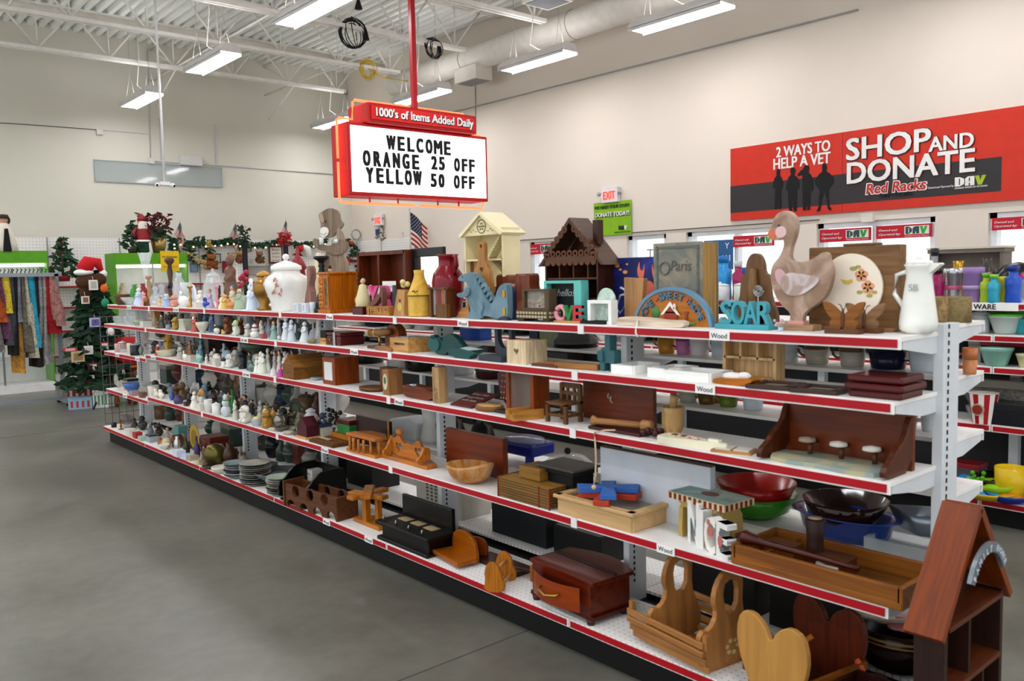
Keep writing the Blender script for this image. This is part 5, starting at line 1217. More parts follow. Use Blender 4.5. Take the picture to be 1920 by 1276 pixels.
MB().prism(ring(.015, .07, .016, 10), -.0205, -.0185).prism(ring(.005, .1, .01, 10), -.0205, -.0185).prism(ring(.07, .055, .012, 10, .02), -.0205, -.0185).obj('letter_flower', M('#c06a62', .6), t, 'red printed flowers')
PN2 = wood('#8b5522', 'x', .45, .7, '#6f3d14')
t = on('drawer_tray', 'large shallow pine tray like a drawer, holding loose wooden oddments', 'tray', 1560, 4, .115)
w, d, h = .52, .235, .062
mb = MB()
for y in (-d / 2, d / 2): mb.box(0, y, 0, w, .016, h)
for x in (-w / 2, w / 2): mb.box(x, 0, 0, .016, d + .016, h)
mb.box(0, -d / 2 - .004, 0, w + .01, .012, .02)
mb.obj('side_panel', PN2, t, bev=.002); MB().box(0, 0, .004, w, d, .006).obj('bottom', wood('#70431a', 'x', .5), t); MB().box(-.17, .0, .01, .01, d, .04).obj('divider', PN2, t)
MB().text('Y', 0, 0, .02, .024, .001, 0, m=T(w / 2 + .009, 0, 0, rz=PI / 2)).obj('chalk_mark', M('#cfc4b4', .6), t)
def loose(name, label, cat, px, dep, z, a=0):
 t = on(name, label, cat, px, 4, dep, a); t.location.z += z; return t
t = loose('wooden_stick', 'long dark red brown carved stick lying along the tray rim', 'stick', 1490, .035, .066, 2)
MB().tube([(-.2, .0, .012), (-.17, 0, .014), (-.1, 0, .01), (.1, -.005, .006), (.2, -.01, .004)], [.008, .022, .012, .009, .008], 10).obj('body', wood('#431309', 'x', .25), t)
t = loose('wooden_post', 'short dark log piece standing upright in the tray', 'log', 1528, .1, .012)
MB().lathe([(.03, 0), (.026, .05), (.024, .1), (.03, .15), (.022, .155)], 12).obj('bark', wood('#2a0f06', 'z', .5), t); MB().lathe([(.022, .155), (0, .156)], 12).obj('cut_face', M('#b59a78', .6), t)
t = loose('wooden_box', 'small dark wooden box with a white handle inside the pine tray', 'box', 1556, .1, .012, 4)
MB().box(0, 0, 0, .13, .08, .055).obj('body', wood('#4e2409', 'x'), t, bev=.002); MB().tube([(-.02, -.045, .035), (.01, -.05, .032), (.045, -.045, .03)], .006, 8).obj('handle', M('#c9c3bb', .3), t, 'white pull')
t = loose('wooden_block', 'small brown block lying at the closed end of the pine tray', 'block', 1470, .12, .012)
MB().box(0, 0, 0, .1, .06, .05).obj('block', wood('#6e3f18', 'x'), t)
# base deck, wooden bays
t = on('wine_case', 'black open-fronted wooden box with a curved side standing on the base deck', 'box', 586, 5, .12)
o = smooth([(-.14, 0), (.14, 0), (.14, .2), (.0, .2), (-.06, .17), (-.1, .12), (-.14, .11)], 1)
for x in (-.15, .15): MB().prism(o, -.008, .008, m=T(x, 0, 0, rz=PI / 2)).obj('side_panel', M('#040404', .35), t)
MB().box(0, .125, 0, .3, .012, .19).box(0, 0, 0, .3, .26, .012).obj('back_panel', M('#040404', .4), t)
WR = wood('#5b341a', 'x', .4)
t = on('wine_rack', 'brown wooden wine rack with round and arched cut-outs and a green sticker', 'wine rack', 600, 5, .04, 6)
w = .5
for y in (-.055, .055):
 hs = []
 for i in range(3): hs.append(ring(-.14 + i * .14, .1, .034, 18))
 bot = [(-w / 2, 0)]
 for i in range(4):
  c = -w / 2 + .055 + i * .13
  bot += [(c - .03, 0)] + [(c + .042 * math.cos(a), .045 * math.sin(a)) for a in (2.7, 2.2, 1.57, .94, .44)] + [(c + .045, 0)]
 bot += [(w / 2, 0), (w / 2, .13), (-w / 2, .13)]
 MB().prism(bot, y - .008, y + .008, hs).obj('rack_side', WR, t, bev=.002)
e = MB().box(-w / 2 - .006, 0, 0, .014, .14, .145).obj('end_panel', WR, t, bev=.002)
MB().box(w / 2 + .006, 0, 0, .014, .14, .13).obj('end_panel', WR, t, bev=.002)
MB().box(-w / 2 - .0138, -.02, .06, .001, .03, .035).obj('price_sticker', M('#b7d520', .5), e, 'lime green sticker');
t = on('propeller_stand', 'brown wooden stand topped with crossed arms on a half-round base', 'stand', 692, 5, .09)
flat([(x, y) for x, y in arc(0, 0, .13, -.2, PI + .2, 18, .1)], .022).obj('base', HONEY, t, bev=.003)
MB().box(-.02, 0, .02, .035, .03, .13).box(.05, .03, .02, .03, .025, .14).obj('post', HONEYZ, t)
mb = MB()
for a, z in ((.3, .15), (1.7, .158), (2.5, .166)): mb.box(0, 0, z, .24, .055, .022, T(rz=a))
mb.obj('arm', HONEY, t, bev=.006)
BKW = wood('#080403', 'x', .3, c2='#040202')
t = on('coat_rack', 'long black wooden wall rack with three pale tags on its ledge', 'wall rack', 785, 5, .1)
w = .42
MB().box(0, .06, 0, w, .02, .2).obj('back_board', BKW, t, bev=.003)
MB().box(0, -.01, .0, w - .02, .14, .075).obj('drawer_box', BKW, t, bev=.004); MB().box(0, -.02, .075, w + .03, .17, .02).obj('ledge', M('#070504', .4), t, bev=.004); MB().box(0, -.02, 0, w + .01, .165, .018).obj('base', BKW, t, bev=.004)
mb = MB()
for x in (-.12, -.01, .1): mb.box(x, .01, .0955, .075, .05, .003)
mb.obj('tag', M('#a58f68', .5), t, 'pale wooden tags')
for x in (-.17, -.06, .05, .16): MB().tube([(x, -.08, .098), (x, -.09, .11), (x, -.085, .122)], .005, 6).obj('hook', M('#8c8c8c', .25, metal=.8), t)
HB = wood('#94500f', 'x', .28, .5, '#7d3f0c')
t = on('wall_bracket_shelf', 'orange-brown wooden bracket shelf with a rounded back', 'shelf', 852, 5, .075, -8)
MB().prism(smooth([(-.11, .0), (.11, 0), (.11, .05), (.09, .11), (.03, .13), (-.05, .13), (-.11, .09)], 1), .05, .068).obj('back_board', HB, t, bev=.003)
flat([(-.12, -.05), (.12, -.05), (.12, .05), (.1, .07), (-.11, .07)], .02, .012).obj('shelf_board', HB, t, bev=.004)
t = on('wall_bracket_shelf', 'second darker bracket shelf lying behind the orange-brown one', 'shelf', 905, 5, .17)
MB().prism(smooth([(-.06, 0), (.06, 0), (.06, .07), (.03, .1), (-.03, .1), (-.06, .07)], 1), -.01, .01, m=T(-.05, 0, 0, rz=.5)).obj('back_board', CHERRYZ, t); MB().box(.12, .02, .0, .3, .1, .02).obj('shelf_board', DARKW, t)
t = on('spice_rack', 'honey-brown wooden roll holder with two shaped ends and dowels', 'rack', 944, 5, .055, 30)
o = smooth([(-.05, 0), (.04, 0), (.045, .04), (.03, .06), (.025, .1), (.0, .125), (-.03, .12), (-.045, .08), (-.04, .05)], 1)
for y in (-.1, .04): MB().prism(o, y - .008, y + .008).obj('end_board', HONEYZ, t, bev=.002)
for x, z in ((-.025, .03), (0, .02), (.025, .03), (.0, .085)): MB().tube([(x, -.1, z), (x, .04, z)], .007, 8).obj('dowel', PINE, t)
t = on('towel_bar', 'long thin dark towel bar with a round end behind the bow-front drawer', 'towel bar', 1010, 5, .17, 20)
MB().tube([(-.18, 0, .045), (.12, 0, .045)], .01, 8).obj('bar', DARKW, t)
for x in (-.02, .13): MB().box(x, 0, 0, .03, .03, .07).obj('post', HONEYZ, t, bev=.006)
BW_ = wood('#5a1d0a', 'x', .22, .6, '#45130a'); BWD = wood('#42110a', 'z', .25)
t = on('bow_front_box', 'glossy dark red-brown bow-fronted single drawer box with a brass handle', 'drawer box', 1088, 5, .115, -4)
w, d, h = .36, .2, .16
def bow(k, o=0): return [(-w / 2 * k, -d / 2)] + [(w / 2 * k, -d / 2)] + [(x * k, d / 2 + o + .05 * math.cos(x / w * PI)) for x in [w / 2 - w * i / 12 for i in range(13)]]
flat(bow(.95), h - .04, .03).obj('body', BW_, t); flat(bow(1.03, .008), .016, .018).obj('base', BWD, t, bev=.005)
tp = flat(bow(1.03, .01), .016, h - .012).obj('top', BW_, t, bev=.006)
MB().box(0, .03, h + .004, w * .95, .012, .004).obj('groove', M('#230806', .4), tp)
pts = [(x, -(d / 2 + .052 * math.cos(x / w * PI) + .002)) for x in [-w * .38 + w * .76 * i / 12 for i in range(13)]]
mb = MB(); vs = [(x, y - .001, .045) for x, y in pts] + [(x, y - .001, h - .022) for x, y in pts]
mb.add(vs, [(i, i + 1, i + 14, i + 13) for i in range(12)], None, True); dr = mb.obj('drawer', wood('#8a3a0e', 'x', .22, .6, '#7a2c0a'), t)
MB().tube([(-.055, -.15, .1), (-.05, -.168, .095), (0, -.178, .085), (.05, -.168, .095), (.055, -.15, .1)], .005, 8).obj('handle', BRASS, dr, 'brass handle')
for x in (-w / 2 + .02, w / 2 - .02):
 for y in (-d / 2 + .01, d / 2 - .02): MB().cyl(x, y, 0, .014, .02, 10, .018).obj('foot', BWD, t)
GB = wood('#a87443', 'x', .5, .6, '#8a5a2e'); GBZ = wood('#a87443', 'z', .5, .6, '#8a5a2e')
t = on('goose_basket', 'slatted wooden basket with two goose-shaped handled ends', 'basket', 1298, 5, .115, -8); t.scale = (1.1, 1.2, 1.07)
w, d = .29, .17
for x in (-.075, .135):
 o = smooth([(x, z * 1.14) for x, z in [(-.085, .0), (.085, .0), (.1, .06), (.085, .1), (.06, .15), (.065, .24), (.04, .265), (-.005, .262), (-.035, .235), (-.05, .19), (-.035, .15), (-.06, .115), (-.1, .12), (-.105, .06)]], 1)
 MB().prism(o, -.009, .009, [smooth([(x, z * 1.14) for x, z in [(-.005, .14), (.04, .15), (.045, .22), (.02, .24), (-.015, .225)]], 1)], m=T(x, 0, 0, rz=PI / 2)).obj('goose_end', GBZ, t, bev=.002)
for i in range(4):
 k = -.085 - (.022 if i > 1 else .012 * i)
 MB().box(.0, k - .002, .012 + i * .027, w + .04, .01, .02).obj('slat', GB, t, bev=.003); MB().box(.0, -k + .002, .012 + i * .032, w + .04, .01, .022).obj('slat', GB, t, bev=.003)
for y in (-.05, 0, .05): MB().box(.0, y, .004, w, .03, .008).obj('slat', GB, t)
for x in (-.155, .165): MB().box(x, -.1, .09, .016, .012, .045).obj('corner_post', GBZ, t)
mb = MB()
for i in range(6): mb.prism(ring(.02 * math.cos(i) + .02, .06 + .02 * math.sin(i), .007, 8), -.0105, -.009, m=T(.135, 0, 0, rz=PI / 2))
mb.obj('painted_flower', M('#c9b27a', .6), t)
t = on('heart_crate', 'light wooden crate with a big heart-shaped front board', 'crate', 1500, 5, .12, -10); t.scale = (1.2, 1.1, 1.08)
w = .25
o = smooth([(-.115, .13), (-.1, .175), (-.06, .185), (-.02, .165), (0, .13), (.02, .165), (.06, .185), (.1, .175), (.115, .13), (.105, .08), (.075, .03), (.055, .0), (-.055, .0), (-.075, .03), (-.105, .08)], 1)
for y, m_ in ((-.11, wood('#b98a4c', 'z', .5, .5, '#a8763a')), (.12, wood('#5f2410', 'z', .5))): MB().prism([(x, z * 1.28) for x, z in o], y - .009, y + .009).obj('heart_board', m_, t, bev=.003)
for z, k in ((.02, .075), (.05, .095), (.08, .11)):
 for s in (-1, 1): MB().box(s * k, .005, z, .01, .23, .024).obj('slat', wood('#7c4418', 'y'), t)
MB().box(0, .005, .0, .1, .22, .01).obj('bottom', wood('#6b3a14', 'y'), t)
MB().tube([(-.03, -.02, .1), (.03, .01, .17)], .007, 8).obj('dowel', HONEYZ, t)
t = on('wooden_box', 'large dark open wooden box at the end of the base deck', 'box', 1650, 5, .07)
w, d, h = .26, .22, .1
mb = MB()
for y in (-d / 2, d / 2): mb.box(0, y, 0, w, .012, h)
for x in (-w / 2, w / 2): mb.box(x, 0, 0, .012, d, h)
mb.box(0, 0, 0, w, d, .01).obj('body', wood('#30100a', 'x', .4), t)
P = at(1668, 1150, 1, 1.3); P.z = SZ[5]
t = thing('ceramic_bowl', 'dark brown bowl holding a plate painted with pink flowers', 'bowl', (2.66, 1.2, SZ[5]), 0)
MB().lathe([(.07, 0), (.12, .03), (.155, .1), (.165, .16), (.157, .16), (.145, .1), (.1, .03), (0, .02)], 28).obj('bowl', M('#1c0b07', .2), t)
MB().torus(0, 0, .14, .163, .004, plane='xy').torus(0, 0, .125, .16, .003, plane='xy').obj('band', M('#8a6a3a', .3), t)
q = MB().lathe([(.06, .135), (.15, .17), (.15, .174), (.06, .14), (0, .139)], 28, m=T(0, 0, .01, rx=-.18, ry=.1)).obj('plate', M('#d8d0bc', .25), t, 'cream plate')
mb = MB(); rn = random.Random(9)
for i in range(7): mb.ball(rn.uniform(-.08, .08), rn.uniform(-.1, .05), .165, .03, .03, .006)
mb.obj('painted_flower', M('#c0787c', .4), q)
t = thing('ceramic_figurine', 'orange and dark brown rounded ornament beside the floral bowl', 'ornament', spot(1632, 5, .2), AISLE)
MB().ball(.02, 0, .05, .05, .04, .05).obj('body', M('#2a0f08', .2), t); MB().prism(smooth([(-.04, .0), (-.01, .02), (-.02, .1), (-.05, .13)], 1), -.01, .01).obj('beak', M('#c8501c', .4), t)
HS = wood('#5a2a12', 'x', .45, 1, '#40190a'); HSD = wood('#2b120a', 'z', .5)
t = thing('house_shelf', 'big dark red-brown house-shaped display shelf standing at the end of the run', 'shelf', (2.165, .83, 0), 0)
w, hw, ht, d = .34, .6, .85, .07
MB().box(-w / 2, 0, 0, .018, d, hw).box(w / 2, 0, 0, .018, d, hw).box(0, 0, 0, w, d, .018).box(0, d / 2, 0, w, .008, hw).prism([(-w / 2, hw), (w / 2, hw), (0, ht - .04)], d / 2 - .004, d / 2 + .004).obj('case', HSD, t)
for i in range(4): MB().box(0, -.004, .12 + i * .155, w - .02, d, .012).obj('shelf_board', HS, t)
for x, z in ((-.06, .13), (.07, .29), (-.02, .44)): MB().box(x, 0, z, .01, d - .01, .14).obj('divider', HSD, t)
for s in (-1, 1):
 L = math.hypot(w / 2 + .04, ht - hw + .02)
 o = MB().box(0, 0, 0, .022, d + .02, L).obj('roof_board', wood('#7a3712', 'z', .4, 1.4, '#612a0e'), t, bev=.002); o.location = (s * (w / 2 + .04), 0, hw - .02); o.rotation_euler = (0, -s * math.atan2(w / 2 + .04, ht - hw + .02), 0)
a = MB().prism(arc(0, hw + .05, .12, .4, PI - .4, 14) + arc(0, hw + .05, .095, PI - .4, .4, 14), -d / 2 - .03, -d / 2 - .02).obj('arch_sign', M('#79828a', .35, metal=.4), t, 'silver arched word sign')
mb = MB()
for i, ch in enumerate('FAMILY HOME'):
 an = math.radians(150 - i * 12); mb.text(ch, 0, 0, -.008, .016, .002, 0, m=T(.107 * math.cos(an), -d / 2 - .031, hw + .05 + .107 * math.sin(an), ry=PI / 2 - an))
mb.obj('lettering', M('#c3cad0', .4), a)
# figurines and small china
def gm(c, r=.22): return glz(c[1:] if c[0] == '~' else c, .3) if c[0] == '~' else M('#' + c.lstrip('#'), r)
def cl(c):
 if c.startswith('~'): return glz('#' + c[1:], .32, .05)
 if c.startswith('*'): return M('#' + c[1:], .3, metal=.8)
 if c.startswith('^'): return M('#' + c[1:], .75, 'marble', sc=3)
 return M('#' + c, .25)
SKIN = 'd9ab86'
LATHE = {'vase': [(.16, 0), (.2, .04), (.3, .3), (.34, .5), (.26, .74), (.13, .86), (.16, 1), (.13, 1), (.1, .84), (0, .8)],
         'trumpet_vase': [(.2, 0), (.2, .03), (.05, .1), (.06, .4), (.12, .75), (.24, 1), (.22, 1), (.08, .6), (0, .5)],
         'bottle': [(.2, 0), (.24, .05), (.24, .5), (.1, .68), (.09, .95), (.11, 1), (0, 1)],
         'decanter': [(.3, 0), (.34, .08), (.34, .42), (.14, .58), (.12, .78), (.16, .8), (.18, .9), (0, 1)],
         'bowl': [(.3, 0), (.36, .1), (.75, .6), (.95, 1), (.9, 1), (.6, .5), (0, .2)],
         'dish': [(.6, 0), (.8, .1), (1.3, .8), (1.3, 1), (.8, .4), (0, .3)],
         'cup': [(.34, 0), (.4, .06), (.44, .5), (.46, 1), (.42, 1), (.38, .3), (0, .2)],
         'goblet': [(.26, 0), (.26, .03), (.05, .08), (.05, .4), (.2, .55), (.28, .8), (.26, 1), (.23, 1), (.22, .7), (0, .55)],
         'candle': [(.3, 0), (.3, .95), (.26, 1), (0, .98)],
         'candlestick': [(.26, 0), (.26, .05), (.12, .1), (.07, .2), (.11, .35), (.06, .5), (.1, .7), (.06, .85), (.16, .93), (.16, 1), (0, .98)],
         'bell': [(.4, 0), (.36, .08), (.26, .4), (.2, .6), (.06, .68), (.05, .9), (.08, .95), (0, 1)],
         'jar': [(.28, 0), (.36, .1), (.4, .4), (.34, .66), (.24, .72), (.24, .78), (0, .78)],
         'ball_ornament': [(.12, 0), (.3, .08), (.46, .3), (.5, .5), (.46, .7), (.3, .92), (0, 1)],
         'canister': [(.34, 0), (.36, .03), (.36, .78), (.3, .8), (0, .8)],
         'basket': [(.4, 0), (.5, .1), (.58, .6), (.6, .7), (.52, .7), (.45, .2), (0, .15)],
         'lantern': [(.3, 0), (.3, .1), (.22, .12), (.26, .5), (.22, .62), (.3, .66), (.16, .8), (.05, .86), (.06, .94), (0, 1)],
         'urn': [(.26, 0), (.28, .05), (.14, .12), (.36, .4), (.4, .6), (.28, .76), (.2, .8), (.26, .88), (.22, .88), (0, .84)]}
LATHE['tumbler'] = [(.2, 0), (.22, .04), (.25, .8), (.26, .82), (.26, 1), (0, 1)]
LATHE['water_bottle'] = [(.2, 0), (.22, .04), (.2, .35), (.22, .55), (.22, .78), (.12, .86), (.13, 1), (0, 1)]
LATHE['tub'] = [(.42, 0), (.5, .1), (.72, .9), (.76, .92), (.76, 1), (.66, 1), (.5, .2), (0, .15)]
CATN = {'lady': 'figurine', 'angel': 'figurine', 'child': 'figurine', 'santa': 'figurine', 'snowman': 'figurine', 'couple': 'figurine', 'bear': 'animal figurine', 'dog': 'animal figurine', 'cat': 'animal figurine', 'bird': 'animal figurine', 'rabbit': 'animal figurine',
  'owl': 'animal figurine', 'horse': 'animal figurine', 'swan': 'animal figurine', 'squirrel': 'animal figurine', 'pig': 'animal figurine', 'elephant': 'animal figurine'}
NAMES = {'lady': 'lady_figurine', 'angel': 'angel_figurine', 'child': 'child_figurine', 'santa': 'santa_figurine', 'snowman': 'snowman_figurine', 'couple': 'couple_figurine'}
def F(kind, s, px, dep, hp, c, label, w=1.0, a=0, loc=None, group=None):
 P = loc if loc is not None else spot(px, s, dep)
 h = hp / ppm(P) if hp > 1.2 else hp
 cs = (c.split(',') + [''] * 4)[:4]
 m1 = cl(cs[0]); m2 = cl(cs[1]) if cs[1] else m1; m3 = cl(cs[2]) if cs[2] else m2
 nm = NAMES.get(kind, kind + '_figurine' if kind in CATN else kind)
 t = thing(nm, label, CATN.get(kind, kind.replace('_', ' ').split()[-1]), P, AISLE + math.radians(a), group)
 W = h * w * (1.28 if kind in CATN else 1.12)
 B = lambda mb, n, m, **k: mb.obj(n, m, t, **k)
 if kind in LATHE:
  B(MB().lathe([(r * W, z * h) for r, z in LATHE[kind]], 18), 'body', m1)
  if kind in ('jar', 'canister', 'urn') :
   zt = {'jar': .78, 'canister': .8, 'urn': .86}[kind]
   r = {'jar': .27, 'canister': .37, 'urn': .27}[kind]
   B(MB().lathe([(r * W, zt * h), (r * W * .9, (zt + .06) * h), (r * .4 * W, (zt + .12) * h), (0, (zt + .13) * h)], 16).ball(0, 0, .96 * h, .07 * W, .07 * W, .05 * h, 8), 'lid', m2)
  elif cs[1]:
   if kind == 'candle': B(MB().cyl(0, 0, .97 * h, .012 * h, .1 * h, 6), 'wick', m2)
   elif kind in ('tub', 'water_bottle'): B(MB().lathe([(.0, h * .99), (W * (.77 if kind == 'tub' else .15), h), (W * (.79 if kind == 'tub' else .16), h * (1.08 if kind == 'tub' else 1.16)), (0, h * (1.12 if kind == 'tub' else 1.17))], 18), 'lid', m2)
   elif kind in ('bowl', 'basket', 'dish', 'cup'): B(MB().ball(0, 0, .62 * h, .5 * W if kind != 'dish' else .8 * W, None, .3 * h, 10), 'contents', m2)
   else: B(MB().lathe([(LATHE[kind][2][0] * W * 1.03, .36 * h), (LATHE[kind][3][0] * W * 1.03, .48 * h)], 18), 'band', m2)
  if kind == 'cup': B(MB().torus(.52 * W, 0, .52 * h, .2 * h, .045 * h, a0=-1.9, a1=1.9, n=10, k=6), 'handle', m1)
 elif kind in ('lady', 'angel', 'child', 'santa', 'couple'):
  for i, dx in enumerate((-.16, .16) if kind == 'couple' else (0,)):
   k = 1 if kind != 'couple' or i == 0 else .92; H_ = h * k; x = dx * W
   q = .30 if kind in ('lady', 'angel') else .26
   mb = MB().lathe([(q * W, 0), (q * .95 * W, .1 * H_), (.17 * W, .42 * H_), (.14 * W, .58 * H_), (.17 * W, .7 * H_), (.08 * W, .78 * H_), (.05 * W, .8 * H_)], 12, x, 0)
   for sx in (-1, 1): mb.tube([(x + sx * .15 * W, 0, .72 * H_), (x + sx * .2 * W, -.06 * W, .58 * H_), (x + sx * .06 * W, -.16 * W, .52 * H_)], [.06 * W, .055 * W, .045 * W], 7)
   B(mb, 'body', m1 if i == 0 else m3, remesh=h / 36 if h > .05 else 0)
   B(MB().ball(x, 0, .88 * H_, .11 * W, .11 * W, .11 * H_, 10), 'head', m2 if cs[1] else cl(SKIN))
   if kind == 'santa':
    B(MB().lathe([(.13 * W, .92 * H_), (.1 * W, .98 * H_), (.03 * W, 1.08 * H_), (0, 1.1 * H_)], 10, x), 'hat', m1); B(MB().ball(x, -.09 * W, .78 * H_, .11 * W, .06 * W, .13 * H_, 8), 'beard', cl('ece8e2'))
   else: B(MB().ball(x, .03 * W, .915 * H_, .12 * W, .11 * W, .1 * H_, 10), 'hair', m3)
  if kind == 'angel':
   mb = MB()
   for sx in (-1, 1): mb.prism(smooth([(sx * .04 * W, .6 * h), (sx * .3 * W, .86 * h), (sx * .36 * W, .6 * h), (sx * .22 * W, .36 * h), (sx * .05 * W, .42 * h)], 1), .12 * W, .15 * W)
   B(mb, 'wings', cl(cs[3]) if cs[3] else m3)
 elif kind == 'snowman':
  B(MB().ball(0, 0, .24 * h, .3 * W, None, .25 * h).ball(0, 0, .58 * h, .22 * W, None, .2 * h), 'body', m1); B(MB().ball(0, 0, .82 * h, .15 * W, None, .14 * h), 'head', m1); B(MB().torus(0, 0, .7 * h, .16 * W, .05 * W, plane='xy', n=14, k=6), 'scarf', m2)
 elif kind in ('bear', 'dog', 'cat', 'rabbit', 'owl', 'squirrel', 'pig', 'elephant'):
  mb = MB().ball(0, .0, .3 * h, .3 * W, .28 * W, .31 * h)
  for sx in (-1, 1): mb.ball(sx * .17 * W, -.16 * W, .12 * h, .1 * W, .17 * W, .11 * h).ball(sx * .22 * W, -.14 * W, .42 * h, .08 * W, .1 * W, .16 * h)
  if kind == 'squirrel': mb.tube([(0, .2 * W, .1 * h), (0, .5 * W, .2 * h), (0, .55 * W, .55 * h), (0, .3 * W, .75 * h), (0, .42 * W, .9 * h)], [.1 * W, .2 * W, .24 * W, .2 * W, .08 * W], 10)
  B(mb, 'body', m1, remesh=h / 30)
  mb = MB().ball(0, -.04 * W, .74 * h, .23 * W, .22 * W, .2 * h).ball(0, -.24 * W, .68 * h, .11 * W, .12 * W, .09 * h)
  for sx in (-1, 1):
   if kind in ('bear', 'pig'): mb.ball(sx * .17 * W, 0, .92 * h, .08 * W, .05 * W, .08 * h)
   elif kind in ('cat', 'owl', 'squirrel'): mb.lathe([(.08 * W, 0), (0, .16 * h)], 8, sx * .14 * W, 0, .86 * h)
   elif kind == 'rabbit': mb.ball(sx * .1 * W, .02, .98 * h, .05 * W, .04 * W, .2 * h)
   elif kind == 'elephant': mb.ball(sx * .3 * W, .05 * W, .72 * h, .16 * W, .04 * W, .2 * h)
   else: mb.ball(sx * .22 * W, 0, .7 * h, .06 * W, .08 * W, .16 * h)
  if kind == 'elephant': mb.tube([(0, -.25 * W, .7 * h), (0, -.4 * W, .5 * h), (0, -.36 * W, .3 * h)], [.1 * W, .07 * W, .05 * W], 8)
  B(mb, 'head', m2, remesh=h / 30)
  mb = MB()
  for sx in (-1, 1): mb.ball(sx * .09 * W, -.24 * W, .78 * h, .025 * W, n=6)
  B(mb, 'eyes', INKD)
 elif kind in ('bird', 'swan'):
  mb = MB().ball(0, 0, .36 * h, .5 * W, .34 * W, .34 * h).tube([(.4 * W, 0, .4 * h), (.75 * W, 0, .5 * h)], [.2 * W, .05 * W], 8)
  if kind == 'bird': mb.ball(-.3 * W, 0, .78 * h, .24 * W, .22 * W, .22 * h)
  else: mb.tube([(-.35 * W, 0, .4 * h), (-.55 * W, 0, .65 * h), (-.4 * W, 0, .85 * h), (-.5 * W, 0, .95 * h)], [.16 * W, .1 * W, .09 * W, .11 * W], 8)
  B(mb, 'body', m1, remesh=h / 30); B(MB().lathe([(.08 * W, 0), (0, .2 * W)], 6, m=T(-.5 * W, 0, (.77 if kind == 'bird' else .95) * h, ry=-PI / 2)), 'beak', cl('d08a35'))
  B(MB().ball(0.05 * W, 0, .08 * h, .25 * W, .2 * W, .09 * h, 8), 'base', m2)
 elif kind == 'horse':
  mb = MB().ball(0, 0, .5 * h, .42 * W, .2 * W, .18 * h).tube([(-.3 * W, 0, .55 * h), (-.45 * W, 0, .85 * h), (-.62 * W, 0, .82 * h)], [.16 * W, .11 * W, .07 * W], 8).tube([(.4 * W, 0, .55 * h), (.55 * W, 0, .3 * h)], [.06 * W, .04 * W], 6)
  for x in (-.28, .3):
   for y in (-.1, .1): mb.tube([(x * W, y * W, .45 * h), (x * W, y * W, 0)], [.08 * W, .05 * W], 6)
  B(mb, 'body', m1, remesh=h / 30); B(MB().prism([(-.3 * W, .7 * h), (-.42 * W, .95 * h), (-.28 * W, .85 * h)], -.03 * W, .03 * W), 'mane', m2)
 elif kind == 'toy_house':
  B(MB().box(0, 0, 0, .7 * W, .6 * W, .55 * h), 'house', m1); B(MB().prism([(-.45 * W, .52 * h), (.45 * W, .52 * h), (0, h)], -.36 * W, .36 * W), 'roof', m2); B(MB().box(0, -.305 * W, 0, .16 * W, .01 * W, .3 * h), 'door', m3)
 elif kind == 'box':
  B(MB().box(0, 0, 0, W, W * .8, h * .78), 'body', m1, bev=h * .03); B(MB().box(0, 0, h * .78, W * 1.03, W * .83, h * .22), 'lid', m2, bev=h * .03)
 elif kind == 'block': B(MB().box(0, 0, 0, W, W * .7, h), 'body', m1, bev=h * .03)
 elif kind == 'picture_frame':
  B(MB().prism([(-W / 2, 0), (W / 2, 0), (W / 2, h), (-W / 2, h)], -.008, .008, [[(-W * .38, h * .12), (W * .38, h * .12), (W * .38, h * .88), (-W * .38, h * .88)]]), 'frame', m1, bev=.001); B(MB().box(0, .002, h * .1, W * .8, .004, h * .8), 'picture', m2)
 elif kind == 'plate':
  B(MB().prism(ring(0, W / 2 + .004, W / 2, 24), -.003, .003), 'plate', m1, bev=.001); B(MB().prism(ring(0, W / 2 + .004, W * .3, 20), -.0045, -.003), 'centre', m2)
  B(MB().box(0, .012, 0, W * .5, .03, .02), 'stand', cl('4a3a2a'))
 elif kind == 'teapot':
  B(MB().ball(0, 0, .38 * h, .5 * W, .5 * W, .38 * h).tube([(-.4 * W, 0, .35 * h), (-.7 * W, 0, .5 * h), (-.8 * W, 0, .72 * h)], [.14 * W, .08 * W, .05 * W], 8), 'body', m1); B(MB().lathe([(.3 * W, .68 * h), (.24 * W, .8 * h), (.05 * W, .86 * h), (.08 * W, .95 * h), (0, h)], 14), 'lid', m2); B(MB().torus(.5 * W, 0, .42 * h, .24 * h, .04 * h, a0=-1.6, a1=1.6, n=10, k=6), 'handle', m1)
 elif kind == 'clock':
  B(MB().prism([(-W / 2, 0), (W / 2, 0), (W / 2, .6 * h), (0, h), (-W / 2, .6 * h)], -.25 * W, .25 * W), 'case', m1, bev=h * .02); B(MB().prism(ring(0, .5 * h, .3 * W, 18), -.26 * W, -.25 * W), 'dial', m2)
 elif kind == 'bouquet':
  B(MB().lathe([(.12 * W, 0), (.18 * W, .3 * h), (.14 * W, .34 * h), (0, .3 * h)], 12), 'pot', m3)
  rn = random.Random(px); mb = MB(); fl = MB()
  for i in range(16): mb.prism(smooth([(0, 0), (.08 * W, .05 * W), (.2 * W, 0), (.08 * W, -.05 * W)], 1), -.001, .001, m=T(rn.uniform(-.2, .1) * W, rn.uniform(-.2, .2) * W, rn.uniform(.4, .75) * h, rn.uniform(-1, 1), rn.uniform(-1, 1), rn.uniform(0, 6)))
  for i in range(9): fl.ball(rn.uniform(-.35, .35) * W, rn.uniform(-.3, .2) * W, rn.uniform(.5, .95) * h, .1 * W, n=8)
  B(mb, 'foliage', m2); B(fl, 'flowers', m1)
 return t
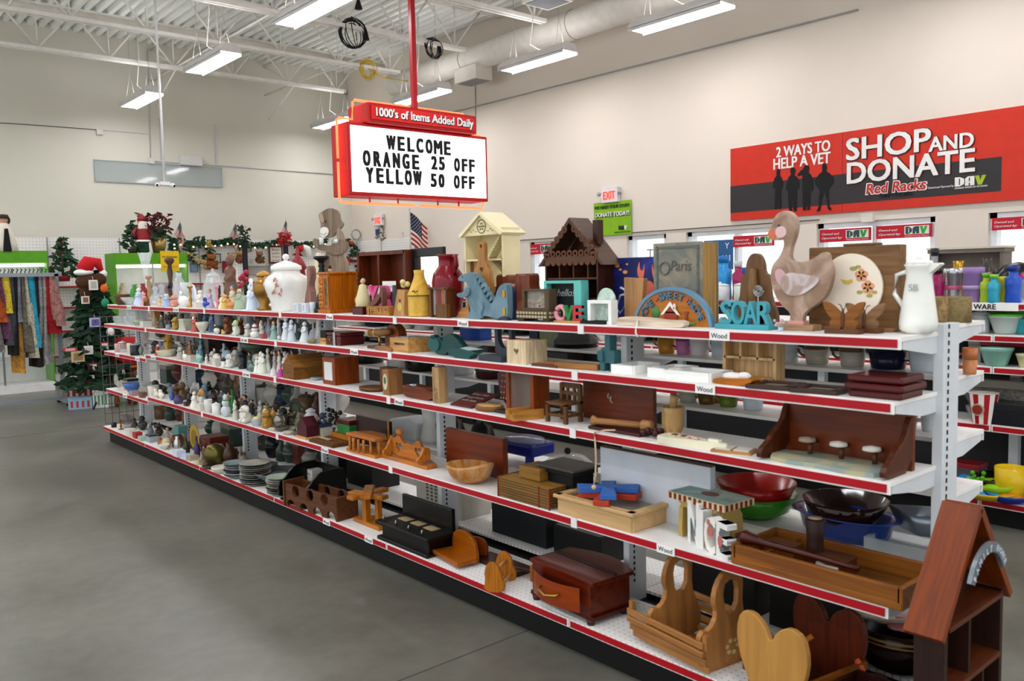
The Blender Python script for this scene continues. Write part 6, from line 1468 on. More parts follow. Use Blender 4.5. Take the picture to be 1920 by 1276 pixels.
DATA1 = [  # top shelf, far bays
('basket', 234, .05, 28, '^6b4a32', 'round brown wicker basket at the far end of the top shelf', .95), ('bowl', 243, .03, 15, '~dfe5e6', 'clear cut glass bowl in front of the brown wicker basket', 1.0), ('vase', 254, .1, 38, '2f8a2a', 'bright green glass vase beside the red one', .62), ('vase', 270, .12, 40, '8c1f27', 'deep red glass vase beside the bright green one', .62),
('angel', 261, .03, 33, 'c5d3ea,e6e2da', 'pale blue and white angel figurine before the green and red vases', .85), ('lady', 271, .03, 24, 'dba0a4', 'small pink and white lady figurine beside the pale blue angel', .8), ('candle', 276, .02, 15, '*8a5a36', 'short copper-coloured candle cup beside the small pink lady', 1.2), ('candlestick', 281, .12, 55, 'a88a63', 'thin tan wooden candlestick behind the copper candle cup', .6),
('trumpet_vase', 277, .2, 96, '~e6ebec', 'very tall clear trumpet vase rising above the far figurines', .5), ('decanter', 293, .06, 38, '~dde4e6', 'cut glass decanter beside the tan candlestick', .8), ('decanter', 305, .1, 42, '~d6dee0', 'second cut glass decanter behind the little blue dress figurine', .8), ('vase', 338, .16, 62, '~e0e6e8', 'tall clear glass vase before the yellow sign of the green cabinet', .55),
('candlestick', 322, .18, 88, '4a3222,17161a', 'tall brown candle stand with a wide black dish on top', .55), ('child', 300, .02, 18, 'd9b98c,d9ab86,7d5a33', 'tiny tan child figurine between the glass decanters', .9), ('lady', 312, .02, 24, 'a9bfe3,f0ece6,e8dcc6', 'little lady figurine in a light blue dress beside the pink piglet', .95), ('pig', 328, .03, 24, 'd99a86', 'peach pink piglet figurine on the top shelf', .95),
('candlestick', 358, .06, 40, '*b07f34', 'twisted gold candlestick beside the white winged figurine', .7), ('swan', 345, .08, 30, 'ecebe8', 'white china swan behind the gold candlestick', .8), ('plate', 362, .17, 40, 'e6e8ea,d3d7dc', 'white plate standing behind the gold candlestick', .9), ('goblet', 351, .13, 45, '~e4e9ea', 'clear stemmed goblet beside the gold candlestick', .8), ('box', 371, .02, 11, 'e6e3dc', 'tiny white box just before the white shelf angel', 1.4),
('angel', 376, .1, 32, 'e9e6e0,f0e6da,e9dfcf', 'white kneeling angel figurine behind the blue bird', .9), ('bird', 387, .02, 21, '2a45a8', 'royal blue glass bird on the edge of the top shelf', .7), ('lady', 394, .04, 36, 'b9a9c9,d9ab86,8a6a4a', 'lavender fairy figurine beside the blue bird', .65), ('candlestick', 408, .03, 42, 'd98f98', 'pink sculpted china candlestick beside the lavender fairy', .6), ('jar', 402, .16, 72, '~e9edee', 'big round clear glass apothecary jar', .62), ('bottle', 413, .1, 42, '1f1a1c,a02a22', 'black bottle with a red band behind the yellow-hatted twins', .5),
('couple', 420, .03, 29, 'e9d9b4,d9ab86,d8b35c', 'pair of little yellow-haired children figurines', .9), ('lady', 435, .18, 100, '6b4a3a,6b4a3a,7c5a48', 'tall dark brown carved statue of a robed woman', .52), ('child', 437, .07, 44, 'd9cba8,d9ab86,3f7fb5', 'figurine of a mother and child in cream and blue', .62), ('bird', 432, .02, 20, 'd98a4c,e9dcc9', 'orange and cream fox-like bird figurine at the shelf lip', .8), ('lady', 449, .05, 38, '9fb59a,d9ab86,e3d9c6', 'green and pink seated lady figurine with a dark base', .75), ('bouquet', 460, .14, 72, 'a8173a,4f6a3a,b9c4b4', 'little arrangement of crimson roses in a pale pot', .62),
('swan', 481, .17, 58, 'efeee9', 'large white goose figurine behind the roses', .6), ('lady', 488, .19, 50, 'f0ede6,e9d8c4,f4f2ee', 'white bonneted woman figurine beside the white goose', .7), ('couple', 472, .04, 48, 'dfe7ef,e6e4e0,c7d6ea', 'blue and white porcelain couple figurine', .55), ('lady', 482, .07, 47, 'c5d4e8,e9e4dc,aebfdd', 'tall slim blue and white porcelain lady next to the couple', .5), ('urn', 497, .06, 74, '*8f6a2f,b98a2f', 'ornate black and gold lidded urn beside the white floral jar', .62),
('candle', 587, .02, 20, 'd5dbe2', 'small pale candle cup beside the white letter blocks', .9), ('lantern', 562, .22, 118, '8e2630,a3323a', 'tall dark red lantern behind the white floral ginger jar', .42)]
for k, px, dep, h, c, lab, w in DATA1: F(k, 1, px, dep, h, c, lab, w)
F('bouquet', 1, 1464, .03, 24, 'd9a9b4,c9d0b8,b9c9d8', 'tiny pastel flower ornament between the SOAR letters and the goose', 1.1)
t = on('ginger_jar', 'large white china ginger jar painted with pink blossom', 'jar', 540, 1, .1)
MB().lathe([(.095, 0), (.098, .006), (.1, .05), (.13, .13), (.137, .17), (.125, .205), (.085, .228), (.08, .25), (0, .25)], 32).obj('body', M('#eeece7', .12), t)
l = MB().lathe([(.084, .245), (.094, .252), (.092, .272), (.06, .29), (.025, .3), (.012, .306), (.01, .31), (0, .312)], 28).ball(0, 0, .327, .021).obj('lid', M('#efede8', .12), t)
mb = MB(); br = MB(); rn = random.Random(5)
for a, z, r in ((-2.2, .15, .137), (-2.5, .13, .132), (-2.0, .2, .129), (-.9, .16, .139), (-.7, .13, .133), (-1.1, .12, .131), (-.85, .1, .122), (-1.0, .19, .133), (-1.75, .205, .127), (-2.35, .1, .12)):
 for i in range(4): mb.ball(r * math.cos(a) + rn.uniform(-.01, .01), r * math.sin(a) + rn.uniform(-.004, .004), z + rn.uniform(-.01, .01), .007, .007, .007, 6)
for a in (-2.25, -.95): br.tube([(.139 * math.cos(a + x), .139 * math.sin(a + x), z) for x, z in ((-.2, .1), (-.05, .13), (.0, .16), (.1, .19))], .002, 5)
mb.obj('blossom', M('#dc9a8b', .4), t, 'pink painted blossom'); br.obj('branch', M('#a58d72', .4), t)
for i, (px, ch) in enumerate(((562, 'C'), (577, 'S'))):
 t = on('letter_block', 'white china block lettered %s before the floral ginger jar' % ch, 'block', px, 1, .015)
 MB().box(0, 0, 0, .05, .05, .055).obj('block', M('#dcdfe6', .3), t, bev=.003); MB().text(ch, 0, -.026, .014, .028, .001, 0).obj('lettering', M('#9fb3cf', .4), t)
DATA2 = [  # second shelf, far bays
('basket', 226, .05, 22, '~d5dadb', 'clear cut glass basket at the far end of the second shelf', .9), ('decanter', 242, .05, 32, '~dadfdf', 'stubby cut glass decanter on the second shelf, next to the glass jar', .8), ('jar', 256, .09, 34, '~d8dcd6', 'pale lidded glass jar on the second shelf', .8), ('bowl', 258, .02, 12, '~cfd8cd,8ebf4a', 'low glass bowl with a lime green rim on the second shelf', .9), ('box', 274, .02, 11, 'd9d3c8', 'pale stone box on the second shelf by the joint', 1.6),
('block', 293, .16, 30, 'a87a3e', 'small golden brown wood block at the back of the second shelf', .55), ('bear', 297, .02, 13, '8a6a48', 'little crouching brown bear beside the golden wood block', 1.1), ('child', 304, .04, 26, '4b4a44,c9a98a,2c2622', 'dark dressed figurine with clasped hands on the second shelf', .75), ('cup', 316, .02, 9, '8d9aa8', 'tiny grey-blue cup beside the dark dressed figurine', 1.0), ('bear', 330, .03, 25, 'b08a3c', 'honey gold bear figurine on the second shelf', .75), ('lady', 340, .05, 16, '9fb0a5,d9ab86,5a4632', 'small sage green figurine next to the honey gold bear', .9),
('cat', 322, .14, 26, '3b3430', 'black cat figurine behind the honey gold bear', .7), ('bird', 344, .13, 28, '6a4326', 'brown bird figurine behind the sage green figurine', .6), ('box', 350, .06, 22, 'b9bca6', 'pale green square tin behind the pink crouching child', 1.0), ('child', 347, .02, 13, 'c9aeb4,d9ab86', 'tiny pink crouching child figurine before the pale green tin', 1.0), ('santa', 366, .03, 32, 'b8594a,d9ab86', 'leaning figurine in a coral coat on the second shelf', .75), ('bowl', 380, .02, 20, 'd5d0bf', 'cream ceramic bowl beside the coral coated figurine', .62),
('child', 386, .12, 40, '586a8a,c9a07c,4a3a2c', 'boy figurine in a dusty blue coat behind the cream bowl', .55), ('child', 398, .1, 40, '6f86a8,c9a07c,3c2c20', 'girl figurine in a grey blue dress beside the boy in dusty blue', .55), ('swan', 407, .02, 18, 'd8d5cc', 'pale goose figurine dish on the second shelf', .75), ('basket', 411, .04, 22, '3c3420', 'dark wicker basket just behind the pale goose dish', .7), ('candle', 411, .14, 46, '8f979c', 'grey ribbed pillar at the back of the second shelf', .5),
('cat', 428, .06, 36, '6e3a1a', 'tall brown and white cat figurine on the second shelf', .6), ('bird', 419, .02, 10, 'c9a062', 'tiny tan bird at the lip beside the brown cat', .9), ('rabbit', 444, .03, 32, 'd9ddd0,c9d39a', 'white rabbit figurine in pastel green and yellow', .6), ('bear', 453, .08, 34, '5c2f1c', 'dark brown bear figurine behind the pastel rabbit', .6), ('cat', 466, .04, 26, 'c9c4bd', 'pale grey cat figurine on the second shelf', .7), ('snowman', 478, .02, 27, 'eceae6,a8202a', 'white snowman figurine with a red sash', .85), ('santa', 491, .06, 30, 'c7c3bb,d9ab86', 'pale santa figurine with a red trim behind the snowman', .7), ('block', 494, .02, 9, 'a6505a', 'little pink and red block at the foot of the pale santa', 1.3),
('bottle', 504, .1, 36, '~c9d2dc', 'slim clear bottle with a blue ball beside the pale santa', .45), ('lady', 514, .04, 34, '8fa9a0,d9ab86,9a7a4c', 'girl figurine in a sage and yellow dress near the joint', .65), ('santa', 524, .09, 40, 'c9c9cc,d9ab86', 'small silver white santa ornament behind the girl in sage', .45), ('ball_ornament', 524, .02, 9, '*c9cdd2', 'small mirrored ball beside the girl in sage', .9), ('angel', 537, .05, 44, 'd2d7dc,d2d7dc,d2d7dc', 'tall white kneeling angel with bowed head on the second shelf', .6), ('angel', 547, .03, 40, 'c7ced6,c7ced6,c7ced6', 'second white bisque angel beside the tall kneeling one', .6),
('bell', 556, .12, 46, '5c6a70,8a3c2a', 'dark grey bell with a rust top behind the bisque angels', .6), ('santa', 559, .16, 52, 'd9dadb,d9ab86', 'white and red santa bottle at the back of the second shelf', .4), ('lady', 572, .04, 38, 'cdd3d6,cdd3d6,cdd3d6', 'white bisque lady with a wide skirt beside the glass bells', .75), ('bell', 588, .05, 38, '~c3ced6', 'clear glass bell next to the white bisque lady', .7), ('lady', 598, .17, 50, 'e0dcd6,d9ab86,8f2222', 'red and white holiday figurine behind the glass bells', .42), ('bell', 610, .1, 42, '~b9c6d2', 'second clear glass bell, by the black and pale stand', .7),
('dish', 585, .015, 8, 'a08a63', 'flat tan leaf-shaped dish at the shelf lip below the glass bells', .8), ('bottle', 290, .1, 26, '~cfd6d6', 'small clear bottle behind the pale stone box', .5), ('plate', 365, .18, 40, '9aa0a4,b9bec2', 'grey plate standing at the back of the second shelf', .9), ('plate', 457, .19, 38, 'b4b9bf,8d949c', 'pale plate standing behind the grey cat and snowman', .9)]
for k, px, dep, h, c, lab, w in DATA2: F(k, 2, px, dep, h, c, lab, w)
DATA3 = [
('candle', 220, .03, 16, 'dba3a0', 'pink jar candle at the far end of the third shelf', .9), ('canister', 230, .06, 22, '~d8d0c8,c9c4ba', 'clear glass canister behind the pink candle', .9), ('candle', 244, .05, 20, 'dcd6c6', 'cream pillar candle on the far end section', .8), ('canister', 254, .03, 24, '22262c,8d9a94', 'black ribbed canister on the far end section', .95), ('vase', 262, .06, 20, '8f9389', 'grey-green round vase beside the black ribbed canister', .9), ('goblet', 273, .09, 48, '~c9aeb0,7a1420', 'tall red-footed glass goblet on the end section', .55), ('dish', 276, .02, 6, '4aa83c', 'tiny lime green dish at the end of the far section', .9), ('block', 271, .015, 5, 'e8e6e6', 'tiny white lump beside the lime green dish', 1.2),
('child', 296, .03, 20, 'b53028,d9a27c,e4ded2', 'little figurine in red with orange hat at the start of the upper third shelf', .9), ('basket', 312, .05, 16, 'ddd5bb', 'large low cream woven basket on the third shelf', 1.7), ('bear', 318, .15, 40, 'b28a3a,c79a44', 'golden bear figurine in a dark frame behind the cream basket', .6), ('picture_frame', 316, .19, 44, '17110d,3a2c1c', 'black framed picture behind the golden bear', .7), ('child', 340, .04, 30, 'a9a49c,a58a74,57503f', 'grey stone figurine of children on a rock', 1.0), ('swan', 348, .02, 18, 'e3e6cf', 'pale duck figurine before the grey stone children', .7), ('block', 361, .02, 12, 'cfc5ba', 'pale pink striped cake-like box on the third shelf', 1.6), ('lady', 357, .1, 34, 'a97a5f,c9987a,5f4636', 'brown toned lady figurine behind the striped cake-like box', .6),
('swan', 374, .02, 24, '8fc4b5', 'mint green goose figurine standing upright', .6), ('lady', 378, .09, 40, '6f8f9c,4f9a9a,4f9a9a', 'grey-blue figurine with a teal pointed hood', .55), ('child', 388, .03, 18, 'd0cbc2,d9ab86,9a8f80', 'small cream figurine beside the mint goose', .8), ('cat', 399, .04, 26, 'b7b1a6', 'stone grey cat figurine next to the small cream one', .6), ('swan', 407, .06, 30, 'd8d0bd', 'tall cream swan figurine on the third shelf', .6), ('block', 406, .02, 14, 'd5d0c4', 'cream fence-like planter before the tall cream swan', 1.1), ('block', 402, .19, 46, '241611', 'dark brown wooden panel behind the cream swan', 1.3),
('cat', 422, .02, 20, 'e6e3dd,2c2a2a', 'black and white striped cat figurine at the shelf lip', .9), ('dog', 432, .03, 28, 'e0ddd6', 'white poodle figurine beside the striped cat', .75), ('swan', 427, .1, 40, '9fb2c0', 'blue and white goose figurine behind the poodle', .6), ('rabbit', 443, .09, 34, 'cfcac0', 'pale rabbit figurine behind the poodle', .6), ('lantern', 456, .06, 40, '17181b,2a2c30', 'black wire lantern cage on the third shelf', .62), ('child', 469, .05, 34, '2e3b57,b9825c,1c1411', 'dark haired figurine in navy on the third shelf', .6), ('bird', 473, .02, 22, '5f7a6a', 'sage green leaf-shaped bird figurine below the navy one', .8), ('horse', 484, .13, 42, 'c9c7b4', 'pale horse figurine at the back of the third shelf', .7), ('bowl', 484, .17, 52, '35402e', 'dark green domed bowl behind the pale horse', .62),
('lady', 482, .02, 30, 'e9e5dd,e5c9b4,e0d9cf', 'white lady figurine with a pink flower at the shelf lip', .62), ('couple', 492, .03, 40, 'e3e6d8,e6dcd0,d9ddcb', 'white and pale green couple figurine', .6), ('lady', 503, .06, 46, 'cfcfca,cfcfca,cfcfca', 'tall white robed figurine with a grey sheen', .42), ('bell', 513, .02, 20, 'd7d3d6,d9c7cf', 'tiny pale china bell with a pink rim', .9), ('lady', 516, .09, 42, 'b9b2b0,c9a898,6b5a55', 'grey rose figurine behind the tiny china bell', .42), ('bell', 527, .015, 22, 'c23f9a,c98fa4', 'bright magenta bell with a long pink handle', .9), ('lady', 525, .07, 46, 'd9d0c9,d9a690,2a211e', 'slim bride figurine with dark hair behind the magenta bell', .42), ('couple', 538, .06, 46, 'd9d3c6,d9b99c,8aa0bf', 'cream and blue dancing couple next to the toy log cabin', .55), ('lady', 549, .1, 48, '8fa3c4,d9ab86,3c3024', 'blue robed figurine standing before the toy log cabin', .42), ('angel', 564, .2, 48, 'dfe3e6,e3d6c8,6fa0cf', 'white and sky blue angel seen over the toy log cabin', .45),
('dish', 592, .08, 5, 'a9b4b8', 'thin pale blue dish between the log cabin and the orange-brown box', 1.4), ('horse', 388, .2, 34, '2b1a12', 'dark bronze horse at the back of the third shelf', .8)]
for k, px, dep, h, c, lab, w in DATA3: F(k, 3, px, dep, h, c, lab, w)
DATA4 = [
('plate', 218, .08, 28, '~d9d9d0', 'clear glass shell plate at the far end of the fourth shelf', .8), ('canister', 228, .05, 20, '~dcdad0', 'low clear jar with floral stickers beside the shell plate', 1.0), ('bowl', 248, .05, 20, '4a6dab', 'blue and white upturned bowl on the far end section', .8), ('box', 246, .12, 22, 'c9b02c,2a2a20', 'yellow and black tin behind the blue and white bowl', 1.0), ('block', 252, .02, 9, 'a98a8c', 'lilac wrapped packet on the end section', 2.0), ('block', 268, .03, 10, '^7d5a48', 'brown wrapped packet next to the lilac one', 1.4), ('goblet', 268, .1, 24, '~d5d5cc', 'small clear goblet behind the brown wrapped packet', .8), ('cup', 288, .1, 22, 'd5cfc0', 'cream tapering pot under the shelf joint', .9),
('bird', 294, .02, 17, 'e3ddcc', 'white dove figurine, first of the pair at the shelf corner', .8), ('bird', 303, .03, 17, 'e8e2d2', 'white dove figurine, second of the pair at the shelf corner', .8), ('vase', 322, .05, 18, '4b6ea8', 'small bright blue vase on the fourth shelf', .7), ('cat', 333, .09, 30, '4d331f', 'brown cat figurine behind the purple box', .7), ('owl', 344, .12, 36, '6a5334', 'mottled brown owl figurine on the fourth shelf', .65), ('jar', 335, .02, 18, '54446b', 'squat purple lidded jar at the shelf front', 1.1), ('block', 350, .02, 8, '4a2e28', 'dark brown little box at the foot of the black penguin', 1.2), ('bird', 357, .07, 30, '14141a', 'black penguin-like bird figurine', .55), ('angel', 365, .03, 30, 'e9e5dc,e9dccd,e9e5dc', 'white praying angel on the fourth shelf', .8), ('dog', 381, .05, 42, 'cfcac4,b98a4c', 'white dog figurine holding a golden ball', .5), ('elephant', 369, .12, 44, 'b3aea9', 'pale grey elephant figurine behind the white angel', .5), ('ball_ornament', 380, .11, 18, '*c98a2c', 'shiny golden ball ornament behind the white dog', .8), ('elephant', 388, .16, 42, '6f8fb0', 'blue spotted elephant figurine at the back of the fourth shelf', .6), ('bouquet', 402, .14, 48, '171a18,1c211e,2c2f2c', 'black leafy ornament at the back of the fourth shelf', .7),
('box', 379, .015, 14, 'e3ded2', 'small white ceramic box at the front of the fourth shelf', 1.2), ('cup', 391, .02, 24, 'dedbd3', 'tall white mug with a dark stripe', .62), ('canister', 406, .015, 24, 'e9e7e2,e2e6ec', 'white canister with blue bands on the fourth shelf', .85), ('cat', 404, .09, 34, '3c2a26', 'dark brown cat figurine behind the banded canister', .6), ('snowman', 424, .03, 44, 'd3d8da,4a9a3c', 'frosted snowman figurine with a green scarf', .55), ('lady', 430, .1, 40, '8a6a60,b98f78,4a3a34', 'mauve figurine behind the frosted snowman', .5), ('bottle', 437, .12, 44, '1f8a3c', 'emerald green glass bottle at the back of the fourth shelf', .45), ('santa', 442, .03, 34, 'c5c2b4,caa890', 'pale carved santa figurine next to the white lamb', .6), ('child', 461, .09, 44, '1d2440,b9825c,131a33', 'figurine in a navy hat and coat on the fourth shelf', .62), ('dog', 462, .02, 36, 'e2ddd0', 'chubby white lamb figurine on the fourth shelf', .85), ('basket', 482, .02, 20, 'b9bec2,d9c98f', 'grey ribbed pot of pale flowers at the shelf lip', .75), ('angel', 489, .1, 40, 'b3b3ad,b3b3ad,b3b3ad', 'stone grey angel with spread wings', .6),
('jar', 502, .1, 40, '*a89a74', 'champagne coloured metal jar behind the golden squirrel', .6), ('squirrel', 502, .03, 36, 'a8792c', 'golden ceramic squirrel with a curled tail', .72), ('teapot', 524, .1, 34, '*8d8a80', 'tarnished silver teapot behind the golden squirrel', .8), ('dish', 530, .05, 8, '55503e', 'dark oval dish under the silver teapot', 1.3), ('plate', 556, .2, 50, '22241f,3c3f36', 'large dark patterned plate standing at the back', .9), ('urn', 584, .15, 46, 'c9ccd0', 'grey-white lidded urn behind the bird house', .7), ('bouquet', 632, .17, 60, '1b1310,2a1c14,1b1310', 'dark twiggy branch bundle behind the wooden mat', .7), ('dish', 540, .02, 6, 'c9c2ac', 'cream leaf dish at the shelf joint', 1.2), ('dish', 512, .015, 5, 'd9d3c2', 'small pale dish in front of the golden squirrel', 1.2), ('bird', 555, .03, 14, '4d4433', 'little brown bird just before the bird house', .9),
('horse', 422, .19, 30, '5a4a3e', 'brown horse at the back of the fourth shelf', .7), ('box', 660, .2, 40, '2f7a38,4a1a14', 'green topped printed box behind the dark framed panel', 1.0), ('vase', 345, .2, 40, '~cfd2cc', 'clear glass vase at the back of the fourth shelf', .6)]
for k, px, dep, h, c, lab, w in DATA4: F(k, 4, px, dep, h, c, lab, w)
DATA5 = [
('candle', 214, .04, 9, '1a1a1a,d9b34a', 'low black square candle tin at the far end of the base deck', 1.6), ('candlestick', 227, .05, 18, '*8a5f1c', 'dark gold knobbed candlestick on the base deck', 1.0), ('cup', 238, .12, 24, '~6a5a60', 'smoky glass cup at the far end of the base deck', .8), ('bottle', 250, .14, 24, '~5a5a5a', 'smoky glass bottle at the far end of the base deck', .7), ('block', 246, .02, 13, 'dfd9cc', 'cream candle in clear wrap on the base deck', 1.2), ('block', 258, .025, 11, 'b02a34', 'bright red wrapped packet on the base deck', 1.5), ('block', 268, .02, 8, 'a8c4b0', 'pale green wrapped packet beside the red one', 2.0), ('box', 286, .06, 14, '9aa4a8,3c3f42', 'grey printed plastic box on the base deck', 1.4), ('bird', 302, .04, 17, '8f5a30', 'brown crouching animal ornament beside the grey printed box', .8), ('ball_ornament', 313, .06, 18, 'c9b48a', 'tan gourd-like ball on the base deck', .9), ('bowl', 308, .015, 10, 'e2dccf', 'small white china bowl in front of the tan ball', 1.0), ('toy_house', 333, .12, 24, '6a4a38,59392a', 'little brown house on a stake behind the silver boot', .9),
('vase', 333, .05, 30, '*c9c6c9', 'shiny silver boot-shaped vase', .55), ('bottle', 350, .08, 30, '33301f', 'dark olive triangular bottle beside the silver vase', .8), ('plate', 366, .17, 48, 'b08f1e,8a6f14', 'large mustard yellow plate standing at the back of the base deck', .9), ('bottle', 370, .09, 40, '3d3460', 'tall purple bottle before the mustard plate', .5), ('child', 384, .07, 30, '57402c,b9825c,1c1411', 'small brown figurine of a hen keeper beside the purple bottle', .7), ('ball_ornament', 405, .07, 44, '*5a5228', 'big mossy gold glass ball', .9), ('box', 404, .2, 40, '5f1d14,5f1d14', 'dark red box at the back of the base deck', 1.0), ('block', 336, .01, 12, 'd5dcec', 'blue and white china animal lying at the deck front', 1.8), ('block', 352, .012, 10, 'c4cfe6', 'second blue and white china animal lying at the deck front', 1.8), ('block', 361, .03, 9, 'a99a78', 'rolled beige fabric piece on the base deck', 2.4), ('block', 384, .03, 8, '8a7456', 'rolled brown fabric piece on the base deck', 2.4), ('block', 372, .01, 6, 'd3ccb0', 'flat pale board at the deck lip', 3.0), ('dish', 393, .008, 6, '4a4540', 'dark grey leaf dish at the deck lip', 1.6),
('dish', 414, .01, 13, 'dfdac8', 'white frilled shell dish before the plate stacks', .9), ('vase', 432, .13, 46, '3a2410', 'dark brown glazed vase behind the plate stacks', .8), ('bird', 442, .07, 20, '79b3a0', 'aqua green bird figurine on the first plate stack', .8), ('swan', 458, .15, 44, '77736a', 'grey pelican-like figurine behind the plate stacks', .5), ('bottle', 355, .17, 34, '7a6a86', 'mauve bottle at the back of the base deck', .6), ('block', 340, .2, 34, '5a8f8a', 'teal tin at the back of the base deck', .7)]
for k, px, dep, h, c, lab, w in DATA5: F(k, 5, px, dep, h, c, lab, w)
def plates(px, s, dep, n, r, dz, cols, where, group, loc=None, rim=True):
 P = loc if loc is not None else spot(px, s, dep)
 first = None
 rn = random.Random(int(px))
 for i in range(n):
  rr = r * rn.uniform(.94, 1.03)
  Q = P + Vector((rn.uniform(-.003, .003), rn.uniform(-.003, .003), i * dz))
  lab = where[0] if i == n - 1 else (where[1] if i == 0 else where[2])
  o = MB().lathe([(rr * .55, 0), (rr * .6, .002), (rr * .98, dz * 1.15), (rr, dz * 1.3), (rr * .9, dz * 1.2), (rr * .55, .004 + dz * .25), (0, dz * .25)], 28).obj('plate', M(cols[i % len(cols)], .25))
  tag(o, lab, 'plate', group if lab == where[2] else None); o.location = Q
PC = ['#8d8c84', '#b9b4a4', '#5b6470', '#a29d90', '#6d7a86', '#c2baa6', '#77736a']
plates(445, 5, .045, 6, .085, .016, ['#7d8a8a', '#c9c6ba', '#2a3658', '#b4b3ab', '#8c958c'], ('top plate of the small stack under the aqua bird', 'bottom plate of the small stack under the aqua bird', 'plate inside the small stack under the aqua bird'), 'plates in the small stack')
plates(480, 5, .05, 11, .1, .0125, PC, ('blue patterned plate on top of the tallest plate stack', 'tan plate at the bottom of the tallest plate stack', 'plate inside the tallest stack on the base deck'), 'plates in the tallest stack')
plates(527, 5, .05, 8, .085, .0135, ['#9ba693', '#8a8a86', '#3c3f44', '#b5b0a2', '#7d7a70', '#c9b48f', '#a7b9cc'], ('light blue plate on top of the stack beside the black wine case', 'green plate at the bottom of the stack beside the black wine case', 'plate inside the stack beside the black wine case'), 'plates beside the wine case')
plates(490, 5, .17, 4, .11, .018, ['#4a4a2c', '#5a5838', '#3f3f28', '#2b2a24'], ('black plate on top of the olive stack at the back', 'olive plate at the bottom of the back stack', 'olive plate inside the back stack'), 'olive plates at the back')
F('bowl', 5, 522, .15, 26, '4f5a5c,3a4a5a', 'wide grey-blue bowl behind the plate stacks', 1.6)
F('dish', 5, 534, .1, 14, 'b59a56', 'mustard centred plate lying behind the light blue stack', 1.3)
for i, lab in enumerate(('lowest of the pale cartons stacked behind the wine case', 'middle pale carton behind the wine case', 'top pale carton behind the wine case')):
 t = on('carton', lab, 'box', 582, 5, .2); t.location.z += .052 * i
 MB().box(0, 0, 0, .2, .07, .05).obj('body', M('#cfcac0', .6), t, bev=.001); MB().text('ROYAL GREETINGS', 0, -.036, .018, .014, .0006, 0, w=.15).obj('lettering', M('#8f8a84', .6), t)
ORD2 = ['', '', 'second', 'third', 'fourth', 'base']
# goods on the rear half of the first run (seen through it)
def back(px, s, dx=0): # point on the rear half of shelf s
 X = 2.7 + dx; zz = SZ[4] if s == 4 else BACKZ[s]; z = zz - HC; tt = (px - 960) / FPX
 Y = -(X * (CR.x - tt * CF.x) + z * (CR.z - tt * CF.z)) / (CR.y - tt * CF.y)
 return Vector((X, Y, zz))
def mug(px, s, h, w, c1, c2, label, dx=0, hs=1):
 P = back(px, s, dx); u = 1 / ppm(P); h *= u; r = w * u / 2
 t = thing('mug', label, 'mug', P, AISLE)
 MB().lathe([(r * .8, 0), (r * .86, h * .04), (r, h * .55)], 20).obj('body', M(c1, .2), t)
 MB().lathe([(r, h * .55), (r * 1.02, h), (r * .94, h), (r * .9, h * .6), (0, h * .55)], 20).obj('glazed_rim', M(c2, .2), t)
 MB().torus(-r * hs * 1.15, 0, h * .52, h * .24, h * .05, n=12, k=6).obj('handle', M(c2, .2), t)
mug(1250, 2, 46, 34, '#c98f30', '#a8741c', 'mustard yellow tumbler behind the white trays')
mug(1282, 2, 46, 30, '#c97fb0', '#8f3f78', 'pink and purple patterned mug behind the white trays'); mug(1312, 2, 48, 38, '#dcd6d4', '#d9c8c6', 'white mug with red sweet pattern beside the purple one'); mug(1348, 2, 42, 30, '#c5d0da', '#b9c6d2', 'pale blue-white mug half behind the tan compartment box')
mug(1478, 2, 36, 40, '#d5dbe0', '#cdd4da', 'short white patterned mug beside the tan compartment box', hs=-1); mug(1532, 2, 50, 46, '#bdb8a8', '#6a5028', 'cream and brown two-tone mug, first of the pair', hs=1); mug(1598, 2, 50, 48, '#bdb8a8', '#6a5028', 'cream and brown two-tone mug, second of the pair beside the dark red boxes', hs=1)
mug(1665, 2, 60, 70, '#0d1030', '#080a1c', 'large dark navy mug behind the lacquered boxes', hs=-1); mug(1738, 2, 76, 66, '#ccd4dc', '#ccd4dc', 'big white mug next to the end upright', hs=1)
P = back(1775, 2, .1)
mug(1818, 2, 50, 26, '#c07a4c', '#b36a3c', 'terracotta mug with dark leaves seen past the end upright', .0)
mug(1745, 3, 60, 36, '#d9dee2', '#d9dee2', 'tall white footed mug behind the pine peg shelf'); mug(1700, 3, 34, 38, '#c9ced0', '#c9ced0', 'white flower pot mug behind the end of the pine peg shelf')
for i, px in enumerate((1585, 1625, 1665)): mug(px, 3, 50, 44, '#3a3a20', '#57522c', ['ivy patterned dark mug, first of three above the pine peg shelf', 'ivy patterned dark mug, middle of three above the pine peg shelf', 'ivy patterned dark mug, last of three above the pine peg shelf'][i])
mug(1290, 3, 26, 36, '#c9c5b8', '#c9c5b8', 'short cream mug beside the wooden pestle cup'); mug(1325, 3, 34, 34, '#6a4f22', '#5a3f18', 'brown glazed mug behind the ceramic guitar dish'); mug(1366, 3, 36, 36, '#6b7a2c', '#a98a3a', 'green apple mug behind the ceramic guitar dish'); mug(1412, 3, 62, 40, '#c9d2da', '#c9d2da', 'clear-white jug mug beside the pine peg shelf', hs=1); mug(1345, 3, 30, 40, '#8a6a35', '#7a5520', 'amber mug in the row behind the pestle cup', .06)
P = back(1185, 2)
F('jar', 0, 1178, 0, 62, '~c9bfc6,8f8a86', 'clear coffee jar with a dark lid behind the teal dog', .85, loc=back(1172, 2))
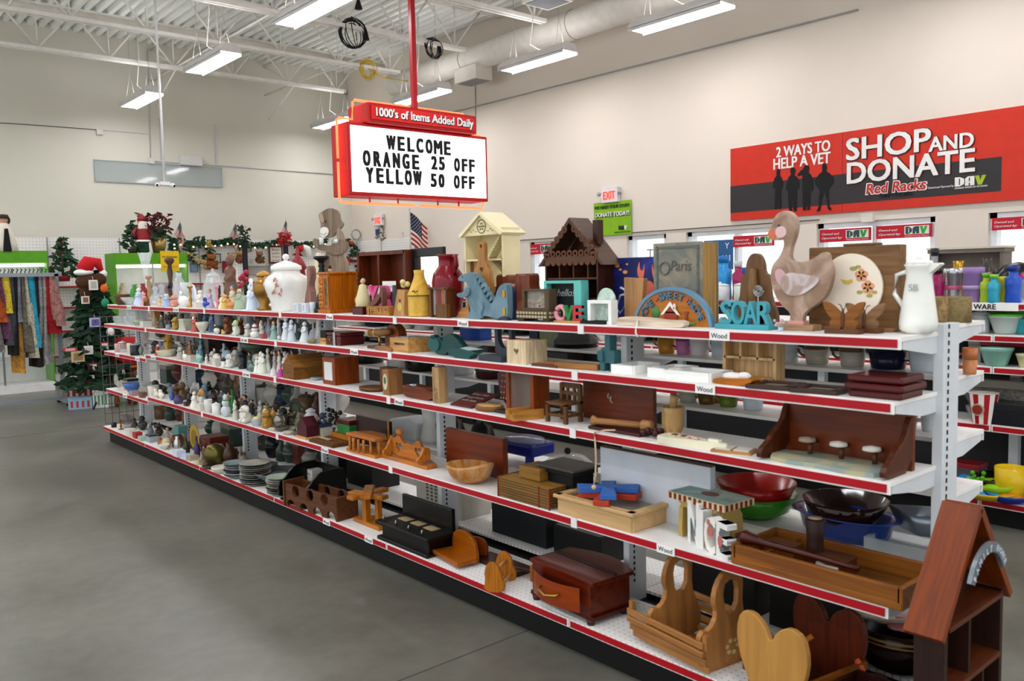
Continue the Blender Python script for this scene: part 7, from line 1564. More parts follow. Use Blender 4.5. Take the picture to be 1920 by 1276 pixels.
for px, s, lab, c in ((1080, 2, 'black dome-lidded appliance under clear plastic on the rear shelf', '#0c0c0e'),):
 t = thing('dome_dish', lab, 'dish', back(px, s), AISLE); MB().lathe([(.1, 0), (.1, .03), (.07, .06), (.05, .1), (.0, .13)], 24).obj('body', M(c, .15), t)
 MB().lathe([(.12, .02), (.09, .09), (.06, .14), (0, .155)], 20).obj('plastic_cover', glz('#d5d5d2', .12, .08), t)
for px, s, h, w, c, lab in ((1012, 2, 50, 24, '#2c2c4a', 'navy glass bottle behind the pale heart box'), (1040, 2, 36, 50, '#8f9a70', 'sage tin behind the flat brown plaque'), (892, 2, 20, 60, '#1a53b4', 'bright blue carton behind the dark green wooden toys'), (560, 3, 40, 40, '#35322e', 'dark storage tin on the rear shelf behind the log cabin')):
 P = back(px, s); u = 1 / ppm(P); t = thing('tin', lab, 'tin', P, AISLE); MB().box(0, 0, 0, w * u, .08, h * u).obj('body', M(c, .4), t, bev=.003); MB().box(0, 0, h * u, w * u, .08, .006).obj('lid', M(c, .3), t)
for i, (px, h, r, c, lab) in enumerate(((690, 46, .1, '#191919', 'black cooking pot behind the white-panelled box'), (755, 40, .09, '#c9c6bd', 'cream enamel pot behind the badge block'), (800, 56, .12, '#131313', 'tall black stock pot behind the wooden duck bowl'), (862, 44, .08, '#d0d4d6', 'white tureen beside the shelf upright'), (925, 50, .09, '#3a0d10', 'dark red stock pot behind the peg rack'))):
 P = back(px, 3); t = thing('cooking_pot', lab, 'pot', P, AISLE); hh = h / ppm(P)
 MB().lathe([(r * .9, 0), (r, .01), (r, hh * .8), (r * .96, hh * .8), (r * .9, .02), (0, .015)], 24).obj('body', M(c, .25), t); MB().lathe([(r * 1.02, hh * .8), (r * .7, hh * .92), (0, hh * .96)], 24).ball(0, 0, hh, .015).obj('lid', M(c, .2), t)
 MB().torus(-r, 0, hh * .6, .03, .008, n=14, k=6).obj('handle', BLACKM, t)
t = thing('toaster_oven', 'white electric appliance with a curly cord behind the dark framed panel', 'appliance', back(770, 4), AISLE)
MB().prism([(-.13, 0), (.16, 0), (.18, .1), (.1, .13), (-.1, .1)], -.08, .08).obj('body', M('#cfd4d8', .35), t, bev=.01); MB().torus(-.05, -.13, .012, .04, .006, plane='xy', n=16, k=6).obj('cord', NEARW, t)
t = thing('food_mixer', 'white and black jug appliance behind the orange letter rack', 'appliance', back(815, 4), AISLE)
MB().lathe([(.07, 0), (.08, .02), (.06, .12), (.07, .2), (.0, .22)], 20).obj('body', M('#d5d6d2', .3), t); MB().prism([(.03, .0), (.08, .0), (.12, .2), (.08, .2)], -.03, .03).obj('stand', BLACKM, t)
for px, k, lab in ((850, 1.0, 'black pan handle upright behind the reddish panel, the slimmer one'), (905, 1.1, 'black kettle shape behind the reddish panel')):
 t = thing('kettle', lab, 'kettle', back(px, 4), AISLE); MB().lathe([(.07, 0), (.08, .05), (.05, .14), (.02, .17), (.03, .19), (0, .2)], 18).obj('body', M('#0d0d0e', .25), t); MB().tube([(-.05, 0, .1), (-.07, 0, .22), (.03, 0, .25)], .012, 8).obj('handle', BLACKM, t)
t = thing('roasting_dish', 'cobalt blue electric griddle with legs behind the reddish panel', 'griddle', back(985, 4), AISLE)
MB().box(0, 0, .05, .26, .16, .06).obj('body', M('#16257e', .15), t, bev=.012); MB().lathe([(.13, .11), (.12, .125), (0, .13)], 24, sq=.6).obj('plate', M('#8d93b0', .15), t)
for x in (-.1, .1): MB().box(x, -.06, 0, .03, .03, .06).obj('leg', M('#16257e', .15), t)
t = thing('dish_cover', 'domed clear glass lid resting behind the black plinth box', 'lid', back(1065, 4), AISLE); MB().lathe([(.14, 0), (.13, .03), (.08, .075), (0, .09)], 28).obj('dome', glz('#dfe2e2', .35), t); MB().ball(0, 0, .1, .016).obj('knob', BLACKM, t)
t = thing('serving_dish', 'oval white dish rim behind the wide white panel', 'dish', back(1160, 4), AISLE); MB().lathe([(.1, 0), (.17, .05), (.165, .06), (.09, .012), (0, .01)], 28, sq=.6).obj('body', M('#d9dbd6', .2), t)
t = thing('mixing_bowl', 'red bowl nested in a green one behind the checked stool', 'bowl', back(1418, 4), AISLE); MB().lathe([(.07, 0), (.12, .03), (.15, .09), (.145, .09), (.11, .04), (0, .02)], 28).obj('outer_bowl', M('#3f8a26', .2), t); MB().lathe([(.06, .05), (.12, .07), (.145, .13), (.14, .13), (.11, .08), (0, .06)], 28).obj('inner_bowl', M('#a8170f', .2), t, 'red inner bowl')
t = thing('baking_dish', 'cobalt blue glass baking dish behind the pine tray', 'dish', back(1585, 4, .0), AISLE)
MB().lathe([(.13, 0), (.15, .02), (.165, .075), (.19, .08), (.185, .084), (.155, .08), (.14, .025), (0, .012)], 32, sq=.62).obj('body', glz('#1d3fa0', .75, .08), t)
t = thing('glass_bowl', 'dark brown glass bowl sitting in the cobalt blue baking dish', 'bowl', back(1585, 4, .0) + Vector((0, 0, .03)), AISLE); MB().lathe([(.05, 0), (.1, .03), (.14, .1), (.135, .1), (.09, .035), (0, .02)], 28).obj('body', M('#220906', .1), t)
t = thing('glass_tray', 'clear rectangular glass baking dish beside the end upright', 'dish', back(1722, 4, -.02), AISLE); mb = MB()
for y in (-.09, .09): mb.box(0, y, 0, .26, .01, .05)
for x in (-.13, .13): mb.box(x, 0, 0, .01, .18, .05)
mb.box(0, 0, 0, .26, .18, .006); mb.obj('body', glz('#d5dcdd', .4, .05), t)
t = thing('steel_tray', 'grey metal loaf pan hanging low beside the end upright', 'pan', back(1738, 4, .06) + Vector((0, 0, .052)), AISLE); MB().lathe([(.09, 0), (.13, .07), (.125, .07), (.085, .01), (0, .008)], 4, sq=.6).obj('body', M('#8f98a2', .3, metal=.7), t)
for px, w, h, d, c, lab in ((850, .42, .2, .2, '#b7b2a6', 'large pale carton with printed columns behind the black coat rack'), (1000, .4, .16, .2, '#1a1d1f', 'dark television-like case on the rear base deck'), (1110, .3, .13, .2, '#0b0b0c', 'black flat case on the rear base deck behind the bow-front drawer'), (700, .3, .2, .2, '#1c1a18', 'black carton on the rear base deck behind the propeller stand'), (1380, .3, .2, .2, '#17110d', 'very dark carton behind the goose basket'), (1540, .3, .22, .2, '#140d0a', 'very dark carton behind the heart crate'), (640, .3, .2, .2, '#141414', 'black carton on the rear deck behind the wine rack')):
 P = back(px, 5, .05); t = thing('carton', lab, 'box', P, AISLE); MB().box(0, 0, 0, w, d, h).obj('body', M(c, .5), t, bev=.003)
 if c == '#b7b2a6':
  mb = MB()
  for i in range(4):
   for j in range(6): mb.box(-.1 + i * .04, -d / 2 - .001, .06 + j * .02, .022, .001, .012)
  mb.obj('printing', M('#55524c', .6), t, 'columns of dark print')
 else: MB().box(0, 0, h, w * .96, d * .96, .004).obj('lid', M(c, .5), t)
rn = random.Random(21)
for s, step in ((2, 24), (3, 17), (4, 17), (5, 20)):
 px = 302
 while px < (640 if s > 2 else 520):
  P = back(px, s, rn.uniform(-.06, .06)); h = rn.uniform(.09, .14) * (1.5 if s > 3 else 1)
  F(rn.choice(['box', 'jar', 'vase', 'canister', 'urn', 'bottle', 'teapot']), 0, px, 0, h, rn.choice(['2a2622', '4a4038', '8d8a84', 'b9b6ae', '1c1c20', '5a2a22', '3a4a42', '6a5238', 'c9c4ba', '30405a']) + ',' + rn.choice(['3a3430', '7d766c', '23252a', 'a39d92']), 'shadowy housewares item on the rear %s shelf, seen through the figurine bays' % ORD2[s], .9, loc=P, group='rear %s shelf housewares' % ORD2[s])
  px += step * rn.uniform(.8, 1.2)
for nm, px, py, c, lab in (('wall_ornament', 708, 440, '#2a3f7a', 'small blue and white ornament on the wall under the far exit sign'), ('switch_box', 752, 445, '#d9d4cb', 'small white box on the wall beside the big flag')):
 p = at(px, py, 0, XR - .02); o = MB().box(0, 0, 0, .1, .03, .1, T(rz=AISLE)).obj(nm, M(c, .5), bev=.004); o.location = p; tag(o, lab, 'ornament' if 'orn' in nm else 'box')
# goods on the second run
def at2(px, s, dx=.08):
 X = FX2 + dx; z = G2Z[s] - HC; tt = (px - 960) / FPX
 return Vector((X, -(X * (CR.x - tt * CF.x) + z * (CR.z - tt * CF.z)) / (CR.y - tt * CF.y), G2Z[s]))
for k, px, s, dx, h, c, lab, w in [
 ('water_bottle', 1757, 1, .05, 54, '8f1450,1a1418', 'crimson metal water bottle just past the cream pitcher', .95), ('tumbler', 1746, 1, .14, 54, 'd9417f,e9e6e6', 'hot pink striped cup half hidden by the cream pitcher', .8), ('water_bottle', 1751, 1, .24, 84, '~c2c6ca,22252a', 'clear bottle with a black flip lid behind the crimson bottle', .5), ('tumbler', 1787, 1, .15, 62, '*b5b9bb,d9688a', 'brushed steel tumbler with a pink collar', .95), ('tumbler', 1825, 1, .06, 66, '8d6fa8,a996b9', 'tall violet tumbler with a clear lower half', .95),
 ('vase', 1796, 1, .3, 74, '*b3892e,c79b3c', 'golden glass lantern vase with a blue knob behind the tumblers', .75), ('tumbler', 1842, 1, .14, 56, '7a1a58,a67ab8', 'plum patterned child cup with a lilac lid', .95), ('water_bottle', 1848, 1, .03, 48, '9bb52c,6fb03a', 'lime green gourd-shaped bottle with a blue lid', .85), ('water_bottle', 1863, 1, .01, 46, '2f9fb8,7fc23a', 'aqua gourd-shaped bottle with a lime lid and white tag', .95), ('tumbler', 1880, 1, .14, 48, 'c9c43a', 'yellow-green plastic cup behind the aqua bottle', .9), ('water_bottle', 1899, 1, .05, 60, '2450b5,16317a', 'royal blue clear water bottle with a carry loop', .95),
 ('vase', 1850, 1, .42, 78, '3a3531,2a2623', 'brown and black pinched vase standing high at the back', .65), ('ball_ornament', 1908, 1, .4, 72, '17171a', 'large shiny black speckled round vase by the window', 1.0), ('water_bottle', 1915, 1, .1, 46, '~b9c0c8,d93a8a', 'clear bottle with a pink cap at the very edge', .9), ('water_bottle', 1356, 1, .12, 70, '2b8fd0,1f6cb0', 'sky blue water jug seen beside the boxed book', .95), ('water_bottle', 1384, 1, .1, 62, '9a1f55,b9bcbc', 'magenta bottle with a silver cap behind the SOAR letters', .7), ('tumbler', 1402, 1, .2, 60, '3a5fa8', 'dark blue tumbler before the window poster', .7), ('canister', 1395, 1, .02, 36, 'cfd6cc,d5d8cf', 'pale canister painted with small flowers behind the brown sconce', 1.3), ('canister', 1350, 1, .02, 34, 'd3d8dc,dfe3e6', 'white canister with a scribble beside the boxed book', 1.3),
 ('bowl', 1210, 1, .2, 36, '0f1012,15161a', 'shiny black planter bowl in front of the window', 1.2), ('tub', 1885, 2, .1, 34, 'b9c6c0,5fc41c', 'clear mixing bowl with a bright green lid and foot', 1.0), ('tub', 1893, 2, .3, 42, '4a8a3c,3f7a33', 'dark green lidded bowl behind the bright green one', 1.0), ('tub', 1915, 2, .12, 26, '2f9aa0,37a6a8', 'teal plastic tub cut off by the edge of the picture', .7), ('canister', 1838, 2, .12, 44, 'c3c8ca,c9ced0', 'white printed canister beside the green-lidded bowl', .9), ('box', 1818, 2, .06, 24, '5c0f22,6a1428', 'dark red box under the plastic ware card', 1.0),
 ('tub', 1868, 3, .05, 32, '7fb5a5,8fc2b2', 'mint green mixing bowl', 1.05), ('box', 1890, 3, .25, 42, '2a2326,a01c28', 'dark clear container with a red band behind the mint bowl', 1.6), ('box', 1843, 3, .25, 40, 'a8a79f,b5b3aa', 'pale grey ribbed bin behind the mint bowl', .9), ('box', 1893, 3, .32, 52, '1e2f66,26407f', 'navy-lidded container stacked behind the mint bowl', .7), ('tub', 1925, 3, .06, 24, 'd5cd9a,d9d2a6', 'cream yellow bowl at the edge of the picture', .9),
 ('dish', 1835, 4, .1, 28, '~b9bfc2', 'stack of clear bowls beside the popcorn bucket', .55), ('bowl', 1850, 4, .32, 60, '~9fb4c4', 'big clear blue-tinted bowl above the popcorn bucket', .8), ('box', 1905, 4, .3, 76, '^6f6a62,7d766c', 'bulky grey parcel wrapped in clear plastic', 1.4), ('box', 1900, 4, .08, 42, '17171b,1f1f24', 'black bag with a lime price tag beside the popcorn bucket', 1.3),
 ('dish', 1893, 5, .2, 30, '2a2110,3a2c14', 'dark round tray wrapped in plastic on the lowest shelf', 1.1), ('ball_ornament', 1828, 5, .12, 30, '1f6ea8,2a85c4', 'round blue plastic lid in clear plastic', 1.0), ('bouquet', 1848, 5, .05, 46, '4fa012,58ad14,4a9a10', 'leafy lime green plastic toy on the lowest shelf', .9), ('bowl', 1882, 5, .06, 28, '8fc21a,9ed024', 'lime yellow plastic bowl on the lowest shelf', 1.3), ('cup', 1912, 5, .1, 60, 'd9b412', 'bright yellow plastic jug', .9), ('dish', 1870, 5, .02, 18, 'c9a81c,2f8fd0', 'blue and yellow plastic plate pair at the front of the lowest shelf', 2.0), ('dish', 1910, 5, .02, 18, '1d2f8a,d98a1c', 'navy and orange plastic plate at the very edge', 1.6), ('box', 1832, 5, .3, 40, '4a4a4e,8a1c22', 'dark toy box wrapped in plastic at the back of the lowest shelf', 1.2)]:
 F(k, 0, px, 0, h, c, lab, w, loc=at2(px, s, dx) + (Vector((-.14, 0, 0)) if s == 5 else Vector()))
t = thing('popcorn_bucket', 'red and white striped popcorn bucket with a round badge', 'bucket', at2(1843, 4, .03), AISLE)
n = 16; r0, r1, h = .055, .078, .17
for q, c in ((0, '#e9e4df'), (1, '#a8141c')):
 mb = MB()
 for i in range(q, n, 2):
  a, b = 2 * PI * i / n, 2 * PI * (i + 1) / n
  mb.add([(r0 * math.cos(a), r0 * math.sin(a), 0), (r0 * math.cos(b), r0 * math.sin(b), 0), (r1 * math.cos(b), r1 * math.sin(b), h), (r1 * math.cos(a), r1 * math.sin(a), h)], [(0, 1, 2, 3)])
 mb.obj('stripe', M(c, .4), t, 'red stripes' if q else 'white stripes')
MB().lathe([(r1, h), (r1 + .004, h + .006), (r1 - .004, h), (.0, h - .03)], 20).obj('rim', M('#d9d5cc', .4), t); MB().prism(ring(.0, .085, .034, 20), -.084, -.072).obj('badge', M('#a9a39a', .4), t); MB().prism(ring(.0, .085, .027, 20), -.086, -.084).obj('badge_face', M('#8c2a18', .4), t)
P = at2(1800, 1, .75)
t = thing('shelf_unit', 'beige box shelf unit standing behind the bottles', 'shelf', (P.x - .1, at2(1805, 1, .55).y, G2Z[1]), AISLE); MB().box(0, .06, 0, .42, .01, .3).box(-.21, 0, 0, .02, .14, .3).box(.21, 0, 0, .02, .14, .3).box(0, 0, .29, .46, .16, .025).obj('case', M('#6f655c', .6), t); MB().box(0, -.005, .315, .47, .17, .012).obj('top', M('#c9c2b0', .5), t)
t = thing('potted_plant', 'green trailing plant with tall wire stakes in the black planter', 'plant', at2(1205, 1, .2) + Vector((0, 0, .06)), 0)
rn = random.Random(2); mb = MB()
for i in range(90):
 a = rn.uniform(0, 6.28); r = rn.uniform(0, .13)
 mb.prism([(0, 0), (.012, .008), (.026, 0), (.012, -.008)], -.001, .001, m=T(r * math.cos(a), r * math.sin(a), rn.uniform(.04, .24) - r * .4, rn.uniform(-1.2, 1.2), rn.uniform(-1, 1), a))
mb.obj('foliage', M('#3d5a34', .6), t)['kind'] = 'stuff'
for x, h in ((-.06, .2), (.0, .2), (.1, .33)): MB().tube([(x, 0, 0), (x, 0, h)], .004, 5).cyl(x, 0, h, .03, .006, 12).obj('stake', M('#2c2a28', .5), t)
def stack2(px, n, r, dz, c, lab, gr, h=0):
 P = at2(px, 3, .16)
 for i in range(n):
  o = MB().lathe([(r * .5, 0), (r * .6, .002), (r, dz * 1.3), (r * .96, dz * 1.4), (r * .5, .004), (0, .004)], 24).obj('plate', M(c, .25)); o.location = P + Vector((0, 0, i * dz)); tag(o, lab, 'plate', gr)
for a in [(672, 4, .14, .016, '#d8d5c6', 'cream plate in the stack seen over the dark red chest', 'plates over the dark red chest'), (703, 4, .13, .016, '#20283c', 'navy plate in the stack seen over the spyglass', 'plates over the spyglass'), (762, 8, .1, .013, '#ddd6ba', 'ivory plate in the stack seen over the pale crate', 'plates over the pale crate'), (795, 8, .11, .013, '#cfd0cc', 'grey-white plate in the stack next to the ivory ones', 'plates next to the ivory stack'), (828, 8, .09, .013, '#a8842c', 'golden plate in the stack over the wooden triceratops', 'golden plates'),
          (903, 4, .14, .017, '#e2ded0', 'white rimmed plate in the stack over the green wooden toys', 'plates over the green toys'), (975, 4, .12, .018, '#141518', 'black plate in the stack behind the charcoal ring', 'black plates'), (1030, 8, .14, .012, '#e0ddd2', 'white plate in the tall stack behind the pale heart box', 'plates behind the heart box'), (1075, 4, .12, .014, '#e3e0d6', 'white saucer-like plate in the low stack over the black dome', 'plates over the black dome')]: stack2(*a)
for px, k, h, c, lab in ((1095, 'bowl', 22, '~d5d9d8', 'clear glass bowl over the black dome'), (1135, 'bowl', 26, 'dedbcf,d98a1c', 'cream bowl holding an orange dish behind the teal dog'), (932, 'dish', 10, 'e2dcc6', 'wide cream platter behind the charcoal ring'), (1190, 'dish', 18, '~cfd4d3', 'clear glass platter near the first mugs')): F(k, 0, px, 0, h, c, lab, 1.0, loc=at2(px, 3, .12))
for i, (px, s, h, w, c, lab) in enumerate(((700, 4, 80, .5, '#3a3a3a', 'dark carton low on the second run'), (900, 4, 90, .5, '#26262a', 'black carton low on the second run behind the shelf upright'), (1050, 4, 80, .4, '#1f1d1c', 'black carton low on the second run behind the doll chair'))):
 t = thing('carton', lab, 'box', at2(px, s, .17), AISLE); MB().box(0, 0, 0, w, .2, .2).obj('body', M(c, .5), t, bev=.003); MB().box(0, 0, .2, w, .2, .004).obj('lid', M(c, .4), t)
rn = random.Random(12)
ORD = ['', '', 'second', 'third', 'fourth', 'base']
for s, x0, x1, st in ((2, 290, 600, 9), (3, 292, 560, 10), (4, 300, 640, 11), (5, 250, 470, 16)):
 px = x0
 while px < x1:
  k = rn.choice(['lady', 'bear', 'cat', 'child', 'vase', 'bird', 'dog', 'owl'])
  c = rn.choice(['5c4a3a', '3a2c22', '8a7a66', 'a39b90', '2b2a2c', '6f7a80', '7d5f48', 'b9b2a6', '4a3a3c'])
  F(k, s, px + rn.uniform(-3, 3), rn.uniform(.17, .2), rn.uniform(.085, .125), c, 'dim little ornament in the back row of the %s shelf' % ORD[s], .8, rn.uniform(-40, 40), group='back row ornaments on the %s shelf' % ORD[s])
  px += st
# back wall and far corner
def foliage(name, parent, mat, n, f, size, seed=1):
 rn = random.Random(seed); mb = MB()
 for i in range(n):
  x, y, z = f(rn); a = rn.uniform(0, 6.28)
  mb.prism([(0, -size * .22), (size * .6, -size * .2), (size, 0), (size * .6, size * .2), (0, size * .22)], -.002, .002, m=T(x, y, z, rn.uniform(-1, 1), rn.uniform(-.4, .8), a))
 o = mb.obj(name, mat, parent); o['kind'] = 'stuff'; return o
def cone(R, z0, z1):
 def f(rn):
  q = rn.random() ** 1.5; a = rn.uniform(0, 6.28); r = R * (1 - q) * rn.uniform(.55, 1) + .01
  return r * math.cos(a), r * math.sin(a), z0 + (z1 - z0) * q
 return f
GRN = M('#24452c', .7); DGR = M('#16301e', .7)
def cabinet(label, x0, x1, y, zt, seed):
 w = x1 - x0; t = thing('display_cabinet', label, 'cabinet', ((x0 + x1) / 2, y, 0), 0); d = .46; LG = M('#57a011', .45)
 MB().box(-w / 2, 0, .12, .02, d, zt - .12).box(w / 2, 0, .12, .02, d, zt - .12).obj('side_panel', LG, t); MB().box(0, -.01, zt - .16, w, d, .16).obj('fascia', LG, t); MB().box(0, d / 2, .12, w, .02, zt - .14).obj('back_panel', NEARW, t); MB().box(0, 0, 0, w, d, .12).obj('base', WHITE, t)
 MB().box(0, -d / 2 + .05, zt - .21, w - .06, .05, .04).obj('light_tube', M('#fdf6ff', .4, 'emit', e=5), t, 'bright tube light')
 for z in (.45, .85, 1.25): MB().box(0, 0, z, w - .04, d - .04, .015).obj('glass_shelf', glz('#d5e0dd', .4), t)
 MB().box(0, -d / 2, .12, w - .02, .006, zt - .3).obj('pane', glz('#eef2f2', .05, .02), t); MB().box(0, -d / 2 - .005, .12, .025, .02, zt - .28).obj('door_frame', STEEL, t)
cabinet('lit green-topped glass display cabinet with a small tree and santa on its roof', 3.66, 4.68, 13.1, 1.87, 1); cabinet('lit green-topped glass display cabinet behind the scarf rack', 1.6, 2.79, 13.1, 1.9, 2)
rn = random.Random(6)
for x0, x1, nm in ((3.7, 4.65, 'with a santa on its roof'), (1.75, 2.75, 'behind the scarf rack')):
 for i in range(9):
  z = (1.265, .865)[i % 2]; F(rn.choice(['vase', 'bowl', 'jar', 'goblet', 'lady']), 0, i, 0, rn.uniform(.13, .2), rn.choice(['d9d0c0', '~d5d9d6', 'b58f9c', 'c9b48a', 'e3e0d8']), 'small trinket inside the lit cabinet ' + nm, 1.0, loc=Vector((x0 + .1 + i * .095, 13.08, z)), group='trinkets in the lit cabinet ' + nm)
P = Vector((4.45, 12.85, 1.7)); t = thing('notice_card', 'yellow notice hung on the green cabinet front', 'notice', (4.42, 12.85, 1.6), 0); MB().box(0, 0, 0, .27, .006, .3).obj('card', M('#e8bf12', .5), t); MB().text('All showcase', 0, -.004, .2, .03, .001, .02, w=.22).text('items sold as is', 0, -.004, .06, .025, .001, 0, w=.2).obj('lettering', M('#2a2410', .5), t)
def small_tree(name, label, P, h, r, seed, n=150, lights=0):
 t = thing(name, label, 'tree', P, 0); MB().cyl(0, 0, 0, r * .35, h * .14, 12, r * .42).obj('pot', M('#8a1a20' if lights else '#4a3520', .5), t); MB().cyl(0, 0, h * .1, .015, h * .5, 8).obj('trunk', WALZ, t); foliage('foliage', t, GRN, n, cone(r, h * .15, h), r * .45, seed)
 if lights:
  mb = MB(); rn = random.Random(seed)
  for i in range(lights): x, y, z = cone(r * 1.05, h * .2, h)(rn); mb.ball(x, y, z, .018, n=6)
  mb.obj('bauble', M('#c94a3a', .3), t)
small_tree('christmas_tree', 'small bare artificial pine on top of the green cabinet', Vector((3.95, 13.0, 1.875)), .46, .17, 3); small_tree('christmas_tree', 'small pine dotted with red baubles on the wall shelf by the scarves', at(119, 527, 1, 13.55), .62, .24, 4, 170, 14)
t = thing('santa_figure', 'standing santa figure in a red coat and green trousers on the green cabinet', 'figure', (4.08, 12.95, 1.875), 0)
MB().lathe([(.07, 0), (.085, .02), (.08, .17), (0, .17)], 14).obj('trousers', M('#17402c', .6), t); MB().lathe([(.1, .16), (.105, .2), (.085, .34), (.04, .4), (0, .4)], 14).tube([(-.07, 0, .36), (-.14, -.02, .27), (-.13, -.05, .23)], .03, 8).tube([(.07, 0, .36), (.14, -.02, .27), (.14, -.05, .23)], .03, 8).obj('coat', M('#8a1c22', .6), t)
MB().torus(0, 0, .17, .098, .018, plane='xy', n=14, k=6).obj('fur_trim', NEARW, t); MB().ball(0, 0, .44, .06).obj('head', M('#d9a98a', .6), t); MB().ball(0, -.04, .37, .07, .04, .1).obj('beard', M('#e3ddd0', .8), t); MB().lathe([(.065, .46), (.06, .5), (.02, .56), (0, .57)], 12).obj('hat', M('#8a1c22', .6), t); MB().ball(-.13, -.05, .22, .03).ball(.14, -.05, .22, .03).obj('mittens', BLACKM, t)
t = thing('poinsettia', 'gold pot of dark red poinsettias on the green cabinet', 'flowers', (4.32, 13.0, 1.875), 0); MB().lathe([(.08, 0), (.12, .22), (.1, .22), (0, .2)], 16).obj('pot', M('#a98a52', .3, metal=.7), t)
foliage('leaves', t, GRN, 40, lambda r: (r.uniform(-.15, .1), r.uniform(-.12, .1), r.uniform(.22, .4)), .14, 5); foliage('petals', t, M('#4f0f18', .6), 90, lambda r: (r.uniform(-.22, .16), r.uniform(-.14, .12), r.uniform(.33, .58)), .09, 6)
t = thing('winter_doll', 'doll in a white winter coat on the green cabinet behind the scarves', 'doll', at(10, 472, 1, 13.0), 0); MB().lathe([(.16, 0), (.14, .15), (.08, .32), (.05, .38), (0, .38)], 14).obj('coat', M('#ded8c8', .7), t); MB().prism([(-.05, 0), (.05, 0), (.02, .3), (-.02, .3)], -.165, -.14).obj('dark_dress', BLACKM, t); MB().ball(0, 0, .42, .06).obj('head', M('#c99a7c', .6), t); MB().ball(.02, .02, .42, .07, .06, .07).lathe([(.08, .44), (.06, .49), (0, .5)], 12).obj('hair', M('#3a2418', .7), t)
def garland(pts, label, r=.045):
 t = thing('garland', label, 'garland', pts[0], 0); P0 = pts[0]; L = []
 for a, b in zip(pts, pts[1:]):
  for i in range(12): q = i / 12; L.append((a.lerp(b, q) - P0) + Vector((0, 0, -.1 * math.sin(PI * q) * (a - b).length / 1.4)))
 foliage('foliage', t, GRN, len(L) * 9, lambda rn: (rn.choice(L) + Vector((rn.uniform(-r, r), rn.uniform(-r, r), rn.uniform(-r, r)))), .07, 7)
 mb = MB()
 for i in range(2, len(L), 4): mb.ball(L[i].x, L[i].y - .05, L[i].z - .05, .016, n=6)
 mb.obj('fairy_light', M('#ffd9a8', .4, 'emit', e=2.5), t, 'warm fairy lights')
GY = 13.76
garland([at(x, y, 1, GY) for x, y in ((326, 468), (324, 449), (395, 455), (430, 449), (465, 458), (525, 450), (580, 457), (612, 450))], 'green garland with warm lights swagged along the pegboard top')
def wreath(label, P, R, cols, seed):
 t = thing('wreath', label, 'wreath', P, 0)
 def f(rn): a = rn.uniform(0, 6.28); r = R + rn.uniform(-.05, .05); return r * math.cos(a), rn.uniform(-.06, .03), r * math.sin(a)
 foliage('foliage', t, GRN, 130, f, .08, seed)
 for i, (a0, a1, c) in enumerate(cols): foliage('flowers', t, M(c, .6), 26, lambda rn: (R * math.cos(q := rn.uniform(a0, a1)), -.07, R * math.sin(q)), .08, seed + i)
wreath('wreath with pale gold flowers on the pegboard', at(373, 469, 1, 13.78), .17, [(3.4, 5.6, '#c9b06a'), (.2, .9, '#c9b06a')], 9); wreath('green wreath with red flowers beside the moose sculpture', at(650, 470, 1, 13.74), .17, [(-1.9, -1.2, '#a82218'), (.9, 1.5, '#b8452c')], 12)
def flag(label, P, L, hh, w, tilt, drop):
 """a flag on a pole; its stripes, canton and stars are separate parts"""
 t = thing('flag', label, 'flag', P, 0)
 d = Vector((math.sin(tilt), 0, math.cos(tilt))); MB().tube([(0, 0, 0), tuple(d * L)], .012 if L > .8 else .006, 6).ball(*tuple(d * (L + .01)), .02 if L > .8 else .008, n=6).obj('pole', M('#b9b9b4', .4), t)
 def pt(u, v):   # u along the fly, v down the hoist
  h = d * (L - v * hh - .02); s = u * w
  return h + Vector((s * math.cos(drop), -.03 * math.sin(u * 9), -s * math.sin(drop)))
 for nm, m, sel in (('red_stripe', M('#9c1c2c', .7), lambda i, j: i % 2 == 0), ('white_stripe', M('#ddd5c8', .7), lambda i, j: i % 2 == 1), ('canton', M('#1d2440', .7), None)):
  mb = MB()
  for i in range(13):
   for j in range(10):
    inc = i < 7 and j < 4
    if (sel is None) != inc or (sel and not sel(i, j)): continue
    mb.add([pt(j / 10, i / 13), pt((j + 1) / 10, i / 13), pt((j + 1) / 10, (i + 1) / 13), pt(j / 10, (i + 1) / 13)], [(0, 1, 2, 3)])
  o = mb.obj(nm, m, t)
  if sel is None:
   st = MB()
   for i in range(9):
    for j in range(6 if i % 2 == 0 else 5):
     c = pt((j * .064 + (.03 if i % 2 == 0 else .062)), (i + .6) / 9.4 * 7 / 13); st.ball(c.x, c.y - .003, c.z, w * .012, .003, w * .012, 5)
   st.obj('star', M('#d9d6d0', .6), o, 'white stars')
P = at(770, 470, 1, 11.6); flag('big american flag on a pole against the banner wall', Vector((P.x, 11.6, P.z - .25)), at(769, 394, 1, 11.6).z - P.z + .25, .52, .74, 0, .62)
for i, (x0, y0, x1, y1) in enumerate(((322, 450, 338, 414), (428, 448, 442, 417), (524, 446, 536, 411))):
 a, b = at(x0, y0, 1, 13.75), at(x1, y1, 1, 13.75)
 flag(['small american flag above the gold flower wreath', 'small american flag beside the holly topped black post', 'small american flag behind the bunch of red flowers'][i], a, (b - a).length, .2, .3, math.atan2(b.x - a.x, b.z - a.z), 1.35)
for px, lab, c, n in ((458, 'black post topped with a bushy dark holly sprig', '#1c3320', 1), (535, 'black post topped with bright red flowers', '#b80f1c', 2)):
 b = at(px, 452, 1, 13.3); a = Vector((b.x, b.y, 0)); t = thing('flower_post', lab, 'post', a, 0); MB().box(0, 0, 0, .07, .05, b.z - a.z).obj('post', M('#1c1d24', .5), t); k = b.z - a.z
 foliage('flowers', t, M(c, .6), 90, lambda r: (r.uniform(-.08, .06) * (1 if n == 1 else 1.5), r.uniform(-.06, .06), k + r.uniform(-.05, .25 if n == 1 else .15)), .06, n)
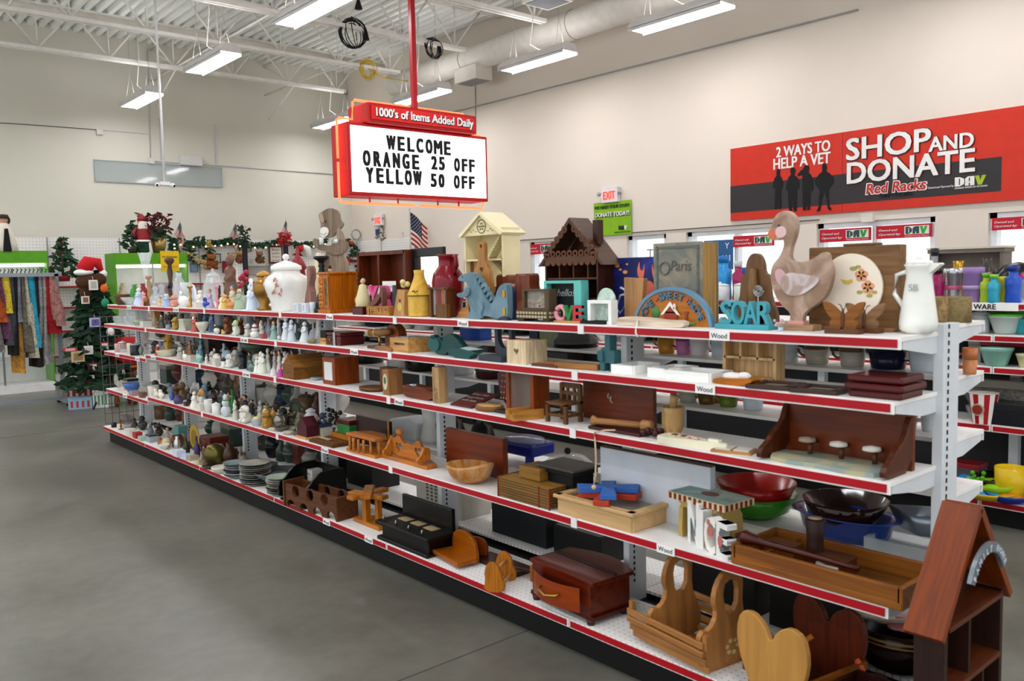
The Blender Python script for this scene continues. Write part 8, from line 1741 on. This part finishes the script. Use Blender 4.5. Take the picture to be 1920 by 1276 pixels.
def hung(name, label, cat, px, py, w, h, c, c2, txt=None, y=13.8):
 P = at(px, py, 1, y); u = 1 / ppm(P); w *= u; h *= u
 t = thing(name, label, cat, P - Vector((0, 0, h / 2)), 0); MB().prism([(-w / 2, 0), (w / 2, 0), (w / 2, h), (-w / 2, h)], -.012, .012, [[(-w * .42, h * .1), (w * .42, h * .1), (w * .42, h * .9), (-w * .42, h * .9)]]).obj('frame', M(c, .5), t); q = MB().box(0, .0, h * .05, w * .88, .006, h * .9).obj('panel', M(c2, .5), t)
 for i, s in enumerate(txt or []): MB().text(s, 0, -.005, h * (.72 - i * .19), h * .1, .001, 0, w=w * .5).obj('lettering', M('#4a4540', .6), q, 'the word ' + s)
 return t
hung('wall_art', 'dark red framed print reading peace hope joy on the pegboard', 'picture', 517, 477, 27, 34, '#5c1f20', '#ddd6c8', ['be', 'peace', 'hope', 'joy'])
for a in (('wall_art', 'green framed picture hung beside the gold flower wreath', 'picture', 406, 484, 16, 18, '#2c4a2e', '#b9bdb4'), ('wall_art', 'small wooden welcome board hung on a wire', 'sign', 436, 477, 18, 7, '#7a6238', '#d9c9a0', ['HOME']), ('wall_art', 'dark green board above the brown teddy bear', 'sign', 460, 468, 24, 7, '#3c4a34', '#a9a98a', ['MERRY']), ('wall_art', 'blue book-like frame on the wall shelf under the wreath', 'picture', 364, 502, 14, 17, '#5b708a', '#7d92a8'), ('wall_art', 'red gift panel with a bow on the wall shelf', 'picture', 425, 500, 16, 22, '#7a1420', '#8f1c28'), ('storage_bin', 'grey cloth bin on the wall shelf below the teddy bears', 'bin', 485, 507, 44, 18, '#8f8a86', '#a09a95')): hung(*a)
def teddy(px, py, h, c, c2, lab): P = at(px, py, 1, 13.65); F('bear', 0, px, 0, h / ppm(P), c, lab, .95, a=90, loc=P)
teddy(450, 494, 25, '^7a4a2a,a87c48', 0, 'brown teddy bear in a dark red jumper on the wall shelf'); teddy(487, 494, 24, '^6b4a26,7d5a30', 0, 'golden brown teddy bear sitting next to the framed print'); teddy(397, 506, 32, '^8a4a1c,8a4a1c', 0, 'reindeer toy with a red nose on the wall shelf'); teddy(387, 506, 16, '^b98a5a', 0, 'tiny tan teddy bear beside the reindeer toy')
P = at(566, 470, 1, 13.7); t = thing('santa_hat', 'red santa hat with a white pompom above the pink lantern', 'hat', P, 0); MB().tube([(-.08, 0, -.08), (-.06, 0, .03), (.03, 0, .08)], [.1, .08, .03], 10).obj('hat', M('#b0141c', .8), t); MB().tube([(.02, 0, .08), (.1, 0, .04), (.14, 0, -.1)], [.04, .07, .05], 8).obj('plush_trim', NEARW, t)
t = thing('striped_jumper', 'black and tan striped jumper hung on a hanger near the corner', 'jumper', Vector((at(682, 510, 1, 13.2).x, 13.2, 1.4)), 0)
MB().tube([(0, 0, -1.4), (0, 0, .2)], .012, 6).cyl(0, 0, -1.4, .14, .02).obj('stand', BLACKM, t)
for i in range(9): MB().box(0, 0, i * .045, .22 + .02 * i, .08, .045).obj('stripe', M('#3a2c2c' if i % 2 else '#b08a70', .8), t)
MB().tube([(0, 0, .4), (0, 0, .48), (.03, 0, .5)], .006, 6).ball(0, 0, .44, .06, .05, .06).obj('hanger', BLACKM, t)
t = thing('ring_ornament', 'grey metal ring standing on top of the corner pegboard', 'ornament', at(668, 450, 1, 13.7), 0); MB().torus(0, 0, .1, .09, .014).box(0, 0, 0, .1, .05, .012).obj('body', M('#8f918f', .4), t)
t = thing('wire_tree', 'little wire tree ornament with a gold tip on the corner pegboard', 'ornament', Vector((XR - .05, 12.95, PT - .02)), 0); foliage('branches', t, M('#6a6a58', .5), 40, cone(.1, 0, .3), .06, 8)
# scarf rack
X0, X1, RY = 1.3, 2.53, 11.28; zt = at(108, 513, 1, RY).z
t = thing('clothes_rack', 'grey metal garment rack hung with scarves', 'clothes rack', ((X0 + X1) / 2, RY, 0), 0); w = X1 - X0; GR = M('#8f969e', .4, metal=.3)
for s in (-1, 1):
 q = MB().box(s * w / 2, 0, .05, .045, .045, zt - .05).obj('post', GR, t); MB().box(s * w / 2, 0, .03, .05, .5, .04).obj('foot', GR, t)
 for y in (-.22, .22): MB().cyl(s * w / 2, y, 0, .025, .035, 8).obj('caster', BLACKM, q)
MB().box(0, 0, zt - .03, w + .12, .045, .045).obj('top_bar', GR, t); MB().box(0, 0, .06, w, .035, .035).obj('bottom_bar', GR, t)
SC_ = [('8d8a86', 250, 'black and white speckled scarf'), ('a84a1c', 150, 'rust orange knit scarf'), ('6a3a5a', 205, 'plum and pink diamond patterned scarf'), ('c9b02c', 120, 'mustard yellow scarf'), ('3d3f42', 225, 'charcoal shawl'), ('17171a', 260, 'black scarf'), ('7d7f8a', 150, 'blue-grey scarf'), ('6f6a58', 250, 'olive tweed scarf'), ('c3b9a2', 270, 'fringed cream scarf'), ('2a9ab5', 235, 'turquoise scarf'), ('1c1815', 300, 'long dark brown scarf'), ('8c8a88', 235, 'grey tartan scarf with red lines'), ('a9a7a2', 290, 'pale grey lace scarf'), ('a0121c', 190, 'bright red jacket'), ('b57f76', 165, 'salmon pink quilted jacket'), ('b07a2c', 320, 'ochre scarf with fringe')]
for i, (c, L, lab) in enumerate(SC_):
 x = 1.86 + i * .043; x = x if i < 15 else 2.06; L = L * .56 / ppm((x, RY, 1.2)); rn = random.Random(i)
 big = 'jacket' in lab or 'shawl' in lab
 t = thing('jacket' if 'jacket' in lab else 'scarf', lab + ' hanging on the garment rack', 'jacket' if 'jacket' in lab else 'scarf', (x, RY, zt + .03), 0); mb = MB(); n = 10; vs = []
 for j in range(n + 1):
  q = j / n; hw = (.035 + .03 * q) * (1.5 if big else 1); dd = .1 + .08 * q
  for a in range(10): an = 2 * PI * a / 10; r = 1 + .3 * math.sin(3 * an + i + q * 3); vs.append((hw * r * math.cos(an) + .03 * q * math.sin(i), dd * r * math.sin(an), -.06 - L * q))
 mb.add(vs, [(j * 10 + a, j * 10 + (a + 1) % 10, j * 10 + 10 + (a + 1) % 10, j * 10 + 10 + a) for j in range(n) for a in range(10)] + [list(range(10)), [n * 10 + a for a in range(10)][::-1]], None, True); mb.obj('cloth', M('#' + c, .85, 'marble', sc=1.5, col2='#' + ''.join('%02x' % int(int(c[k:k + 2], 16) * .75) for k in (0, 2, 4))), t)
 MB().tube([(-.0, 0, -.06), (0, 0, .0), (.015, 0, .02), (.0, 0, .035)], .006, 6).obj('hanger', BLACKM, t)
# christmas tree and what is around it
TP = Vector((2.76, 10.66, 0)); TH = at(165, 510, 1, 10.75).z
t = thing('christmas_tree', 'full dark green artificial christmas tree at the end of the long shelf run', 'tree', TP, 0); MB().tube([(0, 0, .02), (0, 0, TH * .9)], [.035, .015], 8).obj('trunk', M('#1c1510', .7), t)
for a in range(3): MB().tube([(0, 0, .12), (.22 * math.cos(a * 2.1), .22 * math.sin(a * 2.1), .01)], .012, 6).obj('leg', M('#1c1c1c', .6), t)
for k in range(6): z = .32 + k * (TH - .4) / 6; R = .47 * (1 - k / 7.5); foliage('branches', t, DGR if k % 2 else M('#1b3a22', .7), 280, cone(R, z - .06, z + .28), .11, 20 + k)
def orn(name, lab, px, py, w, h, c, c2, cat='ornament'):
 P = at(px, py, 1, 10.42); u = 1 / ppm(P); w *= u; h *= u; t = thing(name, lab, cat, P - Vector((0, 0, h / 2)), 0); MB().box(0, 0, 0, w, .03, h).obj('box', M(c, .5), t); MB().box(0, -.016, h * .15, w * .7, .003, h * .7).obj('window', M(c2, .5), t); MB().tube([(0, 0, h), (.0, .03, h + .05)], .003, 5).obj('hook', STEEL, t)
for a in (('gift_ornament', 'white boxed ornament below the santa hat', 175, 534, 15, 19, '#e3e0da', '#b9b2a4'), ('gift_ornament', 'small white boxed ornament high on the tree', 160, 562, 13, 14, '#ded9cf', '#8a5a4a'), ('gift_ornament', 'lilac ribbon ornament in the middle of the tree', 178, 604, 18, 17, '#b3aed0', '#5b5a90'), ('gift_ornament', 'red framed photo ornament', 196, 649, 15, 17, '#8a1c28', '#d9d3ca'), ('gift_ornament', 'plain white card ornament low on the tree', 166, 656, 15, 16, '#e6e3de', '#cfcac0'), ('gift_ornament', 'tan drum-shaped ornament low on the tree', 146, 668, 22, 20, '#c2ad82', '#8f7a50'), ('gift_ornament', 'red and white boxed ornament at the bottom of the tree', 176, 688, 18, 16, '#9c1c24', '#e3dcd2'), ('gift_ornament', 'red cracker-like ornament at the tree side', 131, 655, 24, 7, '#a8323a', '#d9a0a0')): orn(*a)
for lab, px, py, c in (('green round tag ornament beside the shelf run', 197, 567, '#1f8a5c'), ('orange ornament near the top of the tree', 195, 540, '#d9601c'), ('white snowman ornament hanging beside the shelf run', 207, 622, '#e3dcd8')):
 P = at(px, py, 1, 10.42); t = thing('bauble', lab, 'ornament', P, 0); MB().ball(0, 0, 0, .045, .03, .05).obj('body', M(c, .4), t); MB().tube([(0, 0, .05), (0, .03, .09)], .003, 5).obj('hook', STEEL, t)
P = at(168, 520, 1, 10.55); t = thing('plush_toy', 'brown plush bear in a red santa hat on top of the tree', 'soft toy', P, 0); MB().ball(0, 0, -.05, .16, .12, .1).ball(-.05, 0, -.17, .07, .06, .14).ball(.08, -.08, -.03, .08).obj('body', M('#4a2c18', .9, 'marble', sc=3), t, remesh=.012)
MB().tube([(-.06, 0, .08), (.0, 0, .17), (.09, -.02, .17), (.13, -.03, .06)], [.09, .09, .06, .02], 10).obj('santa_hat', M('#c4141e', .8), t, 'red santa hat'); MB().ball(-.06, 0, .06, .11, .1, .04).ball(.14, -.03, .04, .045).obj('hat_trim', NEARW, t)
def gift(px, py, w, h, d, c, lab, dots=None, y=10.9):
 P = at(px, py, 2, .0); P.z = 0; t = thing('gift_box', lab, 'box', P, -.3); u = 1 / ppm(P); w *= u; h *= u; MB().box(0, 0, 0, w, d, h * .85).obj('body', M(c, .5), t, bev=.003); MB().box(0, 0, h * .85, w * 1.03, d * 1.03, h * .15).obj('lid', M(c, .45), t, bev=.003)
 if dots: mb = MB(); [mb.box(-w * .35 + i * w * .23, -d / 2 - .002, h * .15, w * .1, .002, h * .55) for i in range(4)]; mb.obj('pattern', M(dots, .5), t)
gift(152, 757, 42, 50, .16, '#8f1420', 'tall red plaid gift box under the tree', '#c9b8b4'); gift(152, 765, 40, 22, .16, '#8fb2c4', 'pale blue snowman gift tin before the plaid box', '#b0343a'); gift(190, 763, 26, 34, .1, '#e3e2dd', 'white gift box with a green tree picture', '#3f8a4a'); gift(208, 760, 20, 18, .1, '#e6e8e6', 'small white gift box by the stool leg', '#7ab59a')
P = Vector((3.02, 10.6, 0)); zt2 = .47; t = thing('wooden_stool', 'round orange-brown wooden stool with turned legs beside the tree', 'stool', P, 0); MB().lathe([(.2, zt2 - .03), (.22, zt2 - .015), (.21, zt2), (0, zt2)], 24).obj('seat', wood('#a85f22', 'x', .35), t)
for a in (.8, 2.4, 3.9, 5.5): MB().lathe([(.022, 0), (.035, .05), (.025, .12), (.04, .25), (.028, .33), (.045, zt2 - .03)], 10, .14 * math.cos(a), .14 * math.sin(a)).obj('leg', wood('#7a3d14', 'z', .35), t)
t = thing('santa_bag', 'bright red santa bag with a white fur band on the stool', 'bag', P + Vector((.05, 0, zt2)), 0); MB().lathe([(.17, 0), (.2, .08), (.19, .25), (.14, .33), (0, .34)], 18, sq=.8).obj('bag', M('#a80d14', .7), t); MB().torus(0, -.03, .16, .18, .03, a0=3.5, a1=5.9, n=14).obj('fur_band', NEARW, t)
t = thing('wire_grid', 'black wire grid panel fixed at the far end of the shelf run', 'grid', (2.35, JY[-1] + .03, .16), 0); mb = MB()
for i in range(6): mb.tube([(-.16 + i * .062, 0, 0), (-.16 + i * .062, 0, .98)], .003, 4)
for i in range(12): mb.tube([(-.16, 0, i * .089), (.15, 0, i * .089)], .003, 4)
mb.obj('grid', M('#5c5c5e', .4), t)
